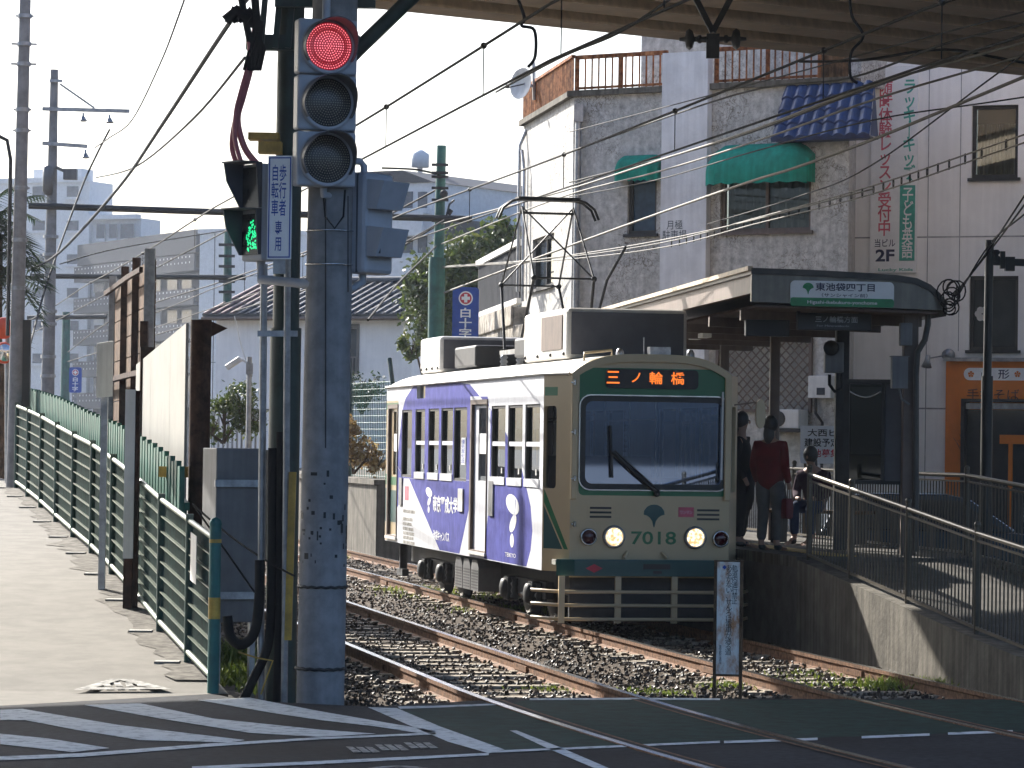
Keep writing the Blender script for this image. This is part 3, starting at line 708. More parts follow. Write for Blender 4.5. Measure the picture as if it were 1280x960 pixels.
def window(par, fr, q, bars=1, fm=darkmetal, gm=midglass, curt=True, hbar=False):
    a0, a1, z0, z1 = q; mb = MB(); frame_ring(mb, fr, rect(a0, a1, z0, z1), rect(a0+.06, a1-.06, z0+.06, z1-.06), -.13, -.06)
    for k in range(1, bars): a = a0+(a1-a0)*k/bars; mb.fb(fr, a-.025, a+.025, z0+.06, z1-.06, -.12, -.07)
    if hbar: mb.fb(fr, a0+.06, a1-.06, (z0+z1)/2-.02, (z0+z1)/2+.02, -.12, -.075)
    mb.fb(fr, a0-.05, a1+.05, z0-.05, z0, .06, -.05); f = mb.build('window', fm, par)
    mb = MB(); poly(mb, fr, rect(a0+.05, a1-.05, z0+.05, z1-.05), -.11); mb.build('pane', wglass if curt else gm, f)
    if curt:
        mb = MB(); n = 26; hz = z1-.08-(z1-z0)*.18
        for k in range(n):
            aa, ab = a0+.05+(a1-a0-.1)*k/n, a0+.05+(a1-a0-.1)*(k+1)/n; d = -.2-.03*(k % 2); d2 = -.2-.03*((k+1) % 2)
            mb.face([fr.pt(aa, z0+.05, d), fr.pt(ab, z0+.05, d2), fr.pt(ab, hz, d2), fr.pt(aa, hz, d)])
        mb.build('curtain', curtain, f); mb = MB(); poly(mb, fr, rect(a0, a1, z0, z1), -.4); mb.build('dark_room', dglass, f)
    return f
window(g, F1, small, 1, darkmetal, M('blue_glass', (.03, .06, .1), .1), False); window(g, F1, big, 2, brownsteel)
window(g, F2, side, 2, darkmetal)
# lattice in front of the ground-floor window
mb = MB(); a0, a1, z0, z1 = lat; poly(mb, F1, rect(a0, a1, z0, z1), -.1, 1)
k = a0-(z1-z0)
while k < a1:
    for s in (1, -1):
        pts = []
        for t in (0, 1):
            a = k+(z1-z0)*(t if s == 1 else 1-t); pts.append((a, z0+(z1-z0)*t))
        (xa, za), (xb, zb) = pts
        t0 = max(0, min(1, (a0-xa)/(xb-xa))) if xb > xa else max(0, min(1, (a1-xa)/(xb-xa)))
        t1 = max(0, min(1, (a1-xa)/(xb-xa))) if xb > xa else max(0, min(1, (a0-xa)/(xb-xa)))
        if t1-t0 > .02: mb.bar(F1.pt(xa+(xb-xa)*t0, za+(zb-za)*t0, .02), F1.pt(xa+(xb-xa)*t1, za+(zb-za)*t1, .02), .02, .02)
    k += .16
frame_ring(mb, F1, rect(a0-.05, a1+.05, z0-.05, z1+.05), rect(a0, a1, z0, z1), 0, .06); mb.build('lattice_window', [brownsteel, curtain], g)
# awnings
def make_awning(q, proj, z0, z1, par):
    a0, a1 = q; mb = MB(); n = 10; prof = []
    for k in range(n+1): t = math.pi/2*k/n; prof.append((proj*math.sin(t), z0+.18+(z1-z0-.18)*math.cos(t)))
    segs = 14; ring = []
    for i in range(segs+1):
        s = i/segs; e = min(1, .6+.4*math.sin(math.pi*min(1, min(s, 1-s)*6)/2)) if 0 < s < 1 else .6
        ring.append([F1.pt(a0+(a1-a0)*s, z0+.18+(z-z0-.18)*e, d*e+.01) for d, z in prof])
    vs = [p for r_ in ring for p in r_]; m_ = n+1
    mb.add(vs, [[i*m_+k, i*m_+k+1, (i+1)*m_+k+1, (i+1)*m_+k] for i in range(segs) for k in range(n)], 0, True)
    for i in range(segs):
        p, q_ = ring[i][-1], ring[i+1][-1]; mb.face([p, q_, q_-Z_UP*(.16+.03*(i % 2)), p-Z_UP*(.16+.03*((i+1) % 2))])
    for i in (0, segs): mb.face(ring[i]+[F1.pt(a0+(a1-a0)*i/segs, z0+.18, .01)])
    for i in (0, segs):
        p, r_ = ring[i][-1], F1.pt(a0+(a1-a0)*i/segs, z0+.18, .01); mb.face([p, r_, r_-Z_UP*.16, p-Z_UP*.16])
    return mb.build('awning', awning, par)
make_awning((F1.pix(779, 0)[0], F1.pix(832, 0)[0]), .34, F1.pix(800, 228)[1], F1.pix(800, 194)[1], g)
make_awning((F1.pix(896, 0)[0], F1.pix(1022, 0)[0]), .5, F1.pix(950, 232)[1], F1.pix(950, 180)[1], g)
# blue tiled canopy
mb = MB(); a0, zt = F1.pix(984, 109); a1, zb = F1.pix(1094, 172); pj = .3
def bt(s, t, d=0): return F1.pt(a0-.1*t+(a1+.08*t-a0+.1*t)*s, zt+(zb-zt)*t+d, .05+pj*t+d*.5)
for r_ in range(4):
    t0, t1 = r_/4, (r_+1)/4+.02; N = 40
    for i in range(N):
        w0 = .045*abs(math.sin(math.pi*i/5)); w1 = .045*abs(math.sin(math.pi*(i+1)/5))
        mb.face([bt(i/N, t0, w0), bt((i+1)/N, t0, w1), bt((i+1)/N, t1, w1+.035), bt(i/N, t1, w0+.035)])
        mb.face([bt(i/N, t1, w0+.035), bt((i+1)/N, t1, w1+.035), bt((i+1)/N, t1, -.02), bt(i/N, t1, -.02)])
mb.face([bt(0, 0), bt(0, 1), F1.pt(a0-.1, zb, .05)]); mb.face([bt(1, 0), bt(1, 1), F1.pt(a1+.08, zb, .05)]); mb.face([bt(0, 1), bt(1, 1), F1.pt(a1+.08, zb-.04, .03), F1.pt(a0-.1, zb-.04, .03)])
mb.build('tiled_canopy', bluetile, g)
# drain pipe, penthouse, vents and faded mark
mb = MB(); p = F1.pix(714, 0)[0]; mb.tube([F1.pt(.16, ztop-.35, .1), F1.pt(.16, .2, .1)], .055, 8); mb.box(F1.pt(.16, ztop-.3, .1), .16, .16, .3)
for k in range(5): mb.box(F1.pt(.16, 1.5+k*1.3, .06), .15, .05, .05)
mb.build('drain_pipe', galv, g)
mb = MB(); q0 = F1.pix(765, 60)[0]; mb.fb(F1, q0, F1.L-.3, ztop+.1, ztop+1.55, -1.0, -3); mb.build('penthouse', greywall, g)
mb = MB(); mb.fb(F1, q0-.06, F1.L-.2, ztop+1.55, ztop+1.66, -.85, -3.1); mb.build('roof_edge', concrete, g)
mb = MB(); p = F2.pt(.35, 0, .12); mb.tube([(p.x, p.y, 5.0), (p.x, p.y, ztop-.4), (p.x+.12, p.y, ztop-.1)], .035, 8); mb.tube([F2.pt(.8, 4.8, .1), F2.pt(.8, ztop-.9, .1), F2.pt(.5, ztop-.5, .1)], .03, 8); mb.build('wall_conduit', galv, g)
ftext(g, F1, '月極\n駐車場', midglass, F1.pix(838, 0)[0], F1.pix(868, 0)[0], F1.pix(850, 300)[1], F1.pix(850, 276)[1], .166, 0)
# rusty roof railing: its own thing
rr = thing('roof_railing', F1.pt(2, ztop+.1, 0), 'rusty steel balustrade along the roof edge of the stained grey building', 'railing')
def rail_run(fr, a0, a1, z0, z1, d):
    mb = MB(); mb.fb(fr, a0, a1, z1-.07, z1, d+.03, d-.03); mb.fb(fr, a0, a1, z0+.03, z0+.07, d+.02, d-.02); mb.build('rail', rustorange, rr)
    mb = MB(); k = a0+.05
    while k < a1: mb.fb(fr, k, k+.022, z0, z1-.05, d+.011, d-.011); k += .135
    mb.build('baluster', rustorange, rr); k = a0
    while k <= a1: mb = MB(); mb.fb(fr, k, k+.055, z0, z1-.02, d+.03, d-.03); mb.build('post', rustorange, rr); k += (a1-a0-.06)/max(1, round((a1-a0)/1.2))
rail_run(F1, 0, pa0-.02, ztop+.1, ztop+.72, -.05); rail_run(F1, pa1+.02, F1.L-.55, ztop+.1, ztop+.72, -.05)
mb = MB()
n = 60
for i in range(n):
    a, b2 = F2.L*i/n, F2.L*(i+1)/n; d, d2 = .03*(i % 2), .03*((i+1) % 2)
    mb.face([F2.pt(a, ztop+.1, d), F2.pt(b2, ztop+.1, d2), F2.pt(b2, ztop+.68, d2), F2.pt(a, ztop+.68, d)])
mb.fb(F2, 0, F2.L, ztop+.68, ztop+.73, .05, -.02); mb.build('corrugated_panel', rustorange, rr)
mb = MB(); n = 16; fa = F1.L-.53
for i in range(n):
    a, b2 = fa+.5*i/n, fa+.5*(i+1)/n; d, d2 = .02*(i % 2), .02*((i+1) % 2); mb.face([F1.pt(a, ztop+.1, d), F1.pt(b2, ztop+.1, d2), F1.pt(b2, ztop+.8, d2), F1.pt(a, ztop+.8, d)])
mb.build('corrugated_panel', wood, rr)
# satellite dish
sd = thing('satellite_dish', W(663, 118, 62), 'white satellite dish on the roof corner of the stained building', 'dish')
mb = MB(); c = W(655, 105, 62); mb.lathe(c, (-.75, -.65, .1), [(0, 0), (.12, .012), (.22, .045), (.29, .085), (.3, .085), (.22, .03), (0, -.02)], 20); mb.build('dish', whitepl, sd)
mb = MB(); mb.tube([W(668, 125, 62), W(667, 78, 62)], .035, 8); mb.bar(c, W(668, 108, 62), .05, .05); mb.build('mast', galv, sd)
mb = MB(); mb.tube([c, c+Vector((-.3, -.28, -.1))], .012); mb.box(c+Vector((-.3, -.28, -.08)), .07, .07, .07); mb.build('feed_arm', darkmetal, sd)
# louvred screen and stone wall at the side street
F3 = Fr((-.75, 71.5), (.12, 63.55)); s = thing('louvred_screen', F3.pt(3, 4.85), 'dark vertical louvre screen with pale top rail beside the stained building', 'screen')
mb = MB(); n = 34
for i in range(n): a = F3.L*i/n; mb.fb(F3, a, a+F3.L/n*.55, 4.9, 5.9, .0, -.05)
mb.fb(F3, 0, F3.L, 4.9, 5.9, -.06, -.1); mb.build('louvres', louvm, s)
mb = MB(); mb.fb(F3, 0, F3.L, 5.9, 6.02, .06, -.1); mb.fb(F3, 0, F3.L, 4.8, 4.9, .06, -.1); mb.build('rail', whitepl, s)
F4 = Fr((-.8, 71.6), (.16, 62.6)); F4b = Fr((.16, 62.6), (1.15, 58.1))
mb = MB(); mb.fb(F4, 0, F4.L, -.2, 4.7, .15, -.3); mb.fb(F4b, 0, F4b.L, -.2, 4.35, .14, -.05)
for i in range(9): mb.fb(F4, i*F4.L/9+.02, (i+1)*F4.L/9-.02, 4.35, 4.72, .2, .15)
solo(mb, 'stone_wall', stonewall, (0, 64, 0), 'rough weathered stone wall below the dark louvre screen', 'wall', bevel=.02)

# ================================================================== white building on the right with its shop
F5 = Fr(P2(1062, 57.2), P2(1420, 55.4)); wbld = thing('clad_building', F5.pt(2.5, 0), 'white panel-clad building with dark framed windows and a soba shop below', 'building')
w1 = fwin(F5, 1215, 1272, 132, 222); w2 = fwin(F5, 1212, 1272, 345, 438)
mb = MB(); wallmesh(mb, F5, rect(0, F5.L, 3.75, 9.6), [rect(*w1), rect(*w2)], depth=.16); sx = F5.pix(1190, 0)[0]
wallmesh(mb, F5, rect(0, sx+.1, -.1, 3.75), [], depth=.1); mb.fb(F5, sx+.1, F5.L, 1.9, 3.75, 0, -.3); mb.face([F5.pt(0, -.1), F5.pt(0, -.1, -6), F5.pt(0, 9.6, -6), F5.pt(0, 9.6)]); mb.face([F5.pt(F5.L, -.1, -.05), F5.pt(F5.L, -.1, -8), F5.pt(F5.L, 9.6, -8), F5.pt(F5.L, 9.6)]); mb.face([F5.pt(0, 9.6), F5.pt(F5.L, 9.6), F5.pt(F5.L, 9.6, -8), F5.pt(0, 9.6, -6)]); mb.build('wall', whitewall, wbld)
mb = MB()
for y in (296, 511, 82): z = F5.pix(1200, y)[1]; mb.fb(F5, 0, F5.L if y < 500 else sx, z-.012, z+.012, .004, .0015)
for x in (1163, 1203): a = F5.pix(x, 0)[0]; mb.fb(F5, a-.008, a+.008, 0 if x < 1190 else 3.8, 9.6, .0045, .0015)
mb.build('panel_joint', galv, wbld)
window(wbld, F5, w1, 1, darkmetal); f2 = window(wbld, F5, w2, 1, darkmetal, dglass, False)
mb = MB()
for k in range(6):
    t = 2*math.pi*k/6; a, z = F5.pix(1226, 392); mb.disc(F5.pt(a+.07*math.cos(t), z+.07*math.sin(t), -.1), -F5.n, .06, 10)
mb.build('flower_sticker', whitepl, f2)
bs = tag(thing('lesson_banner', F5.pt(.9, 4), 'tall white wall banner with red and teal Japanese lettering', 'banner'), 'tall white wall banner with red and teal Japanese lettering', 'banner')
ba0, ba1 = F5.pix(1092, 0)[0], F5.pix(1150, 0)[0]; bz0, bz1 = F5.pix(1120, 341)[1], F5.pix(1120, 84)[1]
mb = MB(); mb.fb(F5, ba0, ba1, bz0, bz1, .05, .006); mb.build('panel', signwhite, bs)
V = lambda s: '\n'.join(s)
def FX(fr, x0, x1, y0, y1): q = fwin(fr, x0, x1, y0, y1); return q
q = FX(F5, 1100, 1115, 100, 295); ftext(bs, F5, V('随時体験レッスン受付中'), bannerred, *q, .054, .015, line=.85)
q = FX(F5, 1130.5, 1145, 100, 226); ftext(bs, F5, V('ラッキ｜キッズ'), bannerteal, *q, .054, .02, line=.85)
q = FX(F5, 1126, 1144, 232, 326); mb = MB(); mb.fb(F5, *q, .055, .05); mb.build('teal_block', bannerteal, bs)
q = FX(F5, 1129, 1142, 235, 323); ftext(bs, F5, V('子ども英語'), signwhite, *q, .059, .012, line=.85)
q = FX(F5, 1094.5, 1120, 299, 309); ftext(bs, F5, '当ビル', ink, *q, .054, .01)
q = FX(F5, 1095.5, 1119, 312, 327); ftext(bs, F5, '2F', ink, *q, .054, .03)
q = FX(F5, 1099, 1142, 335.5, 340); ftext(bs, F5, 'Lucky Kids', bannerteal, *q, .054, .02)
# soba shop front
sh = thing('shop_signboard', F5.pt(sx+1.2, 1.9), 'orange soba shop signboard with white oval band and brush lettering', 'signboard')
zs1 = F5.pix(1230, 452)[1]; zs0 = F5.pix(1230, 600)[1]
mb = MB(); mb.fb(F5, sx, F5.L, 1.95, zs1, .12, .003); mb.fb(F5, sx, F5.pix(1216, 0)[0], .2, 1.95, .12, -.15); mb.build('board', orange, sh)
mb = MB(); mb.fb(F5, sx-.03, F5.L, zs1, zs1+.06, .2, .002); mb.build('trim', galv, sh)
q = FX(F5, 1207, 1300, 460, 476); mb = MB(); poly(mb, F5, rrect(q[0], q[1], q[2], q[3], (q[3]-q[2])*.48), .123); mb.build('white_band', signwhite, sh)
q = FX(F5, 1229, 1236, 464, 473); ftext(sh, F5, '山', ink, *q, .127, .01); q = FX(F5, 1250, 1264, 462, 474); ftext(sh, F5, '形', ink, *q, .127, .01)
for x in (1216, 1274):
    mb = MB(); a, z = F5.pix(x, 468)
    for k in range(5): t = 2*math.pi*k/5+.3; mb.face([F5.pt(a, z, .127), F5.pt(a+.05*math.cos(t-.5), z+.05*math.sin(t-.5), .127), F5.pt(a+.055*math.cos(t), z+.055*math.sin(t), .127), F5.pt(a+.05*math.cos(t+.5), z+.05*math.sin(t+.5), .127)])
    mb.build('leaf_mark', orange, sh)
q = FX(F5, 1211, 1276, 486, 501); ftext(sh, F5, '手打そば', inkblack, *q, .127, .0)
q = FX(F5, 1203, 1219, 514, 545); ftext(sh, F5, 'も', ink, *q, .127, .03)
mb = MB()
for k in range(26):
    a, z = F5.pix(1211, 562); t = random.uniform(.1, 3); l = random.uniform(.1, .28); p = F5.pt(a+random.gauss(0, .08), z, .126); mb.bar(p, p+F5.r*math.cos(t)*l+Z_UP*math.sin(t)*l, .008, .004)
mb.build('grass_drawing', inkblack, sh)
# dark shop entrance
en = thing('shop_entrance', F5.pt(F5.pix(1250, 0)[0], 0), 'dark recessed shop entrance with grey frame under the orange board', 'entrance')
e0_, e1_ = F5.pix(1216, 0)[0], F5.L; ez = F5.pix(1250, 503)[1]
mb = MB(); mb.fb(F5, e0_, e1_, ez, ez+.05, .5, .13); mb.fb(F5, e0_, e0_+.06, .0, ez, .5, .13); mb.build('canopy', darkmetal, en)
a = F5.pix(1248, 0)[0]; mb = MB(); mb.fb(F5, a-.04, a+.04, 0, ez, .46, .3); mb.fb(F5, e0_+.07, e1_, ez-.12, ez-.02, .44, .32); mb.build('door_frame', galv, en)
mb = MB(); mb.fb(F5, e0_+.07, a-.05, 0, ez-.13, .36, .34); mb.fb(F5, a+.05, e1_, 0, ez-.13, .36, .34); mb.build('door_glass', dglass, en)
mb = MB(); mb.fb(F5, a+.35, a+.42, .6, 2.3, .4, .365); mb.fb(F5, a+.2, a+1.0, 2.25, 2.4, .4, .365); mb.build('menu_board', orange, en)
wl = thing('wall_spotlight', W(1186, 444, 56.6), 'small spotlight on a thin arm on the white cladding', 'lamp')
mb = MB(); p = W(1186, 444, 56.55); mb.lathe(p, F5.n, [(.0, .12), (.1, .1), (.11, .03), (.11, 0)], 14); mb.build('base', galv, wl)
mb = MB(); q = W(1160, 448, 55.9); mb.tube([p+F5.n*.1, q], .012); mb.build('arm', galv, wl)
mb = MB(); mb.lathe(q+Vector((0, 0, .05)), (-.1, .3, -1), [(.0, 0), (.04, 0), (.05, .1), (.09, .2), (.0, .18)], 12); mb.build('lamp_head', galv, wl)
# ================================================================== the tram
tv = Vector((-.196, .981, 0)).normalized(); nv = Vector((tv.y, -tv.x, 0)); O = Vector((1.62, 39, 0)); HW = 1.17; LN = 12.0
def TL(u, v, z): return O+tv*u+nv*v+Z_UP*z
def p2(v): return (v.x, v.y)
FS = Fr(p2(TL(LN, -HW, 0)), p2(TL(.5, -HW, 0))); FC = Fr(p2(TL(.5, -HW, 0)), p2(TL(0, -.95, 0))); FF = Fr(p2(TL(0, -.95, 0)), p2(TL(0, .95, 0)))
FD = Fr(p2(TL(0, .95, 0)), p2(TL(.5, HW, 0))); FRt = Fr(p2(TL(.5, HW, 0)), p2(TL(LN, HW, 0))); FB = Fr(p2(TL(LN, HW, 0)), p2(TL(LN, -HW, 0)))
tram = thing('tram', O, 'cream and green single-car tram with purple side advert standing at the stop', 'tram', rz=math.atan2(tv.y, tv.x)-math.pi/2)
def z4(x, y): return FS.pix(460+x*.2187, 430+y*.2187)
def z5(x, y): return FS.pix(460+x*.2187, 600+y*.2187)
def zroof(v, hw): return 2.95+.23*(1-abs(v/hw)**3.6)
def hwu(u): return HW if .5 <= u else .95+(HW-.95)*u/.5
A = lambda x: z4(x, 500)[0]
zwt, zwb = z4(840, 348)[1], z4(840, 806)[1]
wins = [(A(705), A(785)), (A(800), A(883)), (A(898), A(983)), (A(270), A(325)), (A(345), A(405)), (A(418), A(485))]
wides = [(A(491), A(565)), (A(193), A(251))]
holes = [rect(a, b, zwb, zwt) for a, b in wins+wides]
dz1 = z4(640, 318)[1]; dz0 = .72; door = (A(588), A(684)); rdoor = (.16, A(172))
holes.append(rect(door[0], door[1], dz0, dz1)); holes.append(rect(rdoor[0], rdoor[1], dz0, dz1))
vent = rrect(A(276), A(325), z4(300, 312)[1], z4(300, 232)[1], .05); holes.append(vent)
paints = [([z4(165, 690), z4(195, 385), z4(215, 310), z4(260, 230), z4(330, 196), z4(520, 185), z4(585, 232), z4(585, 778), z4(205, 768)], 1),
          ([z4(584, 232), z4(640, 300), z4(702, 372), z4(695, 380), z4(684, 300), z4(584, 300)], 1),
          ([z4(700, 372), z4(790, 510), z4(880, 720), z4(905, 817), z5(930, 150), z5(940, 290), z5(930, 400), z5(905, 530), z5(660, 485), z5(672, 330), z5(690, 150), z4(695, 800)], 1),
          ([z4(168, 700), z4(205, 768), z4(190, 890), z4(160, 947)], 1),
          ([z4(235, 770), z4(585, 780), z4(580, 930), z4(522, 1240), z4(408, 1230)], 1),
          (rect(0, A(172), .66, 2.75), 2), (rect(0, A(172), 1.5, 1.66), 3), (rect(0, A(172), .95, 1.45), 4), (rect(0, A(172), 2.62, 2.72), 3)]
paints = [([(a, min(z, 2.94)) if z > .67 else (a, .67) for a, z in p], k) for p, k in paints]
mb = MB(); wallmesh(mb, FS, rect(0, FS.L, .66, 2.95), holes, paints, depth=.07)
TM = [tramwhite, purple, cream, tramgreen, tramteal, brownsteel]
mb.build('side_panel', TM, tram)
mb = MB(); wallmesh(mb, FRt, rect(0, FRt.L, .66, 2.95), [rect(a, a+.9, zwb, zwt) for a in (.7, 1.7, 2.7, 5.6, 6.6, 7.6, 8.6)], depth=.07, mi=0)
mb.build('side_panel', TM, tram)
# tapered corner
q0, q1 = .13, FC.L-.12
ch = rrect(FC.pix(686, 0)[0]+.02, FC.pix(703, 0)[0], 1.5+.12, 2.58, .05)
mb = MB(); wallmesh(mb, FC, rect(0, FC.L, .66, 2.96), [ch], [(rect(FC.pix(688, 0)[0], FC.pix(704, 0)[0], 2.7, 2.8), 3), ([(.03, .92), (FC.L*.75, .92), (.03, 1.42)], 4), ([(FC.L*.8, .92), (FC.L*.95, .92), (.03, 1.62), (.03, 1.46)], 3)], depth=.06, mi=2)
mb.build('corner_panel', TM, tram); mb = MB(); wallmesh(mb, FD, rect(0, FD.L, .66, 2.96), [rrect(.12, .42, 1.6, 2.6, .05)], [], depth=.06, mi=2); mb.build('corner_panel', TM, tram); mb = MB()
mb.face([FB.pt(0, .66), FB.pt(FB.L, .66), FB.pt(FB.L, 2.95), FB.pt(0, 2.95)], 2); mb.build('rear_panel', TM, tram)
# front
wsq = FF.pix(730, 499)+FF.pix(904, 608.5); ws = rrect(wsq[0], wsq[2], wsq[3], wsq[1], .09)
gq = FF.pix(725, 457)+FF.pix(909, 621); gp = rrect(gq[0], gq[2], gq[3], gq[1]-.02, .06)
N = 24; top = [(FF.L*k/N, zroof(-.95+1.9*k/N, .95)+.0) for k in range(N, -1, -1)]
mb = MB(); wallmesh(mb, FF, [(0, .6), (FF.L, .6)]+top, [ws], [(gp, 3)], depth=.09, mi=2); mb.build('front_panel', TM, tram)
mb = MB(); outer = [(FF.L*k/N, zroof(-.95+1.9*k/N, .95)+.012) for k in range(N+1)]            # raised front rim
for k in range(N):
    (a, z), (b, y) = outer[k], outer[k+1]
    mb.face([FF.pt(a, z, .05), FF.pt(b, y, .05), FF.pt(b, y-.09, .05), FF.pt(a, z-.09, .05)]); mb.face([FF.pt(a, z, .05), FF.pt(b, y, .05), FF.pt(b, y, -.1), FF.pt(a, z, -.1)]); mb.face([FF.pt(a, z-.09, .05), FF.pt(b, y-.09, .05), FF.pt(b, y-.09, 0.002), FF.pt(a, z-.09, .002)])
for a in (-.005, FF.L-.075): mb.fb(FF, a, a+.08, 1.5, 2.93, .05, .003)
mb.build('front_rim', cream, tram, bevel=.015)
# roof
mb = MB(); us = [0, .1, .25, .5, 1, 3, 6, 9, LN-.4, LN]; nvv = 20
grid = [[TL(u, -hwu(u)+2*hwu(u)*k/nvv, zroof(-hwu(u)+2*hwu(u)*k/nvv, hwu(u))) for k in range(nvv+1)] for u in us]
mb.add([p for r_ in grid for p in r_], [[i*(nvv+1)+k, i*(nvv+1)+k+1, (i+1)*(nvv+1)+k+1, (i+1)*(nvv+1)+k] for i in range(len(us)-1) for k in range(nvv)], 0, True)
mb.face(grid[-1]); mb.tube([TL(u, -hwu(u)-.015, 2.955) for u in (0.02, .5, LN)], .02, 6); mb.build('roof', tramroof, tram)
mb = MB(); mb.par(TL(.1, -HW+.08, .74), nv*(2*HW-.16), tv*(LN-.2), Z_UP*.06); mb.build('floor', interior, tram)
mb = MB(); mb.par(TL(.15, -.9, 2.86), nv*1.8, tv*(LN-.3), Z_UP*.03); mb.par(TL(LN-.3, -HW+.1, .8), nv*(2*HW-.2), tv*.05, Z_UP*2); mb.build('ceiling', interior, tram)
mb = MB(); mb.par(TL(1.6, -.9, .8), nv*1.3, tv*.04, Z_UP*1.2); mb.par(TL(.15, -.8, .8), nv*1.6, tv*.35, Z_UP*.75); mb.build('driver_desk', darkmetal, tram)
for s in (-1, 1):
    mb = MB()
    for a, b in ((2.2, 4.6), (6.4, 10.6)): mb.par(TL(a, s*.62, .8), nv*s*.42, tv*(b-a), Z_UP*.42); mb.par(TL(a, s*.98, 1.22), nv*s*.07, tv*(b-a), Z_UP*.42)
    mb.build('bench_seat', seatm, tram)
mb = MB()
for u in (2.0, 3.4, 4.8, 6.3, 8, 9.6):
    for v in (-.55, .55): mb.tube([TL(u, v, .8), TL(u, v, 2.86)], .017, 6)
for v in (-.55, .55): mb.tube([TL(2, v, 2.45), TL(9.6, v, 2.45)], .014, 6)
mb.build('grab_pole', chrome, tram)
# windows
def tramwin(fr, a, b, split=True, nm='window', fm=darkmetal):
    mb = MB(); frame_ring(mb, fr, rect(a, b, zwb, zwt), rect(a+.035, b-.035, zwb+.035, zwt-.035), -.06, -.012); f = mb.build(nm, fm, tram)
    mb = MB(); poly(mb, fr, rect(a+.03, b-.03, zwb+.03, zwt-.03), -.045); mb.build('pane', wglass, f)
    if split:
        zm = zwb+(zwt-zwb)*.52; mb = MB(); mb.fb(fr, a+.03, b-.03, zm-.035, zm+.02, -.01, -.04); mb.fb(fr, a-.005, b+.005, zwb-.01, zwb+.085, .012, -.03); mb.build('sash_bar', tramwhite, f)
        mb = MB(); c = (a+b)/2+.06; mb.fb(fr, c-.03, c+.03, zwb+.13, zwb+.2, -.035, -.043); mb.build('latch', whitepl, f)
        mb = MB(); c = (a+b)/2; mb.fb(fr, c-.16, c+.12, zm+.17, zm+.36, -.05, -.054); mb.build('sticker', signwhite, f)
    return f
for a, b in wins: tramwin(FS, a, b)
for a, b in wides: f = tramwin(FS, a, b, False)
mb = MB(); q = (A(520), A(543)); mb.fb(FS, q[0], q[1], z4(530, 690)[1], z4(530, 535)[1], -.035, -.043); mb.build('window_notice', signwhite, tram)
ftext(tram, FS, V('優先席付近'), signblue, q[0]+.03, q[1]-.03, z4(530, 680)[1], z4(530, 545)[1], -.03, .01)
for a in (.7, 1.7, 2.7, 5.6, 6.6, 7.6, 8.6): tramwin(FRt, a, a+.9, False)
mb = MB(); poly(mb, FS, vent, -.05); mb.build('vent_window', dglass, tram)
mb = MB(); poly(mb, FC, ch, -.04); mb.build('quarter_window', wglass, tram)
mb = MB(); poly(mb, FD, rrect(.12, .42, 1.6, 2.6, .05), -.04); mb.build('quarter_window', wglass, tram)
# doors
def tramdoor(fr, a, b, leafmat_):
    mb = MB(); frame_ring(mb, fr, rect(a, b, dz0, dz1), rect(a+.1, b-.02, dz0+.04, dz1-.06), -.04, .014); f = mb.build('door', brownsteel, tram)
    q = rect(a+.62*(b-a)*.55, b-.06, zwb+.02, zwt-.02)
    mb = MB(); wallmesh(mb, fr, rect(a+.1, b-.02, dz0+.04, dz1-.06), [q], [], depth=.02, d=-.03); mb.build('leaf', leafmat_, f)
    if leafmat_ is cream:
        for z0, z1, mt in ((1.5, 1.62, tramgreen), (.95, 1.42, tramteal)): mb = MB(); mb.fb(fr, a+.1, b-.02, z0, z1, -.026, -.029); mb.build('door_band', mt, f)
    mb = MB(); poly(mb, fr, q, -.046); mb.build('pane', wglass, f)
    mb = MB(); mb.fb(fr, q[0][0]+.1, q[1][0]-.02, (zwb+zwt)/2-.12, (zwb+zwt)/2+.14, -.024, -.028); mb.build('door_sticker', signwhite, f)
    mb = MB(); mb.fb(fr, a-.02, b+.02, dz0-.02, dz0+.02, .03, -.1); mb.build('step_edge', whitepl, f)
tramdoor(FS, door[0], door[1], tramwhite); tramdoor(FS, rdoor[0], rdoor[1], cream)
# side lettering and logos
def logo(cx, cy, sc, frf):
    mb = MB()
    for (ex, ey, rx, ry, tl) in ((0, 0, 34, 62, -18), (2, 108, 17, 52, 12), (-4, 206, 11, 40, 0)):
        pts = []
        for k in range(24):
            t = 2*math.pi*k/24; x = rx*math.cos(t); y = ry*math.sin(t); r_ = R(tl)
            pts.append(frf(cx+(ex+x*math.cos(r_)-y*math.sin(r_))*sc, cy+(ey+x*math.sin(r_)+y*math.cos(r_))*sc))
        poly(mb, FS, pts, .004)
    mb.build('emblem', signwhite, tram)
    mb = MB(); a, b = frf(cx+18*sc, cy-30*sc), frf(cx+8*sc, cy+110*sc); poly(mb, FS, [(a[0]-.008, a[1]), (a[0]+.02*sc, a[1]), (b[0], b[1])], .007); mb.build('emblem_stroke', purple, tram)
logo(828, 140, 1, z5); logo(350, 70, .48, z5)
def stext(body, x0, x1, y0, y1, mat, bold=0, frf=z5): a0, zt = frf(x0, y0); a1, zb = frf(x1, y1); return ftext(tram, FS, body, mat, a0, a1, zb, zt, .004, bold)
za = z5(445, 92)[1]; zb_ = z5(445, 192)[1]; ftext(tram, FS, '帝京平成大学', signwhite, z5(375, 0)[0], z5(514, 0)[0], zb_, za, .004, .025)
za = z5(425, 292)[1]; zb_ = z5(425, 352)[1]; ftext(tram, FS, '池袋キャンパス', signwhite, z5(378, 0)[0], z5(470, 0)[0], zb_, za, .004, .02)
za = z5(820, 418)[1]; zb_ = z5(820, 442)[1]; ftext(tram, FS, 'TEIKYO', signwhite, z5(790, 0)[0], z5(852, 0)[0], zb_, za, .004, .01)
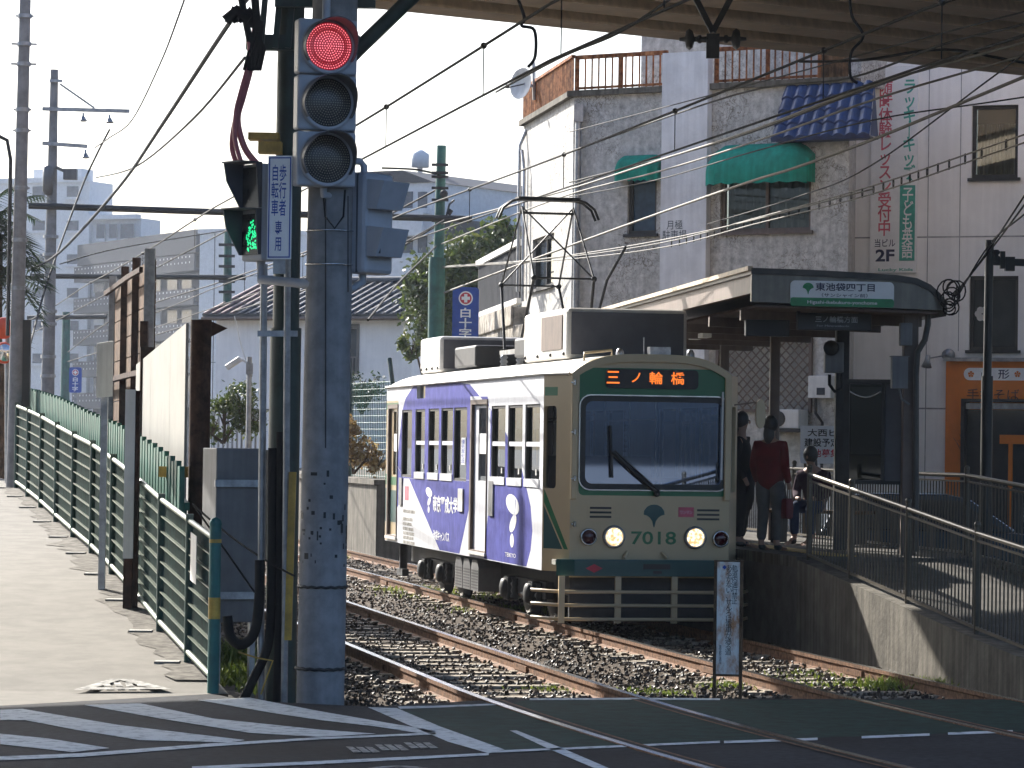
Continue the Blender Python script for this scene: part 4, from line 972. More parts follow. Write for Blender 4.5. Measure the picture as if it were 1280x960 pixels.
for y, w_ in ((175, 70), (220, 55), (247, 50), (275, 60), (300, 64), (325, 60), (352, 66)):
    mb = MB(); a0, z = z5(200, y); a1, _ = z5(200+w_, y); mb.fb(FS, a0, a1, z-.022, z+.022, .003, .0015); mb.build('small_print', paintworn, tram)
mb = MB(); a, z = z5(222, 75); mb.fb(FS, a-.16, a+.16, z-.1, z+.1, .003, .0015); mb.build('pink_mark', bannerred, tram)
mb = MB(); a, z = z5(190, 65); mb.fb(FS, a-.13, a+.13, z-.2, z+.2, .02, .002); mb.build('side_plate', galv, tram)
mb = MB(); a, z = z5(708, 105); mb.fb(FS, a-.14, a+.14, z-.22, z+.22, .02, .002); mb.build('side_plate', galv, tram)
mb = MB(); a, z = z5(534, 115); mb.fb(FS, a-.17, a+.17, z-.15, z+.15, .02, .002); mb.build('card_reader', whitepl, tram)
# front furniture
mb = MB(); frame_ring(mb, FF, rrect(wsq[0]-.05, wsq[2]+.05, wsq[3]-.05, wsq[1]+.05, .13), rrect(wsq[0]+.02, wsq[2]-.02, wsq[3]+.02, wsq[1]-.02, .08), -.02, .02); f = mb.build('windscreen', black, tram)
mb = MB(); frame_ring(mb, FF, rrect(wsq[0]-.06, wsq[2]+.06, wsq[3]-.06, wsq[1]+.06, .14), rrect(wsq[0]-.045, wsq[2]+.045, wsq[3]-.045, wsq[1]+.045, .125), .0, .026); mb.build('trim', chrome, f)
mb = MB(); poly(mb, FF, rrect(wsq[0]-.01, wsq[2]+.01, wsq[3]-.01, wsq[1]+.01, .09), -.01); mb.build('glass', wsglass, f)
q = FF.pix(757, 461)+FF.pix(872, 487); mb = MB(); mb.prism([FF.pt(a, z, .004) for a, z in rrect(q[0], q[2], q[3], q[1], .05)], FF.n*.03); db = mb.build('destination_display', black, tram)
for ch_, x0, x1 in (('三', 764, 780), ('ノ', 795, 806), ('輪', 817, 834), ('橋', 844, 861)):
    a0 = FF.pix(x0, 0)[0]; a1 = FF.pix(x1, 0)[0]; zt = FF.pix(800, 464.5 if ch_ != 'ノ' else 466)[1]; zb_ = FF.pix(800, 480 if ch_ != 'ノ' else 478)[1]
    ftext(db, FF, ch_, ledor, a0, a1, zb_, zt, .036, .012)
def wiper(pts, r): 
    mb = MB(); mb.tube([FF.pt(*FF.pix(x, y), d) for x, y, d in pts], r, 6); return mb
mb = wiper([(820, 616, .05), (790, 590, .08), (763, 565, .07)], .02); mb.tube([FF.pt(*FF.pix(823, 614), .05), FF.pt(*FF.pix(766, 563), .08)], .012, 6); mb.bar(FF.pt(*FF.pix(762, 532), .05), FF.pt(*FF.pix(764, 597), .05), .02, .025); mb.ball(FF.pt(*FF.pix(820, 617), .04), .04); mb.build('wiper', rubberblk, tram)
mb = MB(); mb.bar(FF.pt(*FF.pix(902, 490), .06), FF.pt(*FF.pix(900, 600), .06), .016, .02); mb.build('wiper', whitepl, tram)
mb = MB(); mb.bar(FF.pt(*FF.pix(806, 600), -.1), FF.pt(*FF.pix(900, 600), -.1), .04, .05); mb.build('dash_rail', darkmetal, tram)
for x0, x1, y0, y1 in ((734, 767, 632, 649), (868, 902, 635, 652)):
    q = FF.pix(x0, y0)+FF.pix(x1, y1); mb = MB(); mb.fb(FF, q[0], q[2], q[3], q[1], .008, .001); v_ = mb.build('air_vent', cream, tram)
    mb = MB()
    for k in range(3): z = q[3]+(q[1]-q[3])*(k+.5)/3; mb.fb(FF, q[0]+.03, q[2]-.03, z-.012, z+.012, .011, .002)
    mb.build('slot', black, v_)
# ginkgo leaf emblem
c = FF.pix(817.5, 645); mb = MB(); pts = [(-.125, .015), (-.12, .06), (-.085, .105), (-.04, .128), (0, .132), (.04, .128), (.085, .105), (.12, .06), (.125, .015), (.085, .005), (.05, -.02), (.022, -.06), (.006, -.13), (-.006, -.13), (-.022, -.06), (-.05, -.02), (-.085, .005)]
poly(mb, FF, [(c[0]+x, c[1]+z) for x, z in pts], .004); mb.build('leaf_emblem', tramteal, tram)
q = FF.pix(848, 634)+FF.pix(867, 646.5); mb = MB(); mb.fb(FF, q[0], q[2], q[3], q[1], .006, .001); t_ = mb.build('tag_plate', bannerred, tram)
ftext(t_, FF, 'ワンマン', signwhite, q[0]+.02, q[2]-.02, q[3]+.035, q[1]-.04, .01, 0)
q = FF.pix(789, 664)+FF.pix(845, 681); ftext(tram, FF, '7018', tramgreen, q[0], q[2], q[3], q[1], .004, .015)
for px, py, r, mt, nm in ((767, 671, .105, headl, 'headlight'), (868.5, 672, .105, headl, 'headlight'), (735, 671, .08, None, 'tail_lamp'), (900, 673.5, .08, None, 'tail_lamp')):
    a, z = FF.pix(px, py); o = FF.pt(a, z, 0); mb = MB(); mb.lathe(o, FF.n, [(r*1.28, .0), (r*1.28, .03), (r*1.1, .06), (r, .05), (r, .02)], 24); hl = mb.build(nm, galv if mt else chrome, tram)
    mb = MB(); mb.lathe(o, FF.n, [(r*1.0, .02), (r*.8, .04), (r*.4, .052), (0, .055)], 20); mb.build('lens', mt or M('tail_lens', (.05, .006, .01), .15), hl)
for y in (478, 540, 598, 655): a, z = FF.pix(717, y); mb = MB(); mb.tube([FF.pt(a, z-.03, .06), FF.pt(a, z+.03, .06)], .018, 8); mb.fb(FF, a-.04, a+.01, z-.01, z+.01, .06, .05); mb.build('hinge', chrome, tram)
# bumper and guard rails
def wrap(d, z, u=.42): return [FC.pt(FC.L-u, z, d), FC.pt(FC.L-.03, z, d), FF.pt(.04, z, d), FF.pt(FF.L-.04, z, d), FD.pt(.03, z, d), FD.pt(u, z, d)]
mb = MB(); w0 = wrap(.004, .62, .1); w1 = wrap(.11, .62, .1); hgt = Z_UP*.19
for i in range(5):
    mb.face([w1[i], w1[i+1], w1[i+1]+hgt, w1[i]+hgt]); mb.face([w0[i]+hgt, w1[i]+hgt, w1[i+1]+hgt, w0[i+1]+hgt]); mb.face([w0[i], w1[i], w1[i+1], w0[i+1]])
mb.face([w0[0], w1[0], w1[0]+hgt, w0[0]+hgt]); bm = mb.build('bumper', tramteal, tram)
a, z = FF.pix(740, 710); mb = MB(); poly(mb, FF, [(a-.1, z), (a, z-.05), (a+.1, z), (a, z+.05)], .115); mb.build('red_diamond', inkred, bm)
a, z = FF.pix(819, 708); mb = MB(); mb.fb(FF, a-.17, a+.15, z-.03, z+.03, .118, .1); mb.fb(FF, a-.05, a+.05, z-.08, z-.05, .117, .1); mb.build('coupler_slot', black, bm)
for z in (.44, .285, .125):
    mb = MB(); mb.tube(wrap(.17, z, .5), .02, 8); mb.build('guard_rail', cream, tram)
for x in (709, 779, 849, 908):
    a = FF.pix(x, 0)[0]; mb = MB(); mb.fb(FF, a-.035, a+.035, .08 if x < 900 else .3, .62, .15, .11); mb.build('guard_post', cream, tram)
for x0, x1 in ((788, 793), (842, 836)):
    mb = MB(); mb.tube([FF.pt(FF.pix(x0, 0)[0], .83, .05), FF.pt(FF.pix(x1, 0)[0], .9, .01)], .02, 6); mb.build('hose_bracket', cream, tram)
# underframe, bogies, equipment
mb = MB(); mb.par(TL(.35, -.82, .36), nv*1.64, tv*(LN-.7), Z_UP*.3); mb.par(TL(.2, -.9, .1), nv*1.8, tv*.05, Z_UP*.5); mb.build('underframe', darkmetal, tram)
for ub in (2.6, 8.7):
    mb = MB(); mb.par(TL(ub-1.2, -.93, .28), nv*.1, tv*2.4, Z_UP*.2); mb.par(TL(ub-1.2, .83, .28), nv*.1, tv*2.4, Z_UP*.2); mb.par(TL(ub-.25, -.8, .2), nv*1.6, tv*.5, Z_UP*.3); bg_ = mb.build('bogie', darkmetal, tram)
    for du in (-.75, .75):
        mb = MB(); mb.lathe(TL(ub+du, -.76, .34), nv, [(.0, 0), (.08, -.02), (.28, 0), (.33, .02), (.33, .1), (.36, .12), (.36, .14), (0, .14)], 28); mb.build('wheel', darkmetal, bg_); mb = MB(); mb.lathe(TL(ub+du, .76, .34), -nv, [(.0, 0), (.33, .02), (.33, .1), (.36, .12), (.36, .14), (0, .14)], 28); mb.build('wheel', darkmetal, bg_)
        mb = MB(); mb.par(TL(ub+du-.14, -1.03, .18), nv*.14, tv*.28, Z_UP*.3); mb.lathe(TL(ub+du, -1.03, .33), -nv, [(.13, 0), (.12, .05), (.06, .07), (0, .07)], 14); mb.build('axle_box', darkmetal, bg_, bevel=.02)
        for s in (-.24, .24): mb = MB(); mb.lathe(TL(ub+du+s, -.96, .22), Z_UP, [(.055, 0), (.055, .03), (.035, .05), (.055, .09), (.035, .13), (.055, .17), (.035, .2), (.05, .25)], 10); mb.build('spring', darkmetal, bg_)
qa, qb = FS.pix(574, 0)[0], FS.pix(604, 0)[0]
for k in range(3):
    a0 = qa+(qb-qa)*k/3+.02; a1 = qa+(qb-qa)*(k+1)/3-.04; mb = MB(); mb.fb(FS, a0, a1, .22, .52, -.05, -.5); mb.prism([FS.pt(a0, .52, -.05), FS.pt(a1, .52, -.05), FS.pt(a1-.1, .62, -.05), FS.pt(a0+.1, .62, -.05)], FS.n*-.4); rb = mb.build('resistor_box', greybox, tram)
    mb = MB()
    for j in range(7): z = .25+j*.037; mb.fb(FS, a0+.05, a1-.05, z, z+.018, -.046, -.06)
    mb.build('louvre', black, rb)
mb = MB(); mb.tube([TL(11.6, -.95, .66), TL(11.6, -.95, .2)], .06); mb.par(TL(11.4, -1.0, .15), nv*.1, tv*.5, Z_UP*.1); mb.build('rear_step', darkmetal, tram)
# roof boxes
def rbox(u0, u1, v0, v1, z0, z1, name, grille=None):
    mb = MB(); mb.par(TL(u0, v0, z0), nv*(v1-v0), tv*(u1-u0), Z_UP*(z1-z0)); o = mb.build(name, [tramroof], tram, bevel=.05)
    mb = MB(); mb.par(TL(u0-.012, v0+.05, z0+.05), nv*(v1-v0-.1), tv*.01, Z_UP*(z1-z0-.1)); mb.build('front_plate', acgrey, o)
    if grille: mb = MB(); mb.par(TL(grille[0], v0-.012, z0+.12), nv*.01, tv*(grille[1]-grille[0]), Z_UP*(z1-z0-.2)); mb.build('grille', brownsteel, o)
    mb = MB()
    for k in range(4): mb.ball(TL(u0+.15+k*(u1-u0-.3)/3, v0-.005, z0+.06), .022, seg=8, ring=5)
    mb.build('bolt', darkmetal, o)
    return o
rbox(1.25, 3.85, -.74, .74, 3.16, 3.77, 'air_conditioner', (1.5, 2.7)); rbox(9.9, 11.6, -.74, .6, 3.16, 3.68, 'roof_unit')
mb = MB(); mb.par(TL(4.2, -.65, 3.25), nv*1.2, tv*.7, Z_UP*.25); mb.build('roof_equipment', darkmetal, tram, bevel=.03); mb = MB(); mb.par(TL(7.9, -.6, 3.2), nv*1.1, tv*1.6, Z_UP*.3); mb.build('roof_equipment', darkmetal, tram, bevel=.03)
mb = MB()
for u, v in ((.35, -.3), (.35, .55)): mb.lathe(TL(u, v, 3.17), Z_UP, [(.05, 0), (.05, .05), (.03, .09), (0, .1)], 10)
mb.par(TL(.3, .05, 3.2), nv*.25, tv*.15, Z_UP*.09); mb.tube([TL(.4, .0, 3.2), TL(.4, .0, 3.4)], .008); mb.build('roof_fitting', galv, tram)
mb = MB(); mb.tube([TL(.25, -.75, 3.08), TL(.25, -.75, 3.2), TL(.25, -.42, 3.24), TL(.25, -.42, 3.16)], .018, 6); mb.build('roof_handle', cream, tram)
# pantograph
u0 = 6.0; pg = MB(); mb = MB()
for s in (-1, 1):
    for d in (-1, 1):
        k_ = TL(u0+d*1.1, s*.4, 4.3); mb.tube([TL(u0+d*.5, s*.46, 3.4), k_], .02, 8); mb.tube([k_, TL(u0, s*.35, 5.3)], .013, 8); mb.ball(k_, .04)
for d in (-1, 1): mb.tube([TL(u0+d*1.1, -.4, 4.3), TL(u0+d*1.1, .4, 4.3)], .015, 6)
mb.tube([TL(u0-1.1, .4, 4.3), TL(u0, -.35, 5.3)], .011, 6); mb.tube([TL(u0+1.1, -.4, 4.3), TL(u0, .35, 5.3)], .011, 6); mb.tube([TL(u0, -.38, 5.22), TL(u0, .38, 5.22)], .018, 6)
mb.tube([TL(u0-.4, .5, 3.4), TL(u0-.9, .62, 4.3), TL(u0-1.0, .85, 4.75)], .02, 6)
pn = mb.build('pantograph', black, tram)
mb = MB()
for du in (-.1, .1): mb.tube([TL(u0+du, v, z) for v, z in ((-.68, 5.14), (-.62, 5.28), (-.5, 5.37), (-.4, 5.4), (.4, 5.4), (.5, 5.37), (.62, 5.28), (.68, 5.14))], .018, 8)
mb.par(TL(u0-.13, -.42, 5.385), nv*.84, tv*.26, Z_UP*.045); mb.build('collector_shoe', black, pn)
mb = MB()
for s in (-1, 1):
    mb.par(TL(u0-.7, s*.46-.03, 3.33), nv*.06, tv*1.4, Z_UP*.06)
    for d in (-.55, .55): mb.lathe(TL(u0+d, s*.46, 3.15), Z_UP, [(.03, 0), (.06, .03), (.035, .06), (.06, .09), (.035, .12), (.06, .15), (.03, .18)], 10)
mb.build('base_frame', galv, pn)
# rear-view mirror on its arm
mb = MB(); o = FF.pt(FF.L+.03, 2.62, .06); e = FF.pt(FF.pix(951, 0)[0], 2.66, .18); mb.tube([o, e], .01, 6); ma = mb.build('mirror_arm', brownsteel, tram)
mb = MB(); c = e-Z_UP*.14; mb.prism([c+FF.r*.055*math.cos(t)+Z_UP*.17*(abs(math.sin(t))**.6*(1 if math.sin(t) > 0 else -1)) for t in [2*math.pi*k/24 for k in range(24)]], FF.n*.05); mb.build('mirror', cream, ma)

# ================================================================== the stop: platform, ramp, canopy, railings
def xpl(D): return 4.6-.192*(D-30)
PW = 2.35
pf = thing('platform', (xpl(42), 42, 0), 'raised concrete tram platform beside the tram with stained face', 'platform')
def slab(mb, Dz, off0, off1, zb=-.2):
    for (a, za), (b, zb_) in zip(Dz, Dz[1:]):
        P = lambda D, o, z: Vector((xpl(D)+o, D+.19*o, z))
        mb.face([P(a, off0, za), P(a, off1, za), P(b, off1, zb_), P(b, off0, zb_)]); mb.face([P(a, off0, zb), P(a, off0, za), P(b, off0, zb_), P(b, off0, zb)]); mb.face([P(a, off1, zb), P(a, off1, za), P(b, off1, zb_), P(b, off1, zb)])
    (a, za), (b, zb_) = Dz[0], Dz[-1]
    mb.face([P(a, off0, zb), P(a, off1, zb), P(a, off1, za), P(a, off0, za)]); mb.face([P(b, off0, zb), P(b, off1, zb), P(b, off1, zb_), P(b, off0, zb_)])
mb = MB(); slab(mb, [(37.4, .92), (54, .92)], .02, PW); mb.build('slab', platcon, pf)
mb = MB(); slab(mb, [(37.35, .924), (54, .924)], .0, .3, .8); mb.build('edge_stone', concrete, pf)
mb = MB(); slab(mb, [(37.6, .93), (54, .93)], .45, .75, .9); mb.build('tactile_strip', yellow, pf)
rp = thing('ramp', (xpl(33), 33, 0), 'sloping concrete access ramp with stained side wall leading up to the platform', 'ramp')
mb = MB(); slab(mb, [(28.9, .19), (29.8, .26), (31.2, .36), (33.6, .57), (37.33, .89)], .0, .22); mb.build('side_wall', concrete, rp)
mb = MB(); slab(mb, [(28.6, .02), (31.2, .25), (37.34, .87)], .23, PW-.2); mb.build('surface', platcon, rp)
mb = MB(); slab(mb, [(28.9, .19), (31.2, .36), (37.33, .89)], PW-.19, PW); mb.build('side_wall', concrete, rp)
def zr_(D): return lerp_tab([(28.9, .19), (29.8, .26), (31.2, .36), (33.6, .57), (37.33, .89), (60, .92)], D)
def railing(name, label, off, Ds, mat):
    t = thing(name, (xpl(Ds[0])+off, Ds[0], zr_(Ds[0])), label, 'railing')
    P = lambda D, z: Vector((xpl(D)+off, D+.19*off, zr_(D)+z))
    for D in Ds:
        mb = MB(); mb.tube([P(D, -.12), P(D, 1.02)], .028, 10); mb.ball(P(D, 1.03), .034, seg=10, ring=6); mb.build('post', mat, t)
    for a, b in zip(Ds, Ds[1:]):
        mb = MB(); mb.tube([P(a, .95), P(b, .95)], .026, 8); mb.build('handrail', mat, t)
        mb = MB(); mb.bar(P(a, .06), P(b, .06), .035, .03); mb.bar(P(a, .88), P(b, .88), .025, .02); n = int(abs(b-a)/.105)
        for k in range(1, n): D = a+(b-a)*k/n; mb.tube([P(D, .06), P(D, .88)], .009, 6)
        mb.build('baluster_panel', mat, t)
Dn = [37.3, 35.7, 33.75, 31.65, 29.7, 28.9]
railing('ramp_railing', 'bronze balustrade along the track side of the ramp', .12, Dn, bronze)
railing('platform_railing', 'balustrade along the far side of platform and ramp, behind the notice board', PW-.1, [54, 51, 48, 45.5, 43, 40.5, 38.3, 36, 33.8, 31.6, 29.4], bronze)
# canopy
FA = Fr((2.7, 38), (4.99, 38.25)); back = Vector((-1.42, 13, 0))
cn = thing('platform_canopy', (3.9, 44, 0), 'long tram stop canopy with rounded end fascia and brown posts', 'canopy')
prof = [FA.pix(938, 335), FA.pix(1000, 337), FA.pix(1060, 340), FA.pix(1120, 344), FA.pix(1145, 348), FA.pix(1162, 356), FA.pix(1174, 367), FA.pix(1181, 379), FA.pix(1183, 388)]
mb = MB(); out = [FA.pt(a, z, .06) for a, z in prof]; n = len(prof); inn_ = [FA.pt(a-.02*(i/n), z-.07, .06) for i, (a, z) in enumerate(prof)]
for i in range(n-1):
    mb.face([out[i], out[i+1], out[i+1]+back, out[i]+back]); mb.face([inn_[i], inn_[i+1], inn_[i+1]+back, inn_[i]+back]); mb.face([out[i], out[i+1], inn_[i+1], inn_[i]]); mb.face([out[i]+back, out[i+1]+back, inn_[i+1]+back, inn_[i]+back])
mb.face([out[0], inn_[0], inn_[0]+back, out[0]+back]); mb.build('roof_sheet', canopyd, cn)
mb = MB(); fas = [FA.pix(939, 337.5)]+[(a-.015, z-.035) for a, z in prof[1:-1]]+[FA.pix(1180, 388), FA.pix(938.5, 377)]
mb.prism([FA.pt(a, z, -.03) for a, z in fas], FA.n*.06); mb.build('end_fascia', canopym, cn)
mb = MB(); a0, z0 = FA.pix(938, 379); a1, z1 = FA.pix(1180, 390)
lo = [FA.pt(a0+.05, z0-.02, -.05), FA.pt(a1-.05, z1, -.05)]
mb.face([lo[0], lo[1], lo[1]+back, lo[0]+back]); N_ = 90
for k in range(N_):
    o = back*(k/N_); mb.tube([lo[0]+o-Z_UP*.01, lo[1]+o-Z_UP*.01], .02, 6, caps=False)
mb.build('soffit', brownsteel, cn)
mb = MB(); e_ = FA.pt(.02, FA.pix(938, 350)[1], -.02); mb.par(e_-Z_UP*.14, FA.r*.08, back, Z_UP*.22); mb.build('edge_beam', brownsteel, cn)
mb = MB(); e_ = FA.pt(.0, prof[0][1]-.03, .06); mb.par(e_, FA.r*-.06, back, Z_UP*.05); mb.build('gutter', beige, cn)
for k in range(6):
    mb = MB(); o = back*(k+.4)/6; mb.bar(lo[0]+o-Z_UP*.08, lo[1]+o-Z_UP*.08, .08, .12); mb.build('cross_beam', brownsteel, cn)
for k in (1, 3): mb = MB(); o = lo[0].lerp(lo[1], .3)+back*(k+.2)/6-Z_UP*.1; mb.bar(o, o+back*.09, .12, .06); mb.build('strip_light', whitepl, cn)
def post(px, D, y0, w_, mat, z0=.92):
    p = W(px, 500, D); mb = MB(); mb.box((p.x, D, (z0+zat(px, y0, D))/2), w_, w_, zat(px, y0, D)-z0); mb.build('post', mat, cn, bevel=.012); return p
post(1137, 38.6, 388, .17, brownsteel); post(968, 44, 400, .13, brownsteel); post(1052, 40.2, 392, .16, darkmetal); post(905, 49, 410, .13, brownsteel); 
# pipes and boxes on the near post
mb = MB(); P = lambda x, y, D=38.45: W(x, y, D); mb.tube([P(1160, 392), P(1160, 405), P(1156, 425), P(1147, 440), P(1145, 470), P(1145, 690)], .035, 8); solo(mb, 'conduit', canopyd, P(1145, 690), 'grey conduit bending down from the canopy along its near post', 'conduit')
mb = MB(); q = W(1132, 418, 38.4); mb.box(q, .14, .12, .26); solo(mb, 'junction_box', greybox, q, 'small grey junction box at the top of the near canopy post', 'electrical box', bevel=.01)
mb = MB(); q = W(1124, 466, 38.3); mb.box(q, .18, .16, .36); mb.box(q+Z_UP*.185, .21, .18, .012); mb.tube([q-Z_UP*.18, q-Z_UP*.3+Vector((.03, 0, 0)), q-Z_UP*.36+Vector((.12, 0, 0))], .014); solo(mb, 'control_box', greybox, q-Z_UP*.18, 'pale grey control box fixed low on the near canopy post', 'electrical box', bevel=.01)
# stop name sign
ns = thing('stop_name_sign', FA.pt(1.1, 3.8, .04), 'white and green stop name board with ginkgo leaf on the canopy end', 'sign')
q = FX(FA, 987, 1116, 351, 385); zg = FA.pix(1050, 373)[1]
mb = MB(); pts = rrect(q[0], q[1], q[2], q[3], .05, 4); pts = [(a, z+(.03*math.sin(math.pi*(a-q[0])/(q[1]-q[0])) if z > zg else 0)) for a, z in pts]
mb.prism([FA.pt(a, z, .034) for a, z in pts], FA.n*.02); mb.build('board', signwhite, ns)
mb = MB(); poly(mb, FA, rrect(q[0], q[1], q[2], zg, .03), .057); mb.build('green_band', signgreen, ns)
t = FX(FA, 1018, 1092, 353.5, 365); ftext(ns, FA, '東池袋四丁目', ink, *t, .058, .02)
t = FX(FA, 1026, 1083, 366.5, 372.5); ftext(ns, FA, '（サンシャイン前）', ink, *t, .058, .01)
t = FX(FA, 1008, 1095, 375.5, 382.5); ftext(ns, FA, 'Higashi-ikebukuro-yonchome', signwhite, *t, .06, .01)
c = FA.pix(1009, 361); mb = MB(); poly(mb, FA, [(c[0]+x*.5, c[1]+z*.5) for x, z in [(-.125, .015), (-.12, .06), (-.085, .105), (-.04, .128), (0, .132), (.04, .128), (.085, .105), (.12, .06), (.125, .015), (.085, .005), (.05, -.02), (.022, -.06), (.006, -.13), (-.006, -.13), (-.022, -.06), (-.05, -.02), (-.085, .005)]], .058); mb.build('leaf_emblem', signgreen, ns)
hs = thing('direction_sign', FA.pt(1.0, 3.4, -.3), 'dark hanging direction board under the canopy end', 'sign')
FH = Fr((2.95, 38.6), (4.4, 38.75)); q = FX(FH, 996, 1088, 391, 414); mb = MB(); mb.fb(FH, *q, .05, -.05); mb.build('board', black, hs, bevel=.01)
t = FX(FH, 1018, 1071, 395, 404); ftext(hs, FH, '三ノ輪橋方面', galv, *t, .056, .01); t = FX(FH, 1020, 1060, 406, 409); ftext(hs, FH, 'For Minowabashi', galv, *t, .056, 0)
mb = MB()
for x in (1003, 1080): a = FH.pix(x, 0)[0]; mb.fb(FH, a-.02, a+.02, q[3], q[3]+.12, .02, -.02)
mb.build('hanger', darkmetal, hs)
mb = MB(); q = FX(FH, 938, 993, 398, 420); mb.fb(FH, *q, -.3, -.4); solo(mb, 'departure_board', black, FH.pt(q[0], q[2], -.35), 'black departure board hanging behind the direction sign', 'sign', bevel=.01)
sp = thing('loudspeaker', W(1042, 448, 39.6), 'beige loudspeaker horn box under the canopy', 'loudspeaker')
mb = MB(); c = W(1042, 447, 39.6); mb.box(c, .22, .2, .36); mb.build('housing', greybox, sp, bevel=.012)
mb = MB(); mb.lathe(W(1040, 435, 39.5), (-.3, -1, 0), [(.0, .02), (.05, .03), (.085, .07), (.09, .07), (.09, 0)], 16); mb.build('horn', darkmetal, sp)
mb = MB(); a = W(1037, 468, 39.6); mb.tube([a, a+Vector((0, 0, -.12)), a+Vector((.06, 0, -.2)), a+Vector((.15, .1, -.17)), a+Vector((.16, .2, 0))], .02); mb.build('cable', rubber, sp)
# notice board
FN = Fr(P2(1050, 39.2), P2(1137, 39.0)); nb = thing('notice_board', FN.pt(.4, 1.7), 'glazed dark-framed notice case standing on the platform', 'notice board')
q = FX(FN, 1056, 1134, 474, 606); mb = MB(); a0, a1, z0, z1 = q
am = FN.pix(1112, 0)[0]; al = FN.pix(1067, 0)[0]
mb.fb(FN, a0, a1, z0, z1, 0, -.08); mb.build('case', acgrey, nb)
mb = MB()
for x in (a0, al-.025, am-.03, a1-.04): mb.fb(FN, x, x+.04, z0, z1, .05, .003)
mb.fb(FN, a0+.04, a1-.04, z1-.05, z1, .05, .004); mb.fb(FN, a0+.04, a1-.04, z0, z0+.04, .05, .004); mb.build('frame', darkmetal, nb)
mb = MB(); mb.fb(FN, al+.03, am-.04, z0+.35, z1-.09, .01, .003); mb.build('timetable', signwhite, nb)
mb = MB(); mb.fb(FN, al+.03, am-.04, z0+.06, z0+.33, .01, .003); mb.build('yellow_notice', yellow, nb)
mb = MB(); mb.fb(FN, al+.02, am-.03, z0+.05, z1-.06, .034, .03); mb.build('glass', wglass, nb)
mb = MB()
for x in (a0+.06, a1-.1): mb.fb(FN, x, x+.05, .92, z0, -.02, -.07)
mb.build('leg', darkmetal, nb)
mb = MB(); mb.tube([FN.pt(al+.02+(am-al-.06)*k/8, z1-.14-.07*math.sin(math.pi*k/8), .06) for k in range(9)], .014, 6); mb.build('curved_handle', chrome, nb)
# construction notice behind the platform
FK = Fr(P2(1000, 46), P2(1060, 45.8)); kn = thing('construction_notice', FK.pt(.3, 1.9), 'white painted construction notice with brush lettering behind the platform', 'sign')
q = FX(FK, 1001, 1060, 532, 580); mb = MB(); mb.fb(FK, *q, .02, 0); mb.build('board', signwhite, kn)
for s_, x0, x1, y0, y1, mt in (('大西ビル', 1010, 1060, 536, 546, inkblack), ('建設予定地', 1006, 1060, 547.5, 559, inkblack), ('敷地募集中', 1005, 1060, 561, 572, inkred)):
    t = FX(FK, x0, x1, y0, y1); ftext(kn, FK, s_, mt, *t, .025, .015)
mb = MB(); a = q[0]+.05; mb.fb(FK, a, a+.05, 0, q[2], 0, -.05); mb.fb(FK, q[1]-.1, q[1]-.05, 0, q[2], 0, -.05); mb.build('post', wood, kn)
mt_ = thing('meter_box', W(1031, 490, 54.6), 'white gas or power meter box on the wall under the lattice window', 'meter')
q = FX(F1, 1017, 1045, 470, 498); mb = MB(); mb.fb(F1, *q, .2, .003); mb.build('box', whitepl, mt_, bevel=.01); mb = MB(); q2 = FX(F1, 1028, 1038, 485, 494); mb.fb(F1, *q2, .21, .2); mb.build('window', midglass, mt_)
mb = MB(); a = q[0]+.1; mb.tube([F1.pt(a, q[2], .1), F1.pt(a, q[2]-.25, .1), F1.pt(a+.12, q[2]-.4, .1), F1.pt(a+.12, .3, .1)], .025); mb.build('pipe', darkmetal, mt_)
ac = thing('air_conditioner_unit', F1.pt(3.8, 1.9, .3), 'beige outdoor air conditioner unit under the lattice window', 'air conditioner')
q = FX(F1, 975, 1012, 512, 536); mb = MB(); mb.fb(F1, *q, .4, .05); mb.build('casing', whitepl, ac, bevel=.015); mb = MB(); mb.lathe(F1.pt(q[0]+.18, (q[2]+q[3])/2, .4), F1.n, [(.13, 0), (.13, .01), (.11, .012), (0, .008)], 18); mb.build('fan_grille', darkmetal, ac)
mb = MB(); mb.fb(F1, q[0]-.05, q[1]+.05, q[2]-.06, q[2], .45, .003); mb.build('bracket', darkmetal, ac)

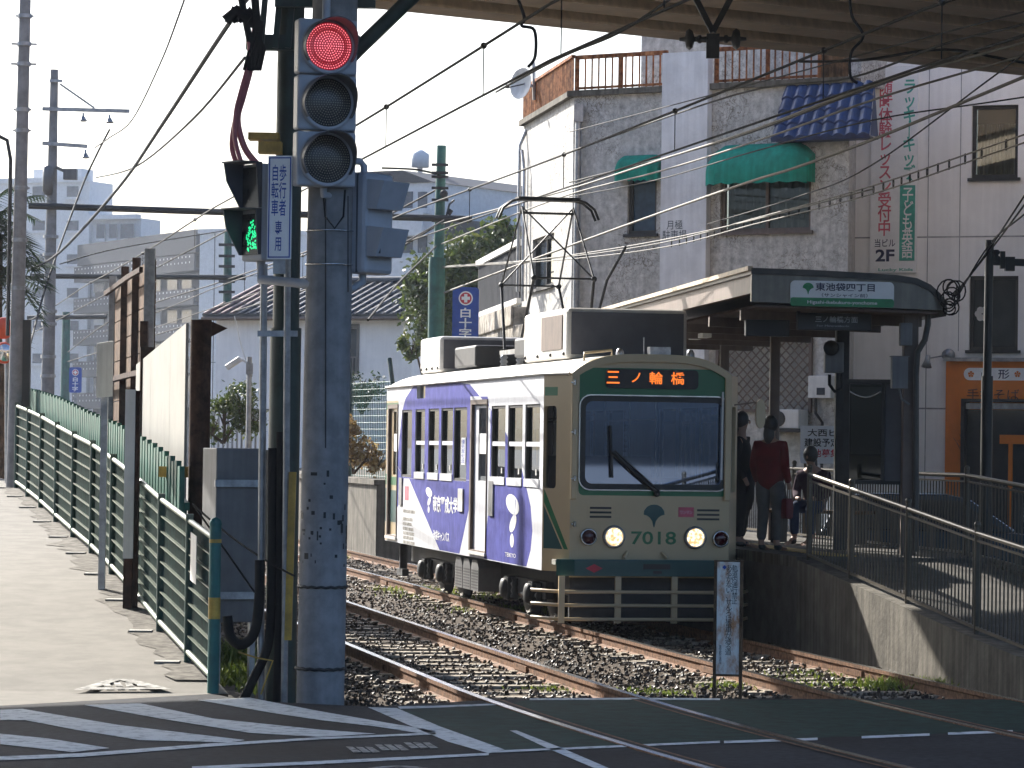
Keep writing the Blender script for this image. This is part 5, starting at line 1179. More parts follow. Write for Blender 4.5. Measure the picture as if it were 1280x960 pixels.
# ================================================================== people on the platform
def person(loc, rz, label, H, coat, legs, hair, bag=None, seated=False, coatlen=.5, lean=0):
    k = H/1.7; t = thing('person', loc, label, 'person', rz=rz); V3 = lambda x, y, z: Vector((x*k, y*k, z*k))
    if not seated:
        J = [V3(0, 0, .95), V3(0, .0, 1.12), V3(0, .01, 1.34), V3(0, 0, 1.46), V3(0, -.01, 1.53), V3(0, -.02, 1.62), V3(0, -.015, 1.7)]
        rad = [.09*k, .1*k, .14*k, .06*k, .055*k, .085*k, .055*k]; E = [(0, 1), (1, 2), (2, 3), (3, 4), (4, 5), (5, 6)]
        for s in (-1, 1):
            i = len(J); J += [V3(s*.1, 0, .88), V3(s*.105, -.03, .48), V3(s*.11, .02, .08), V3(s*.12, -.1, .035)]; rad += [.09*k, .06*k, .042*k, .035*k]; E += [(0, i), (i, i+1), (i+1, i+2), (i+2, i+3)]
            i = len(J); J += [V3(s*.19, 0, 1.38), V3(s*.23, .03, 1.1), V3(s*.22, -.1, .88), V3(s*.22, -.14, .79)]; rad += [.058*k, .044*k, .032*k, .03*k]; E += [(2, i), (i, i+1), (i+1, i+2), (i+2, i+3)]
    else:
        J = [V3(0, 0, .5), V3(0, -.02, .68), V3(0, -.1, .9), V3(0, -.15, 1.02), V3(0, -.19, 1.08), V3(0, -.22, 1.16), V3(0, -.21, 1.24)]
        rad = [.13*k, .13*k, .15*k, .06*k, .055*k, .085*k, .055*k]; E = [(0, 1), (1, 2), (2, 3), (3, 4), (4, 5), (5, 6)]
        for s in (-1, 1):
            i = len(J); J += [V3(s*.1, -.1, .5), V3(s*.12, -.45, .5), V3(s*.12, -.42, .08), V3(s*.12, -.54, .035)]; rad += [.09*k, .065*k, .042*k, .035*k]; E += [(0, i), (i, i+1), (i+1, i+2), (i+2, i+3)]
            i = len(J); J += [V3(s*.19, -.1, .92), V3(s*.24, -.12, .68), V3(s*.12, -.34, .6), V3(s*.05, -.4, .6)]; rad += [.06*k, .046*k, .034*k, .03*k]; E += [(2, i), (i, i+1), (i+1, i+2), (i+2, i+3)]
    skinpart('body', J, E, rad, skin, t)
    B0_ = J[0]; C = J[:4]+[]; rC = [.19*k, .16*k, .165*k, .075*k]; cJ = [J[0]-V3(0, 0, .16 if not seated else .02), J[1], J[2], J[3]+V3(0, 0, -.01)]; cE = [(0, 1), (1, 2), (2, 3)]
    if not seated:
        for s in (-1, 1): cJ.append(V3(s*.1, 0, .8)); rC.append(.125*k); cE.append((0, len(cJ)-1))
        cJ[0] = J[0]-V3(0, 0, .03)
    if not seated and coatlen > .3: cJ.append(V3(0, .02, .95-coatlen)); rC.append(.2*k); cE.append((0, len(cJ)-1))
    for s, o in ((-1, 7), (1, 15)):
        i = len(cJ); cJ += [J[o+4], J[o+5], J[o+6]]; rC += [.075*k, .062*k, .05*k]; cE += [(2, i), (i, i+1), (i+1, i+2)]
    skinpart('coat', cJ, cE, rC, coat, t)
    for s, o in ((-1, 7), (1, 15)):
        skinpart('trouser_leg', [J[o]+(V3(0, 0, .06) if not seated else V3(0, 0, 0)), J[o+1], J[o+2]+V3(0, 0, .03)], [(0, 1), (1, 2)], [.125*k, .08*k, .065*k], legs, t)
        skinpart('shoe', [J[o+2]-V3(0, -.02, .03), J[o+3]], [(0, 1)], [.05*k, .042*k], inkblack, t)
    h = J[5]; mb = MB(); X = XF[t]; mb.ball(X @ (h+V3(0, .025, .03)), .1*k, .105*k, .12*k, 14, 10)
    mb.ball(X @ (h+V3(0, .07, -.1)), .075*k, .05*k, .14*k, 12, 8); mb.build('hair', hair, t)
    mb = MB(); f = h+V3(0, -.088, -.005); mb.ball(X @ f, .014*k, .02*k, .022*k, 8, 6); mb.build('nose', skin, t)
    for s in (-1, 1): mb = MB(); mb.ball(X @ (h+V3(s*.032, -.08, .02)), .011*k, .006*k, .007*k, 8, 6); mb.build('eye', inkblack, t)
    for s in (-1, 1):                                                # hands: palm, four fingers and thumb
        wr, pm = (J[10 if s < 0 else 18] if not seated else J[10 if s < 0 else 18]), None
        d = (wr-J[9 if s < 0 else 17]).normalized(); sd = d.cross(Vector((0, 1, 0))).normalized()
        HJ = [wr, wr+d*.05*k]; HE = [(0, 1)]; HR = [(.026*k, .018*k), (.034*k, .018*k)]
        for fi in range(4):
            off = sd*(fi-1.5)*.017*k; i = len(HJ); L_ = (.06, .07, .065, .05)[fi]*k
            HJ += [wr+d*.07*k+off, wr+d*(.07*k+L_*.55)+off+Vector((0, -.008*k, 0)), wr+d*(.07*k+L_)+off+Vector((0, -.025*k, 0))]; HR += [.0085*k, .008*k, .0065*k]; HE += [(1, i), (i, i+1), (i+1, i+2)]
        i = len(HJ); HJ += [wr+d*.03*k-sd*.035*k+Vector((0, -.015*k, 0)), wr+d*.065*k-sd*.045*k+Vector((0, -.03*k, 0))]; HR += [.01*k, .008*k]; HE += [(0, i), (i, i+1)]
        skinpart('hand', HJ, HE, HR, skin, t, levels=1)
    return t
pw = person((3.04, 39.4, .93), R(150), 'woman in a red coat and pale trousers standing with her back turned', 1.52, redcoat, trouser, hairm, coatlen=.05)
pb = person((2.78, 40.6, .93), R(75), 'person in a long black coat at the tram front door', 1.58, blackcoat, blackcoat, hairm, coatlen=.55)
ps = person((3.85, 42.3, .93), R(-30), 'person in a plum jacket sitting bent forward behind the railing', 1.6, purplecoat, denim, hairm, seated=True)
bn = thing('platform_bench', (3.85, 42.35, .93), 'dark platform bench under the seated person', 'bench', rz=R(-30)); X = XF[bn]
mb = MB(); mb.par(X @ Vector((-.7, -.12, .38)), X.to_3x3() @ Vector((1.4, 0, 0)), X.to_3x3() @ Vector((0, .4, 0)), Z_UP*.04); mb.build('seat', wood, bn)
for s in (-.55, .55): mb = MB(); mb.par(X @ Vector((s-.03, -.1, 0)), X.to_3x3() @ Vector((.06, 0, 0)), X.to_3x3() @ Vector((0, .36, 0)), Z_UP*.38); mb.build('leg', darkmetal, bn)
hb = thing('shoulder_bag', (3.22, 39.32, 1.5), 'dark red handbag carried by the woman in the red coat', 'bag'); mb = MB(); mb.box((3.22, 39.32, 1.42), .1, .26, .24, R(20)); mb.build('body', M('bag_red', (.12, .015, .02), .6), hb, bevel=.03)
mb = MB(); mb.tube([(3.22, 39.22, 1.54), (3.2, 39.24, 1.66), (3.2, 39.38, 1.66), (3.22, 39.42, 1.54)], .008); mb.build('handle', inkblack, hb)
# parked car behind the platform
cx = Vector((6.3, 49.2, 0)); car = thing('parked_car', cx, 'blue hatchback car parked in the street behind the platform railing', 'car'); FCr = Fr((4.4, 48.5), (8.3, 48.5))
def carprof(d, pts): return [FCr.pt(a, z, d) for a, z in pts]
bodyp = [(0, .35), (3.85, .35), (3.9, .6), (3.75, .82), (2.9, .95), (0.1, .98), (-.02, .6)]; cab = [(.12, .98), (.35, 1.42), (.7, 1.5), (1.9, 1.5), (2.25, 1.42), (2.95, .95)]
mb = MB(); mb.prism(carprof(0, bodyp), FCr.n*-1.6); mb.prism(carprof(-.1, cab), FCr.n*-1.4); mb.build('body', carblue, car, bevel=.04)
mb = MB(); mb.face(carprof(-.095, [(.3, 1.0), (.45, 1.38), (1.2, 1.42), (1.2, 1.0)])); mb.face(carprof(-.095, [(1.28, 1.0), (1.28, 1.42), (2.1, 1.4), (2.7, 1.0)])); mb.build('side_window', dglass, car)
for a in (.75, 3.1):
    mb = MB(); mb.lathe(FCr.pt(a, .31, .01), FCr.n, [(.31, -.2), (.31, 0), (.2, .01), (.18, -.02), (0, -.01)], 24); wh = mb.build('wheel', rubberblk, car); mb = MB(); mb.disc(FCr.pt(a, .31, .012), FCr.n, .19); mb.build('rim', galv, wh)
mb = MB(); mb.fb(FCr, 3.7, 3.85, .65, .78, .01, -.2); mb.build('headlight', whitepl, car); mb = MB(); mb.fb(FCr, -.03, .08, .7, .9, .01, -.2); mb.build('tail_light', inkred, car)
# no-entry post sign by the track
FG = Fr(P2(893, 29.4), P2(929, 29.35)); wsn = thing('track_warning_sign', FG.pt(.1, -.05), 'rust-streaked narrow warning board on two short posts beside the track', 'sign')
q = FX(FG, 897, 925, 702, 843); rs = M('rusty_signboard', (.8, .78, .72), .6, col2=(.45, .2, .08), var=.06, scale=4, lo=.47, hi=.62, sx=2)
mb = MB(); mb.fb(FG, *q, .012, 0); mb.build('board', rs, wsn)
zb0 = -.1
for x0, x1 in ((893, 896.5), (925.5, 929)): a = FX(FG, x0, x1, 700, 702); mb = MB(); mb.fb(FG, a[0], a[1], zb0, a[3], .02, -.04); mb.build('post', wood, wsn)
mb = MB(); mb.fb(FG, q[0]-.02, q[1]+.02, q[3], q[3]+.012, .015, -.02); mb.fb(FG, q[0]-.0, q[1]+.0, q[2]-.02, q[2], .015, -.02); mb.build('rail', wood, wsn)
t = FX(FG, 915.5, 922, 706, 755); ftext(wsn, FG, V('軌道内通行禁止'), inkblack, *t, .015, .0, line=.82)
t = FX(FG, 908, 914.5, 706, 819); ftext(wsn, FG, V('あるかない、せんろは電車が通る道'), inkblack, *t, .015, .0, line=.82)
t = FX(FG, 899, 902, 806, 830); ftext(wsn, FG, V('東京都交通局'), inkblack, *t, .015, .0, line=.82)
mb = MB(); a, z = FG.pix(906, 709); poly(mb, FG, [(a-.02, z), (a, z-.02), (a+.02, z), (a, z+.02)], .0135); mb.build('blue_mark', signblue, wsn)
def smooth(P, k=6):
    Q = []
    for i in range(len(P)-1):
        p0, p1, p2, p3 = P[max(i-1, 0)], P[i], P[i+1], P[min(i+2, len(P)-1)]
        for j in range(k):
            t = j/k; Q.append(.5*((2*p1)+(p2-p0)*t+(2*p0-5*p1+4*p2-p3)*t*t+(3*p1-p0-3*p2+p3)*t**3))
    return Q+[P[-1]]
# ================================================================== signal pole and what hangs on it
pb0 = G(400, 872); D_ = pb0.y; PX, PY = pb0.x, pb0.y
sp_ = thing('signal_pole', pb0, 'thick grey concrete pole carrying the traffic light beside the crossing', 'pole')
mb = MB(); mb.tube([(PX, PY, -.3), (PX+.02, PY, 3), (PX+.05, PY, 7.4)], .2, 28, r1=.185); rnd = random.Random(5)
for _ in range(46):
    th = R(rnd.uniform(-80, 80)); z = rnd.choice([rnd.uniform(1.0, 1.9), rnd.uniform(1.1, 1.6)]); s = rnd.uniform(.008, .016); w_ = s*rnd.choice([1, 1, 1, .4, 2.2]); hh = s*rnd.choice([1, 1, 1, 2.4])
    rr_ = .2025-.002*z; c = Vector((PX+.007*z+rr_*math.sin(th), PY-rr_*math.cos(th), z)); tx_ = Vector((math.cos(th), math.sin(th), 0))
    mb.face([c-tx_*w_-Z_UP*hh, c+tx_*w_-Z_UP*hh, c+tx_*w_+Z_UP*hh, c-tx_*w_+Z_UP*hh], 1)
mb.build('shaft', [polecon, black], sp_)
for z, r in ((zat(400, 733, D_), .012), (zat(400, 835, D_), .014), (zat(400, 289, D_), .008), (zat(400, 331, D_), .008)):
    mb = MB(); rr_ = .204-.0015*z; n = 32; mb.tube([(PX+.007*z+rr_*math.cos(2*math.pi*k/n), PY+rr_*math.sin(2*math.pi*k/n), z+(.004*(-1)**k if z < 1.3 else 0)) for k in range(n+1)], r, 6); mb.build('band', darkmetal if z < 2 else chrome, sp_)
mb = MB()
for x in (407, 435): mb.tube([W(x, 245, D_-.195), W(x, 365, D_-.2), W(x, 560 if x < 420 else 350, D_-.2)], .006, 6)
mb.build('seam', darkmetal, sp_)
# traffic light
FT = Fr((W(372, 130, 27.55).x, 27.55), (W(446, 130, 27.7).x, 27.7))
tl = thing('traffic_light', FT.pt(FT.L/2, 4.2), 'three-lens traffic light showing red on the concrete pole', 'traffic light')
zt, zb_ = FT.pix(410, 23)[1], FT.pix(410, 234)[1]; hz = (zt-zb_)/3
for k in range(3):
    z1 = zt-hz*k; z0 = z1-hz; mb = MB(); mb.fb(FT, 0, FT.L, z0+.006, z1-.006, 0, -.16); hs_ = mb.build('housing', siggrey, tl, bevel=.02)
    c = FT.pt(FT.L*.5, (z0+z1)/2, 0); Rl = .2
    mb = MB(); mb.lathe(c, FT.n, [(Rl+.03, .001), (Rl+.03, .03), (Rl, .035), (Rl, .01)], 36); mb.build('bezel', siggrey, hs_)
    mb = MB(); mb.lathe(c, FT.n, [(Rl, .012), (Rl*.7, .03), (Rl*.3, .04), (0, .042)], 32); mb.build('lens', lensdark if k else M('red_lens_base', (.25, .01, .03), .3), hs_)
    mb = MB()
    for ring in range(0, 10):
        n = max(1, ring*6); rr_ = Rl*.95*ring/9.4
        for j in range(n):
            t = 2*math.pi*j/n; p = c+FT.r*rr_*math.cos(t)+Z_UP*rr_*math.sin(t)+FT.n*(.046-.032*(rr_/Rl)**2); mb.disc(p, FT.n, .0055, 6)
    mb.build('led_dots', reddot if k == 0 else M('dull_leds', (.2, .19, .14), .4), hs_)
    if k == 0: mb = MB(); mb.lathe(c, FT.n, [(Rl*.99, .0135), (Rl*.7, .0315), (Rl*.3, .0415), (0, .0435)], 32); mb.build('red_glow', lensred, hs_)
    mb = MB(); n = 30; Lv = .3; top = []; t0, t1 = R(-35), R(215)
    for j in range(n+1):
        t = t0+(t1-t0)*j/n; d = Lv*(.35+.65*max(0, math.sin(t)))*1.0; b = c+FT.r*(Rl+.015)*math.cos(t)+Z_UP*(Rl+.015)*math.sin(t)
        top.append((b+FT.n*.02, b+FT.n*(d+.02)-Z_UP*.02*d))
    for j in range(n):
        a, b = top[j], top[j+1]; mb.face([a[0], b[0], b[1], a[1]]); o2 = lambda p: p+(p-c-FT.n*(p-c).dot(FT.n)).normalized()*.008
        mb.face([o2(a[0]), o2(b[0]), o2(b[1]), o2(a[1])]); mb.face([a[1], b[1], o2(b[1]), o2(a[1])])
    mb.sm = [True]*len(mb.sm); mb.build('visor', visor, hs_)
mb = MB(); mb.tube([FT.pt(FT.L/2, zt, -.08), FT.pt(FT.L/2, zt+.25, -.08), (PX+.04, PY-.1, zt+.25)], .035); mb.tube([FT.pt(FT.L/2, zb_, -.08), FT.pt(FT.L/2, zb_-.06, -.08), (PX+.04, PY-.15, zb_-.06)], .03); mb.build('bracket', siggrey, tl)
mb = MB(); a = W(404, 240, 27.7); mb.tube([a, a+Vector((.02, 0, -.2)), a+Vector((.1, -.02, -.3)), a+Vector((.17, 0, -.2)), a+Vector((.18, .0, .02))], .009, 6); mb.build('cable_loop', rubber, tl)
# pedestrian signals
FP = Fr((W(302, 260, 28.25).x, 28.25), (W(328, 260, 28.02).x, 28.02))
ps_ = thing('pedestrian_signal', FP.pt(.2, 3.6), 'pedestrian signal showing a green figure, turned towards the pavement', 'pedestrian signal')
zt, zm, zb_ = FP.pix(315, 205)[1], FP.pix(315, 263)[1], FP.pix(315, 326)[1]
mb = MB(); mb.fb(FP, 0, FP.L, zb_, zt, 0, -.2); mb.build('housing', siggrey, ps_, bevel=.02)
for a, b, nm in ((zm+.02, zt-.03, 'red_lens'), (zb_+.05, zm-.03, 'green_lens')):
    mb = MB(); mb.fb(FP, .03, FP.L-.03, a, b, .012, .001); ln = mb.build(nm, lensdark, ps_)
    mb = MB(); v0 = (.015, b+.02); P_ = lambda aa, z, d: FP.pt(aa, z, d)
    mb.prism([P_(.01, a, .0), P_(.01, b+.03, 0), P_(.01, b+.03, .2), P_(.01, b-.12, .17), P_(.01, a, .03)], FP.r*.012); mb.prism([P_(FP.L-.022, a, .0), P_(FP.L-.022, b+.03, 0), P_(FP.L-.022, b+.03, .06), P_(FP.L-.022, a, .03)], FP.r*.012); mb.fb(FP, .01, FP.L-.01, b+.03, b+.042, .22, 0); mb.build('hood', visor, ln)
    if nm == 'green_lens':
        mb = MB(); cxx = FP.L*.6; zz = a+.03; hh = (b-a)*.75
        for j in range(150):
            x = random.uniform(-.1, .1); y = random.random(); ok = (y > .82 and abs(x) < .03) or (.42 < y < .8 and abs(x) < .05) or (.3 < y < .62 and abs(x) < .085-.05*abs(y-.5)) or (y < .42 and (.01 < abs(x) < .06 or abs(x) < .05*(1-y)+.02))
            if ok: mb.disc(FP.pt(cxx+x, zz+hh*y, .016), FP.n, .009, 6)
        mb.build('green_figure', lensgreen, ln)
mb = MB(); a = FP.pt(FP.L*.5, zb_, -.1); mb.tube([a, a-Z_UP*.15, (PX-.15, PY-.05, a.z-.2), (PX-.05, PY-.12, a.z-.2)], .04); mb.build('bracket', siggrey, ps_)
q = W(462, 275, 28.0); FR_ = Fr((W(452, 270, 27.85).x, 27.85), (W(479, 270, 28.25).x, 28.25))
p2_ = thing('pedestrian_signal', q, 'back of a grey pedestrian signal box with hoods facing right', 'pedestrian signal')
zt, zb_ = zat(465, 217, 28), zat(465, 343, 28)
ccx = W(463, 280, 28.02); ax = Vector((.8, -.6, 0)).normalized(); sd_ = Vector((.6, .8, 0)).normalized()
mb = MB(); mb.par(Vector((ccx.x, ccx.y, zb_))-ax*.1-sd_*.19, ax*.2, sd_*.38, Z_UP*(zt-zb_)); mb.build('housing', siggrey, p2_, bevel=.035)
mb = MB(); mb.par(Vector((ccx.x, ccx.y, zb_+.01))-ax*-.005-sd_*.195, ax*.015, sd_*.39, Z_UP*(zt-zb_-.02)); mb.build('door_seam', visor, p2_)
for y0, y1 in ((226, 263), (284, 322)):
    za, zb2 = zat(484, y0, 28), zat(484, y1, 28); mb = MB(); o = Vector((ccx.x, ccx.y, 0))+ax*.1; mb.prism([o-sd_*.17+Z_UP*zb2, o-sd_*.17+Z_UP*za, o-sd_*.17+ax*.18+Z_UP*(za-.02), o-sd_*.17+ax*.1+Z_UP*zb2], sd_*.34); mb.build('hood', siggrey, p2_)
mb = MB()
for y in (250, 313): mb.box(W(472, y, 27.8), .05, .04, .05)
mb.build('latch', visor, p2_)
mb = MB(); a = W(455, 208, 28); mb.tube([a+Z_UP*-.06, a, a+Vector((-.03, 0, .04)), (PX+.1, PY-.1, a.z+.04)], .03); a = W(453, 352, 28); mb.tube([a+Z_UP*.06, a, a+Vector((-.08, 0, -.06)), (PX+.05, PY-.12, a.z-.06)], .035); mb.build('bracket', siggrey, p2_)
FQ = Fr((W(336, 260, 27.75).x, 27.75), (W(364, 260, 27.7).x, 27.7)); sg = thing('pedestrian_sign', FQ.pt(.1, 3.6), 'narrow white blue-bordered sign plate with vertical Japanese lettering', 'sign')
q = FX(FQ, 336, 364, 195, 324); mb = MB(); mb.fb(FQ, *q, .012, 0); mb.build('plate', signwhite, sg)
mb = MB(); frame_ring(mb, FQ, rect(q[0]+.008, q[1]-.008, q[2]+.012, q[3]-.012), rect(q[0]+.018, q[1]-.018, q[2]+.022, q[3]-.022), .0125, .0145); mb.build('border', signblue, sg)
t = FX(FQ, 350, 358, 206, 270); ftext(sg, FQ, V('歩行者'), signblue, *t, .015, .01); t = FX(FQ, 340.5, 348.5, 206, 270); ftext(sg, FQ, V('自転車'), signblue, *t, .015, .01); t = FX(FQ, 344.5, 352.5, 276, 314); ftext(sg, FQ, V('専用'), signblue, *t, .015, .01)
mb = MB(); mb.fb(FQ, q[0]+.05, q[1]-.05, q[2]-.12, q[3], -.003, -.04); mb.build('backing_rail', galv, sg)
# dark green steel column, pipes, guard, cabinet
c = W(356, 500, 29.1); gc = thing('steel_column', (c.x, c.y, -.2), 'dark green steel column standing behind the concrete pole', 'column')
mb = MB(); mb.tube([(c.x, c.y, -.3), (c.x, c.y, zat(356, 410, 29.1))], .135, 20); mb.tube([(c.x, c.y, zat(356, 410, 29.1)), (c.x, c.y, zat(356, 400, 29.1)), (c.x+.01, c.y, 7.6)], .115, 20); mb.build('shaft', dkgreen, gc)
mb = MB(); a = W(447, 62, 29.0); b = W(530, -18, 29.0); mb.tube([W(430, 80, 29.0), a, b, b+(b-a)*1.2], .065, 12); mb.build('brace', dkgreen, gc)
mb = MB(); za = zat(330, 55, 29.1); mb.bar((W(308, 55, 29).x, 29, za), (W(450, 55, 29).x, 29.0, za), .12, .13); za = zat(330, 3, 28.9); mb.bar((W(345, 3, 28.9).x, 28.8, za), (W(470, 3, 28.9).x, 28.8, za), .1, .1); mb.build('crossarm', dkgreen, gc)
mb = MB()
for x in (332, 350, 366): mb.bar(W(x, -8, 28.9), W(x-6, 60, 28.9), .05, .05)
mb.build('bracket', dkgreen, gc)
mb = MB(); mb.box(W(330, 171, 28.9), .26, .2, .06); mb.box(W(338, 185, 28.9), .2, .18, .1); mb.build('bracket_plate', yellow, gc)
mb = MB(); P = lambda x, y: W(x, y, 28.75); mb.tube([P(330, 330), P(328, 560), P(326, 770), P(327, 890)], .032, 10); solo(mb, 'conduit', galv, P(326, 800), 'thin galvanised conduit running down left of the dark column', 'conduit')
mb = MB(); P = lambda x, y: W(x, y, 28.6); mb.tube([P(360, 230), P(358, 585), P(356, 790), P(355, 900)], .03, 10); mb.bar(P(322, 417), P(372, 417), .03, .05); solo(mb, 'conduit', galv, P(356, 790), 'galvanised conduit running up between column and concrete pole', 'conduit')
mb = MB(); a = P(366, 590); b = P(360, 800); mb.bar(a, b, .075, .06); solo(mb, 'yellow_guard', yellow, b, 'dirty yellow guard strip at the left side of the concrete pole', 'guard')
mb = MB(); P = lambda x, y: W(x, y, 28.7)
mb.tube(smooth([P(325, 700), P(324, 750), P(318, 790), P(302, 806), P(288, 795), P(284, 770)]), .045, 10); mb.tube(smooth([P(341, 560), P(340, 700), P(339, 760), P(334, 810), P(316, 850), P(300, 885)]), .042, 10); mb.tube(smooth([P(351, 540), P(350, 700), P(349, 780), P(346, 890)]), .04, 10); solo(mb, 'cable_bundle', rubber, P(340, 840), 'black cables curving from the cabinet foot into the ground', 'cables')
mb = MB(); P = lambda x, y: W(x, y, 28.4); mb.tube([P(298, 815), P(320, 822), P(341, 826), P(334, 845), P(326, 868)], .008, 6); solo(mb, 'rope', yellow, P(326, 868), 'slack yellow cord looped at the foot of the pole', 'cord')
mb = MB(); P = lambda x, y, D: W(x, y, D); mb.tube(sagline(P(241, 630, 30.05), P(368, 720, 28.3), .05), .009, 6); mb.tube(sagline(P(241, 630, 30.05), P(318, 740, 29), .0), .009, 6); solo(mb, 'stay_wire', wirem, P(318, 740, 29), 'pair of thin stay wires from the fence post down across the cabinet', 'wire')
FB_ = Fr((W(271, 700, 30.6).x, 30.6), (W(325, 700, 30.75).x, 30.75)); cb = thing('trackside_cabinet', FB_.pt(.2, .4), 'tall plain grey trackside cabinet beside the green fence end', 'cabinet')
q = FX(FB_, 271, 325, 560, 778); mb = MB(); mb.fb(FB_, *q, 0, -.45); mb.build('casing', greybox, cb, bevel=.01)
mb = MB()
for y in (604, 744): z = FB_.pix(300, y)[1]; mb.fb(FB_, q[0]-.02, q[1]+.02, z-.035, z+.03, .035, .002)
mb.build('mounting_bar', galv, cb); mb = MB()
for a in (q[0]+.03, q[1]-.08): mb.fb(FB_, a, a+.05, -.25, q[2], -.05, -.12)
mb.build('leg', galv, cb)
# cables at the pole top
rnd = random.Random(3)
for i, (pts, mt, r) in enumerate((([(318, 28), (316, 60), (305, 110), (294, 150), (290, 185), (300, 214)], redcab, .022), ([(316, 40), (314, 80), (304, 120), (297, 150), (306, 185), (324, 208)], redcab, .028), ([(308, 30), (312, 70), (301, 115), (295, 140), (294, 175), (304, 210)], redcab, .02))):
    D = 28.6-i*.05; mb = MB(); mb.tube(smooth([W(x, y, D) for x, y in pts]), r, 8); solo(mb, 'hanging_cable', mt, W(*pts[-1], D), ('dark red cable sagging out furthest left to the pedestrian signal', 'reddish cable hanging right beside the crossarm to the pedestrian signal', 'thin reddish cable hanging between the other two to the pedestrian signal')[i], 'cable')
mb = MB()
for k in range(7):
    x0 = 283+k*4; mb.tube([W(x0, 28, 28.5), W(x0+8+rnd.uniform(-6, 10), 14+rnd.uniform(-4, 4), 28.5), W(318+rnd.uniform(-6, 12), 24+rnd.uniform(0, 18), 28.5), W(312+k*3, 62+rnd.uniform(-10, 10), 28.5), W(306+k*3, 88, 28.5)], .022, 6)
mb.tube([W(282, 26, 28.5), W(296, 13, 28.5), W(312, 25, 28.5)], .05, 8); mb.tube([W(300, -10, 28.5), W(312, 50, 28.5), W(322, 80, 28.6)], .03, 8); mb.tube([W(318, -10, 28.5), W(322, 40, 28.5)], .035, 8)
solo(mb, 'cable_tangle', rubber, W(312, 62, 28.5), 'black tangle of cable joints at the top left of the column', 'cables')

# ================================================================== fence, hoarding and posts on the left
fd = [28.3, 30.07, 32.3, 34.6, 37, 39.4, 41.9, 44.5, 47.1, 49.6, 52]
fn = thing('green_fence', (xfence(28.3), 28.3, 0), 'green metal slat fence curving up beside the pavement', 'fence')
FQz = lambda D, z, o=0: Vector((xfence(D)+o, D, zpath(D)+z))
for i, D in enumerate(fd):
    mb = MB(); mb.tube([FQz(D, -.2), FQz(D, 1.32 if i else 1.4)], .035 if i else .05, 12)
    if i == 0: mb.ball(FQz(D, 1.4), .055); 
    pz = mb.build('post', teal if i == 0 else fencegreen, fn)
    if i == 0:
        for z in (1.27, .78): mb = MB(); mb.tube([FQz(D, z-.03 if z > 1 else z-.18), FQz(D, z)], .052, 12); mb.build('reflector_band', yellow, pz)
    else:
        mb = MB(); c = FQz(D, .012, -.16); mb.par(c+Vector((-.13, -.1, -.02)), (.22, 0, 0), (0, .2, .0), (0, 0, .024)); mb.build('foot_plate', hoard, pz)
        mb = MB(); mb.box(FQz(D, 1.3), .06, .1, .06); mb.build('clamp', fencetop, pz)
for a, b in zip(fd, fd[1:]):
    mb = MB(); mb.tube([FQz(a, 1.27), FQz(b, 1.27)], .026, 8); mb.build('top_rail', fencetop, fn)
    mb = MB(); mb.tube([FQz(a, .1), FQz(b, .1)], .026, 8); mb.build('bottom_rail', fencetop, fn)
    mb = MB()
    for k in range(7):
        z = .24+k*.145; d = (FQz(b, z)-FQz(a, z)); mb.par(FQz(a, z, -.012), d, (.05, 0, -.012), (0, 0, .012), 1)
    n = int((b-a)/.06)
    for k in range(1, n): D = a+(b-a)*k/n; mb.tube([FQz(D, .1, .03), FQz(D, 1.25, .03)], .006, 5, caps=False)
    if a > 33: mb.par(FQz(a, .12, .05), FQz(b, .12, .05)-FQz(a, .12, .05), (.006, 0, 0), (0, 0, 1.12))
    mb.build('slat_panel', [fencegreen, fencetop], fn)
mb = MB(); q0 = FQz(29.1, .8, -.06); q1 = FQz(29.5, .8, -.06); mb.par(q0, q1-q0, (.004, 0, 0), (0, 0, .42)); solo(mb, 'paper_notice', whitepl, q0, 'curled white paper notice tied to the fence near its end post', 'notice')
pk = thing('picket_fence', (xfence(36)+.35, 36, zpath(36)), 'taller green board fence with square tops right behind the slat fence', 'fence')
D = 33.4; k = 0; mb = MB()
while D < 54:
    w_ = .17; dz = 1.5+(.03 if k % 2 else 0); x0 = xfence(D)+.3; mb.par((x0, D, zpath(D)-.2), (-.2182*w_, w_, 0), (.05, .01, 0), (0, 0, dz+.2)); D += .27; k += 1
mb.build('boards', pickgreen, pk)
mb = MB(); D = 33.4
while D < 54: mb.bar((xfence(D)+.38, D, zpath(D)+1.1), (xfence(D+2)+.38, D+2, zpath(D+2)+1.1), .05, .08); mb.bar((xfence(D)+.38, D, zpath(D)+.4), (xfence(D+2)+.38, D+2, zpath(D+2)+.4), .05, .08); D += 2
mb.build('rail', pickgreen, pk); mb = MB(); D = 33.5; mb.prism([(xfence(33.4)+.36, 33.4, .2), (xfence(54)+.36, 54, 1.3), (xfence(54)+.36, 54, 2.6), (xfence(33.4)+.36, 33.4, 1.45)], (.02, 0, 0)); mb.build('back_sheet', fencegreen, pk)
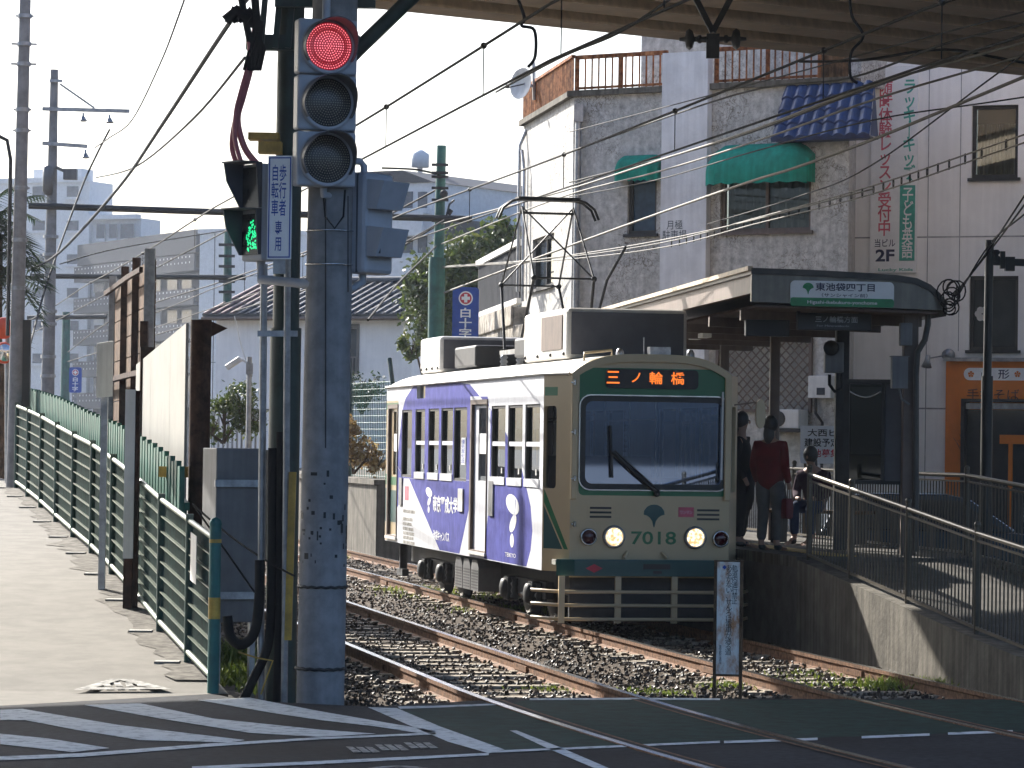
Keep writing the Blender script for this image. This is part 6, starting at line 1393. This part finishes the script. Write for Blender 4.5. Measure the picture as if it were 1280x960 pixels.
# white hoarding with rusty end column
FHo = Fr(P2(177, 41.5), P2(240, 34.6)); ho = thing('hoarding', FHo.pt(3, .3), 'pale steel sheet hoarding with sloping top, sunlit beside the track', 'hoarding')
zA, zB = FHo.pix(178, 449)[1], FHo.pix(240, 397)[1]; n = 3; xs_ = [177.5, 196, 220, 239]
for k in range(3):
    a0, a1 = FHo.pix(xs_[k], 0)[0], FHo.pix(xs_[k+1], 0)[0]; Zt = lambda a: zA+(zB-zA)*a/FHo.L
    mb = MB(); mb.prism([FHo.pt(a0, -.1, 0), FHo.pt(a1-.015, -.1, 0), FHo.pt(a1-.015, Zt(a1), 0), FHo.pt(a0, Zt(a0), 0)], FHo.n*-.03)
    j = 1
    mb.build('sheet', hoard, ho)
mb = MB(); mb.fb(FHo, -.06, 0, -.1, zA+.15, .03, -.15); mb.build('end_post', rustpole, ho)
c = W(250, 500, 34.3); rc = thing('rusty_column', (c.x, c.y, -.2), 'dark brown rusty steel column at the near end of the white hoarding', 'column')
mb = MB(); zt = zat(250, 400, 34.3); mb.tube([(c.x, c.y, -.3), (c.x, c.y, zt)], .107, 20); mb.build('shaft', rustpole, rc)
mb = MB(); a = Vector((c.x+.1, c.y, zt-.01)); mb.prism([a, a+Vector((.17, 0, -.07)), a+Vector((0, 0, -.16))], (0, .02, 0)); mb.build('top_gusset', rustpole, rc)
mb = MB(); z = zat(240, 591, 34.3); mb.par((W(199, 590, 34.6).x, 34.55, z-.05), (.42, -.1, 0), (0, .03, 0), (0, 0, .11)); solo(mb, 'striped_tape', yellow, (c.x, c.y, z), 'short yellow and black warning strip tied across to the rusty column', 'tape')
# tall timber-lagged steel posts
TP = [(185, 44.0), (168, 46.2), (154, 48.6), (139, 51.5)]
st = thing('lagging_frame', (P2(165, 47)[0], 47, 0), 'tall row of rusty steel posts with timber lagging behind the hoarding', 'frame')
pts = []
for i, (x, D) in enumerate(TP):
    p = W(x, 500, D); zt = 4.62; w_ = .13 if i == 0 else .1; mb = MB(); mb.box((p.x, D, zt/2), w_, .16, zt); mb.build('post', galv if i in (0, 3) else rustpole, st); pts.append(Vector((p.x+.02, D+.02, 0)))
for a, b in zip(pts, pts[1:]):
    mb = MB(); n = 14
    for k in range(n): mb.par(a+Z_UP*(.3+k*.3), b-a, (.06, 0, 0), (0, 0, .285))
    mb.build('lagging', wood, st)
    for z in (1.6, 3.0, 4.35): mb = MB(); mb.bar(a+Vector((-.14, 0, z)), b+Vector((-.14, 0, z)), .05, .07); mb.build('waling', rustpole, st)
mb = MB(); p = W(179, 500, 43.4); mb.box((p.x, 43.4, 2.35), .1, .12, 2.6); mb.build('short_post', rustpole, st)
# roadside posts
def zpx(px, py, D): return zat(px, py, D)
D = 35.5; p = W(127, 735, D); po = thing('road_sign_back', (p.x, D, zpath(D)), 'back of a pale road sign on a thin grey post standing in the pavement', 'sign')
mb = MB(); mb.box((p.x, D, (zpath(D)+zat(126, 440, D))/2), .07, .06, zat(126, 440, D)-zpath(D)); mb.build('post', galv, po)
FZ = Fr((W(114, 460, 35.2).x, 35.2), (W(133, 460, 35.6).x, 35.6)); zt0, zt1 = FZ.pix(114, 429)[1], FZ.pix(133, 426)[1]; zb0_ = FZ.pix(114, 497)[1]
mb = MB(); mb.prism([FZ.pt(0, zb0_, .06), FZ.pt(FZ.L, zb0_+.02, .06), FZ.pt(FZ.L, zt1, .06), FZ.pt(0, zt0, .06)], FZ.n*.015); mb.build('plate', whitepl, po)
D = 34.0; p = W(162, 750, D); wp = thing('white_post', (p.x, D, zpath(D)), 'square white painted post with brown lower end in front of the fence', 'post')
zt, zm = zat(162, 487, D), zat(162, 698, D); mb = MB(); mb.box((p.x-.02, D, (zt+zm)/2), .1, .09, zt-zm); mb.build('upper_sleeve', whitepl, wp); mb = MB(); mb.box((p.x+.05, D+.03, (zpath(D)+zt)/2), .05, .08, zt-zpath(D)-.02); mb.box((p.x-.02, D, (zpath(D)+zm)/2), .09, .08, zm-zpath(D)); mb.build('core', rustpole, wp)
# ================================================================== utility poles, green catenary poles, beams
def upole(px0, py0, px1, py1, D, r0, r1, name, label, zb=None):
    a = W(px0, py0, D); b = W(px1, py1, D); base = Vector((b.x, D, zpath(D)-.1 if zb is None else zb)); dirv = (a-b)/(a.z-b.z)
    t = thing(name, base, label, 'pole'); base2 = b+dirv*(base.z-b.z); mb = MB(); mb.tube([base2, a], r1, 14, r1=r0); mb.build('shaft', polecon if 'utility' in name else polegreen, t); return t, (lambda y: b+dirv*(zat((px0+px1)/2, y, D)-b.z))
t, at = upole(33, -60, 17, 600, 52.3, .085, .12, 'utility_pole', 'tall grey utility pole at the far end of the green fence')
mb = MB()
for y in (20, 55, 80, 137, 163, 235, 300, 360): c = at(y); mb.tube([c-Z_UP*.03, c+Z_UP*.03], .115, 10); mb.bar(c-Vector((.2 if y in (55, 80) else .14, 0, 0)), c+Vector((.2 if y in (55, 80) else .14, 0, 0)), .03, .03)
mb.build('band', galv, t)
mb = MB(); c = at(200); mb.tube([at(420)+Vector((-.14, -.05, 0)), at(200)+Vector((-.16, -.05, 0)), at(180)+Vector((-.22, -.05, .05)), at(171)+Vector((-.45, -.05, .05))], .03, 8); mb.build('side_conduit', darkmetal, t)
mb = MB(); c = at(460)+Vector((.16, .0, 0)); mb.box(c, .12, .1, 1.5); mb.build('cable_cover', black, t)
mb = MB(); c = at(560)+Vector((.03, -.1, 0)); mb.box(c, .03, .02, .3); mb.build('yellow_plate', yellow, t)
t2, at2 = upole(68, 87, 59, 520, 64, .075, .14, 'utility_pole', 'brownish utility pole with two crossarms, second from the left edge')
dv = lambda x, y: W(x, y, 63.9)
for y0, y1, x0, x1 in ((136, 139, 53, 162), (179, 183, 53, 109)): mb = MB(); mb.bar(dv(x0, y0), dv(x1, y1), .06, .07); mb.build('crossarm', galv, t2)
mb = MB(); mb.bar(dv(75, 105), dv(118, 135), .04, .04); mb.bar(dv(62, 101), dv(78, 101), .06, .05); mb.build('strut', galv, t2)
for x, y in ((104, 141), (137, 143), (107, 187)): mb = MB(); mb.lathe(dv(x, y), -Z_UP, [(.02, 0), (.02, .06), (.05, .1), (.07, .14), (.1, .15), (.05, .17), (0, .17)], 12); mb.build('insulator', galv, t2)
mb = MB(); mb.lathe(dv(60, 222), Z_UP, [(0, -.3), (.1, -.26), (.1, .2), (0, .24)], 12); mb.lathe(dv(60, 235), Z_UP, [(0, -.15), (.08, -.12), (.08, .1), (0, .12)], 12); mb.tube([dv(70, 209), dv(96, 221)], .03); mb.box(dv(88, 218), .25, .2, .2); mb.build('transformer', greybox, t2)
mb = MB()
for y in (296, 318, 389, 405, 446, 470): mb.tube([at2(y)-Z_UP*.03, at2(y)+Z_UP*.03], .15, 10)
mb.build('band', galv, t2)
gp, atg = upole(552, 182, 545, 440, 64, .09, .14, 'catenary_pole', 'green catenary pole behind the tram roof beside the leafy tree', -.2)
mb = MB(); v = lambda x, y: W(x, y, 63.85); mb.tube([v(546, 440)+Z_UP*-6, v(546, 332), v(547, 322)], .16, 14); mb.build('lower_sleeve', polegreen, gp)
mb = MB()
for y in (206, 216, 221, 235, 250, 276): c = v(550, y); mb.bar(c-Vector((.16, 0, 0)), c+Vector((.16, 0, 0)), .05, .05)
mb.lathe(v(555, 243)-Vector((0, .12, 0)), (0, -1, 0), [(.08, 0), (.08, .03), (.05, .06), (0, .06)], 10); mb.tube([v(558, 270), v(562, 255), v(568, 250)], .02); mb.tube([v(560, 268), v(564, 262)], .05); mb.build('fitting', darkmetal, gp)
bmx = MB(); bmx.tube([v(36, 257), v(300, 266), v(590, 274)], .065, 10); solo(bmx, 'catenary_beam', darkmetal, v(300, 265), 'dark tubular beam spanning the tracks from utility pole to green catenary pole', 'beam')
g2, _ = upole(285, 290, 283, 520, 88, .1, .16, 'catenary_pole', 'green catenary pole left of the white tiled house', -.2)
mb = MB(); v2 = lambda x, y: W(x, y, 87.8); mb.tube([v2(282, 560), v2(282.5, 395)], .22, 14); mb.build('lower_sleeve', polegreen, g2)
mb = MB()
for y in (306, 320, 333, 352, 365): c = v2(284, y); mb.bar(c-Vector((.22, 0, 0)), c+Vector((.2, 0, 0)), .07, .07)
mb.build('fitting', darkmetal, g2)
mb = MB(); mb.tube([v2(38, 345), v2(307, 347)], .07, 10); solo(mb, 'catenary_beam', darkmetal, v2(284, 346), 'thinner dark beam crossing to the green pole by the tiled house', 'beam')
g3, _ = upole(83, 390, 81, 505, 120, .14, .2, 'catenary_pole', 'small distant green catenary pole near the blue pharmacy sign', 0)
mb = MB(); v3 = lambda x, y: W(x, y, 119.8); mb.tube([v3(34, 397), v3(133, 396)], .08, 8); solo(mb, 'catenary_beam', darkmetal, v3(83, 397), 'farthest thin beam at the distant small green pole', 'beam')
# slim street lamp near the house
D = 60; l1 = thing('flood_lamp', W(312, 520, D), 'small floodlight on a slim grey post in front of the bush', 'lamp')
mb = MB(); mb.tube([W(310, 560, D), W(312, 446, D)], .045, 8); mb.box(W(312, 461, D), .12, .1, .2); mb.build('post', galv, l1)
mb = MB(); mb.tube([W(311, 455, D), W(302, 449, D), W(296, 450, D)], .02); mb.tube([W(307, 450, D), W(301, 430, D), W(293, 395, D)], .01); mb.build('arm', whitepl, l1)
mb = MB(); a = W(301, 448, D); b = W(283, 460, D); mb.bar(a, b, .2, .1); mb.build('lamp_head', whitepl, l1, bevel=.02)
# black pole on the right with arm
D = 43; kp = thing('street_pole', (W(1236, 560, D).x, D, 0), 'black steel pole with short arm in front of the orange shop sign', 'pole')
mb = MB(); mb.tube([(W(1233, 560, D).x, D, 0), W(1234, 470, D)], .075, 12); mb.tube([W(1234, 470, D), W(1237, 300, D)], .055, 12); mb.build('shaft', black, kp)
mb = MB(); mb.bar(W(1240, 327, D), W(1330, 330, D), .08, .09); mb.build('arm', black, kp)
mb = MB(); mb.lathe(W(1245, 320, D), Z_UP, [(.03, -.1), (.06, -.08), (.03, -.05), (.06, -.02), (.03, .01), (.06, .05), (.03, .08)], 10); mb.box(W(1262, 330, D), .12, .12, .18); mb.box(W(1253, 325, D), .06, .1, .22); mb.build('insulator', darkmetal, kp)
# ================================================================== blue pharmacy signs, mirrors, boards
def cross_sign(x0, x1, y0, y1, D, label, zb=0):
    F = Fr(P2(x0, D), P2(x1, D)); a0, a1, z0, z1 = FX(F, x0, x1, y0, y1); t = thing('pharmacy_sign', F.pt((a0+a1)/2, zb), label, 'sign'); w_ = a1-a0
    mb = MB(); mb.prism([F.pt(a, z, 0) for a, z in rrect(a0, a1, z0, z1, w_*.15)], F.n*.08); mb.build('board', signblue, t)
    c = ((a0+a1)/2, z1-w_*.42); mb = MB(); mb.disc(F.pt(*c, .084), -F.n, w_*.27); mb.build('white_disc', signwhite, t); mb = MB(); mb.disc(F.pt(*c, .088), -F.n, w_*.22); mb.build('red_disc', inkred, t)
    mb = MB(); k = w_*.06; mb.fb(F, c[0]-k, c[0]+k, c[1]-w_*.16, c[1]+w_*.16, .094, .09); mb.fb(F, c[0]-w_*.16, c[0]-k, c[1]-k, c[1]+k, .094, .09); mb.fb(F, c[0]+k, c[0]+w_*.16, c[1]-k, c[1]+k, .094, .09); mb.build('white_cross', signwhite, t)
    ftext(t, F, V('白十字'), signwhite, a0+w_*.26, a1-w_*.26, z0+.05, c[1]-w_*.36, .084, .02)
    mb = MB(); mb.fb(F, (a0+a1)/2-.04, (a0+a1)/2+.04, zb, z0, 0, -.06); mb.build('post', galv, t)
cross_sign(566, 598, 359, 426, 66, 'large blue pharmacy sign with red cross beside the leafy tree'); cross_sign(87, 102, 459, 491, 110, 'small distant blue pharmacy sign with red cross between the utility poles')
D = 54; tmr = thing('traffic_mirror', (W(9, 600, D).x, D, zpath(D)), 'pair of round orange-backed traffic mirrors on a post at the left edge', 'traffic mirror')
mb = MB(); mb.tube([(W(9, 600, D).x, D, zpath(D)), W(9, 400, D)], .04, 8); mb.build('post', galv, tmr)
for y, mt, nm in ((410, M('mirror_orange', (.62, .07, .02), .4), 'mirror_back'), (441, M('mirror_rim', (.62, .07, .02), .4), 'mirror_rim')):
    mb = MB(); c = W(5, y, D-.1); ax_ = Vector((.45, -.9, .05)).normalized(); mb.lathe(c, ax_, [(0, .08), (.08, .07), (.15, .03), (.175, 0), (.175, -.03), (0, -.05)], 22); o = mb.build(nm, mt, tmr)
    if nm == 'mirror_rim': mb = MB(); mb.lathe(c, ax_, [(0, .084), (.08, .074), (.14, .037)], 20); mb.build('mirror_glass', chrome, o)
D = 56; mb = MB(); x0 = W(-30, 500, D).x
for k in range(7): mb.box((x0+k*.11, D-k*.05, zpath(D)+.95), .1, .03, 1.9+.04*(k % 2))
solo(mb, 'board_fence', wood, (x0, D, zpath(D)), 'brown weathered board fence behind the utility pole at the left edge', 'fence')

# ================================================================== right-hand bank: wall, mesh fence, plants, trees
mb = MB(); mb.prism([(-2.55, 64, -.3), (-2.3, 64, -.3), (-2.3, 64, 1.32), (-2.55, 64, 1.32)], (-5.2, 26, 0)); mb.prism([(-2.6, 63.95, 1.32), (-2.2, 63.95, 1.32), (-2.2, 63.95, 1.42), (-2.6, 63.95, 1.42)], (-5.2, 26, 0))
mb.fb(Fr((-2.5, 63.9), (3, 63.2)), 0, 5, -.3, 1.4, 0, -.3)
solo(mb, 'retaining_wall', concrete, (-3, 66, -.3), 'stained concrete retaining wall behind the rear of the tram', 'wall')
mb = MB(); mb.face([(-2.3, 64, 1.3), (-7.4, 90, 1.3), (0, 90, 2.2), (3, 64, 1.6)]); struct(mb, 'bank', earth)
FM = Fr((-4.3, 72.5), (-2.35, 66.5)); mf = thing('mesh_fence', FM.pt(2, 1.4), 'green wire mesh fence with one bent post above the retaining wall', 'fence')
mb = MB(); k = 0
while k < FM.L:
    mb.tube([FM.pt(k, 1.4), FM.pt(k, 3.35)], .008, 4, caps=False); k += .13
for j in range(15): mb.tube([FM.pt(0, 1.45+j*.135), FM.pt(FM.L, 1.45+j*.135)], .007, 4, caps=False)
mb.build('mesh', polegreen, mf)
for a in (.2, FM.L*.5, FM.L-.05): mb = MB(); p = FM.pt(a, 1.35); mb.tube([p, FM.pt(a, 3.3), FM.pt(a-.25, 3.8)], .045, 8); mb.build('post', dkgreen, mf)
def bush(name, label, cat, clumps, n, size, mat, trunk=None, spread=1.0):
    b = Vector((clumps[0][0].x, clumps[0][0].y, min(c[0].z-c[3] for c in clumps)))
    t = thing(name, trunk[0] if trunk else b, label, cat); mb = MB(); leaves(mb, clumps, n, size, spread); mb.build('crown' if trunk else 'foliage', mat, t)
    mb = MB(); base = trunk[0] if trunk else b
    for c in clumps: mb.tube([base, base.lerp(c[0], .5)+Vector((random.gauss(0, .1), 0, .1)), c[0]+Vector((0, 0, c[3]*.3))], .07 if trunk else .03, 7, r1=.015)
    rb = random.Random(2)
    for c in clumps:
        for _ in range(5): mb.tube([c[0]-Z_UP*c[3]*.4, c[0]+Vector((rb.uniform(-.7, .7)*c[1], rb.uniform(-.7, .7)*c[2], rb.uniform(-.1, .8)*c[3]))], .022, 5, r1=.006)
    mb.build('trunk' if trunk else 'stems', bark, t)
D = 80; bush('broadleaf_tree', 'dense leafy evergreen tree behind the green catenary pole and pharmacy sign', 'tree',
     [(W(545, 370, D), .75, .9, 1.0), (W(590, 345, D), .85, .9, .9), (W(622, 308, D), .5, .6, .6), (W(520, 350, D), .35, .5, .5), (W(630, 285, D), .3, .4, .3), (W(580, 410, D), .8, .8, .8), (W(515, 430, D), .28, .4, .6), (W(640, 350, D), .5, .6, .9)], 13000, .085, leafg, (Vector((W(565, 400, D).x, D, 1.5)), 0))
D = 70; bush('roadside_bush', 'small green bush above the mesh fence behind the signal pole', 'bush', [(W(452, 482, D), .42, .5, .32), (W(440, 500, D), .35, .4, .3)], 900, .05, leafd)
D = 66.8; bush('dry_shrub', 'dry brown shrub in front of the mesh fence by the tram rear', 'shrub', [(W(442, 560, D), .28, .3, .42), (W(460, 570, D), .25, .3, .36), (W(474, 575, D), .2, .25, .25), (W(436, 540, D), .2, .25, .3)], 1500, .055, leafy)
D = 62; bush('autumn_bush', 'yellowing green bush behind the trackside cabinet', 'bush', [(W(280, 520, D), .3, .4, .42), (W(300, 505, D), .3, .4, .45), (W(318, 525, D), .25, .3, .4), (W(266, 535, D), .16, .25, .28)], 1900, .05, leafg)
mb = MB(); FW_ = Fr((W(255, 520, 63).x, 63), (W(336, 520, 62.6).x, 62.6))
for k in range(14): a = FW_.L*k/14; mb.fb(FW_, a, a+.03, .2, zat(300, 512, 63), 0, -.03)
mb.fb(FW_, 0, FW_.L, zat(300, 514, 63), zat(300, 511, 63), .01, -.04); solo(mb, 'wire_fence', galv, FW_.pt(1, .2), 'low grey wire fence behind the bush and slim lamp post', 'fence')
mb = MB(); FW2 = Fr((W(250, 520, 66).x, 66), (W(345, 520, 65.5).x, 65.5)); mb.fb(FW2, 0, FW2.L, -.2, zat(300, 562, 66), 0, -.3); solo(mb, 'low_wall', concrete, FW2.pt(1, -.2), 'low concrete wall behind the trackside cabinet', 'wall')
# palm at the left edge
D = 58; pt = thing('palm_tree', (W(-10, 600, D).x, D, zpath(D)), 'dark palm tree with drooping fronds cut by the left edge', 'tree'); mb = MB(); c = W(-8, 300, D); mb.tube([(W(-10, 600, D).x, D, zpath(D)), c], .16, 10); mb.build('trunk', bark, pt)
for k in range(70):
    az = random.uniform(0, 2*math.pi); el = random.uniform(-.9, 1.1); L_ = random.uniform(.8, 1.25); mb = MB(); dirh = Vector((math.cos(az), math.sin(az), 0)); pts = []
    zc = c+Z_UP*random.uniform(-.9, .7)
    for i in range(9): s = i/8; pts.append(zc+dirh*L_*s*math.cos(el*.6)+Z_UP*(L_*s*math.sin(el)-.55*s*s))
    mb.tube(pts, .012, 5, r1=.004); sidev = dirh.cross(Z_UP)
    for i in range(1, 9):
        for f in (0, .5):
            p = pts[i-1].lerp(pts[i], f)
            for s in (-1, 1): e = p+sidev*s*.26+dirh*.16-Z_UP*.12; mb.face([p-dirh*.03, p+dirh*.03, e])
    mb.build('frond', leafd, pt)

# ================================================================== wires
def wire(pts, r, label, sag=0, mat=None, name='overhead_wire', grp='wires strung above the tracks and street'):
    P = [W(x, y, D) for x, y, D in pts]; mb = MB()
    if pts[0][0] >= 1285: P = [P[0]+(P[0]-P[1])*3]+P
    if pts[-1][0] >= 1295: P = P+[P[-1]+(P[-1]-P[-2])*4]
    if len(P) == 2: P = sagline(P[0], P[1], sag, 14)
    elif len(P) > 2 and sag == 'smooth':
        Q = []
        for i in range(len(P)-1):
            p0, p1, p2_, p3 = P[max(i-1, 0)], P[i], P[i+1], P[min(i+2, len(P)-1)]
            for k in range(6):
                t = k/6; Q.append(.5*((2*p1)+(p2_-p0)*t+(2*p0-5*p1+4*p2_-p3)*t*t+(3*p1-p0-3*p2_+p3)*t**3))
        P = Q+[P[-1]]
    mb.tube(P, r, 6); o = solo(mb, name, mat or wirem, P[0], label, 'wire', grp); return P
Zc = 5.45
def trackwire(cb, z, D0_, D1_, r, label, dip=0):
    mb = MB(); n = 24; P = []
    for i in range(n+1):
        D = D0_+(D1_-D0_)*i/n; P.append(Vector((tx(cb, D), D, z-dip*math.sin(math.pi*((D % 28)/28)))))
    mb.tube(P, r, 6); solo(mb, 'contact_wire' if z < 5.7 else 'messenger_wire', wirem, P[0], label, 'wire', 'tram overhead line'); return P
cR, cL = (C0+D0)/2-.03, (A0+B0)/2
trackwire(cR, 5.45, 16, 120, .012, 'contact wire running over the right track to the tram pantograph')
trackwire(cL, 5.45, 16, 120, .012, 'contact wire running over the empty left track')
Pm = trackwire(cR, 5.95, 16, 120, .014, 'messenger wire with round clamps above the tram', .06)
Pm2 = trackwire(cL, 5.95, 16, 120, .014, 'messenger wire with round clamps above the empty left track', .06)
for cb, w_ in ((cR, 'right'), (cL, 'left')):
    for D in (25.5, 28.6, 32, 37.7, 43.5, 50, 58, 68, 82):
        x = tx(cb, D); z = 5.95-.06*math.sin(math.pi*((D % 28)/28)); t = thing('wire_dropper', (x, D, 5.45), 'thin dropper with round clamp on the '+w_+' track overhead line', 'dropper', 'droppers of the '+w_+' overhead line')
        mb = MB(); mb.tube([(x, D, z), (x, D, 5.46)], .006, 5); mb.build('rod', wirem, t); mb = MB(); mb.ball((x, D, z), .033, seg=10, ring=6); mb.build('clamp', black, t)
S = 'smooth'
wire([(330, -20, 29), (295, 17, 29.2), (200, 160, 38), (147, 236, 46), (75, 315, 54), (36, 338, 60)], .021, 'thick dark cable swooping down left from the column top to the far pole', S, M('cable_grey', (.06, .065, .075), .7))
wire([(240, -30, 36), (225, 15, 38), (200, 80, 44), (165, 150, 52), (137, 172, 58), (118, 185, 64)], .012, 'thin wire curving from the top edge down to the crossarm', S)
wire([(306, 72, 29), (240, 150, 38), (170, 208, 50), (120, 222, 60)], .014, 'thin wire sloping left from the column under the thick cable', S)
wire([(137, 162, 63.5), (120, 195, 63), (100, 240, 62), (60, 350, 58), (38, 430, 54)], .02, 'dark stay cable descending from the crossarm behind the pole', S, rubber)
wire([(1290, 92, 31), (1092, 174, 36), (993, 210, 39), (920, 233, 42), (740, 297, 52), (555, 366, 63.8)], .017, 'thick pale cable descending across the grey building to the green pole', S, wirelt)
wire([(1290, 50, 33), (1092, 106, 37), (940, 163, 42), (825, 200, 48), (700, 240, 56), (552, 280, 63.8)], .015, 'twisted light cable in front of the green awnings', S, wirelt)
wire([(1290, 66, 33.4), (1100, 122, 37.4), (955, 173, 42.5), (825, 214, 48.5), (700, 247, 56.5), (552, 305, 63.8)], .013, 'second twisted light cable just below the first', S, wirelt)
Pa = wire([(1290, 165, 33), (1092, 232, 39), (940, 274, 44), (830, 303, 50), (700, 322, 57), (552, 333, 63.8)], .009, 'upper strand of the looped cable across the white building', S, wirelt)
Pb = wire([(1290, 175, 33), (1092, 242, 39), (940, 281, 44), (830, 309, 50), (700, 325, 57), (552, 335, 63.8)], .009, 'lower strand of the looped cable across the white building', S, wirelt)
cr_ = thing('cable_rings', Pa[0], 'row of small hanger rings along the looped cable', 'cable rings')
for i in range(0, 18):
    a, b = Pa[min(i+6, len(Pa)-1)], Pb[min(i+6, len(Pb)-1)]; nx = Pa[min(i+7, len(Pa)-1)]-a
    for f in (0, .5):
        c = (a+b)/2+nx*f; h = .07; mb = MB(); mb.tube([c+Z_UP*h*math.sin(t)*.8+nx.normalized()*h*.35*math.cos(t) for t in [2*math.pi*k/10 for k in range(11)]], .006, 5, caps=False); mb.build('ring', wirem, cr_)
wire([(1290, 12, 28), (1100, 62, 33), (960, 100, 38), (712, 165, 56)], .008, 'fine wire crossing above the upper green awning', S)
wire([(1290, 120, 33), (1092, 150, 37), (940, 190, 42), (820, 225, 49), (712, 246, 57)], .009, 'fine wire crossing the middle of the grey wall', S)
wire([(1290, 60, 33), (1092, 205, 40), (1000, 245, 44), (885, 280, 50)], .009, 'fine wire crossing steeply in front of the white banner', S)
wire([(850, -10, 31), (775, 40, 33), (700, 72, 36), (620, 115, 44)], .014, 'dark wire sloping down left below the bridge edge', S)
wire([(1290, 40, 30), (1150, 88, 34), (1060, 120, 38), (900, 178, 46), (712, 228, 57.8)], .013, 'thin wire rising right past the blue tiles', S)
wire([(1290, 28, 29), (1180, 55, 32), (1060, 98, 36), (920, 118, 42), (712, 190, 57)], .012, 'thin wire just under the bridge girders on the right', S)
wire([(1290, 80, 34), (1180, 62, 34.5), (1080, 75, 35), (1000, 77, 36)], .016, 'dark cable hugging the bridge soffit at right', S, rubber)
wire([(440, 335, 29), (480, 318, 40), (555, 275, 63)], .014, 'stay wire between the signal pole and green catenary pole', S)
wire([(460, 400, 40), (500, 352, 52), (545, 308, 63)], .016, 'lower stay wire in front of the stepped apartments', S)
wire([(478, 210, 60), (520, 212, 62), (548, 218, 64)], .02, 'short feeder cable curving to the green catenary pole', S, rubber)
wire([(556, 334, 63.5), (640, 328, 58), (760, 312, 50), (900, 285, 44), (1092, 236, 39)], .01, 'pale span wire from the green pole behind the pantograph', S, wirelt)
wire([(85, 440, 119), (150, 395, 100), (283, 350, 88), (420, 300, 70), (550, 235, 64)], .018, 'long span wire between the far green poles', S)
wire([(85, 452, 119), (190, 420, 100), (283, 392, 88), (430, 345, 72), (550, 280, 64)], .018, 'lower long span wire between the far green poles', S)
wire([(75, 330, 64), (150, 310, 72), (283, 288, 88)], .014, 'thin wire between the utility pole and second green pole', S)
wire([(640, -20, 30), (655, 20, 30.5), (652, 32, 30.5), (668, 38, 30.5), (669, 70, 30.5), (660, 84, 30.5)], .016, 'loose black jumper cable hanging from the bridge edge', S, rubber)
wire([(1062, -10, 33), (1065, 20, 33), (1079, 45, 33), (1064, 66, 33), (1063, 95, 33), (1072, 104, 33)], .016, 'loose black jumper cable in front of the bridge and blue tiles', S, rubber)
for k, (x1, y1) in enumerate(((1300, 230), (1300, 215), (1300, 252))): wire([(1190+k*3, 372, 38.2), (1240, 310-k*4, 41), (x1, y1, 36)], .011, ('leftmost', 'middle', 'rightmost')[k]+' thin wire from the canopy corner up to the black pole', S, rubber)
mb = MB(); rnd = random.Random(8)
for k in range(9):
    c = W(1188+rnd.uniform(-4, 8), 372+rnd.uniform(-14, 14), 38.1); r = rnd.uniform(.06, .13); mb.tube([c+Vector((r*math.cos(t), .05*math.sin(2*t+k), r*1.1*math.sin(t))) for t in [2*math.pi*j/14 for j in range(15)]], .009, 5)
solo(mb, 'coiled_wires', rubber, W(1188, 385, 38.1), 'tangled coil of black wires at the canopy corner', 'wires')

# ================================================================== the hazy backlit air
hm = bpy.data.materials.new('haze_air'); hm.use_nodes = True; t_ = hm.node_tree; t_.nodes.clear()
ho_ = t_.nodes.new('ShaderNodeOutputMaterial'); pv_ = t_.nodes.new('ShaderNodeVolumePrincipled')
pv_.inputs['Color'].default_value = (.8, .88, 1, 1); pv_.inputs['Density'].default_value = .00022; pv_.inputs['Anisotropy'].default_value = .45
t_.links.new(pv_.outputs[0], ho_.inputs['Volume'])
mb = MB(); mb.par((-160, -40, -1.35), (320, 0, 0), (0, 420, 0), (0, 0, 36)); hz_ = struct(mb, 'haze', hm, kind='stuff')
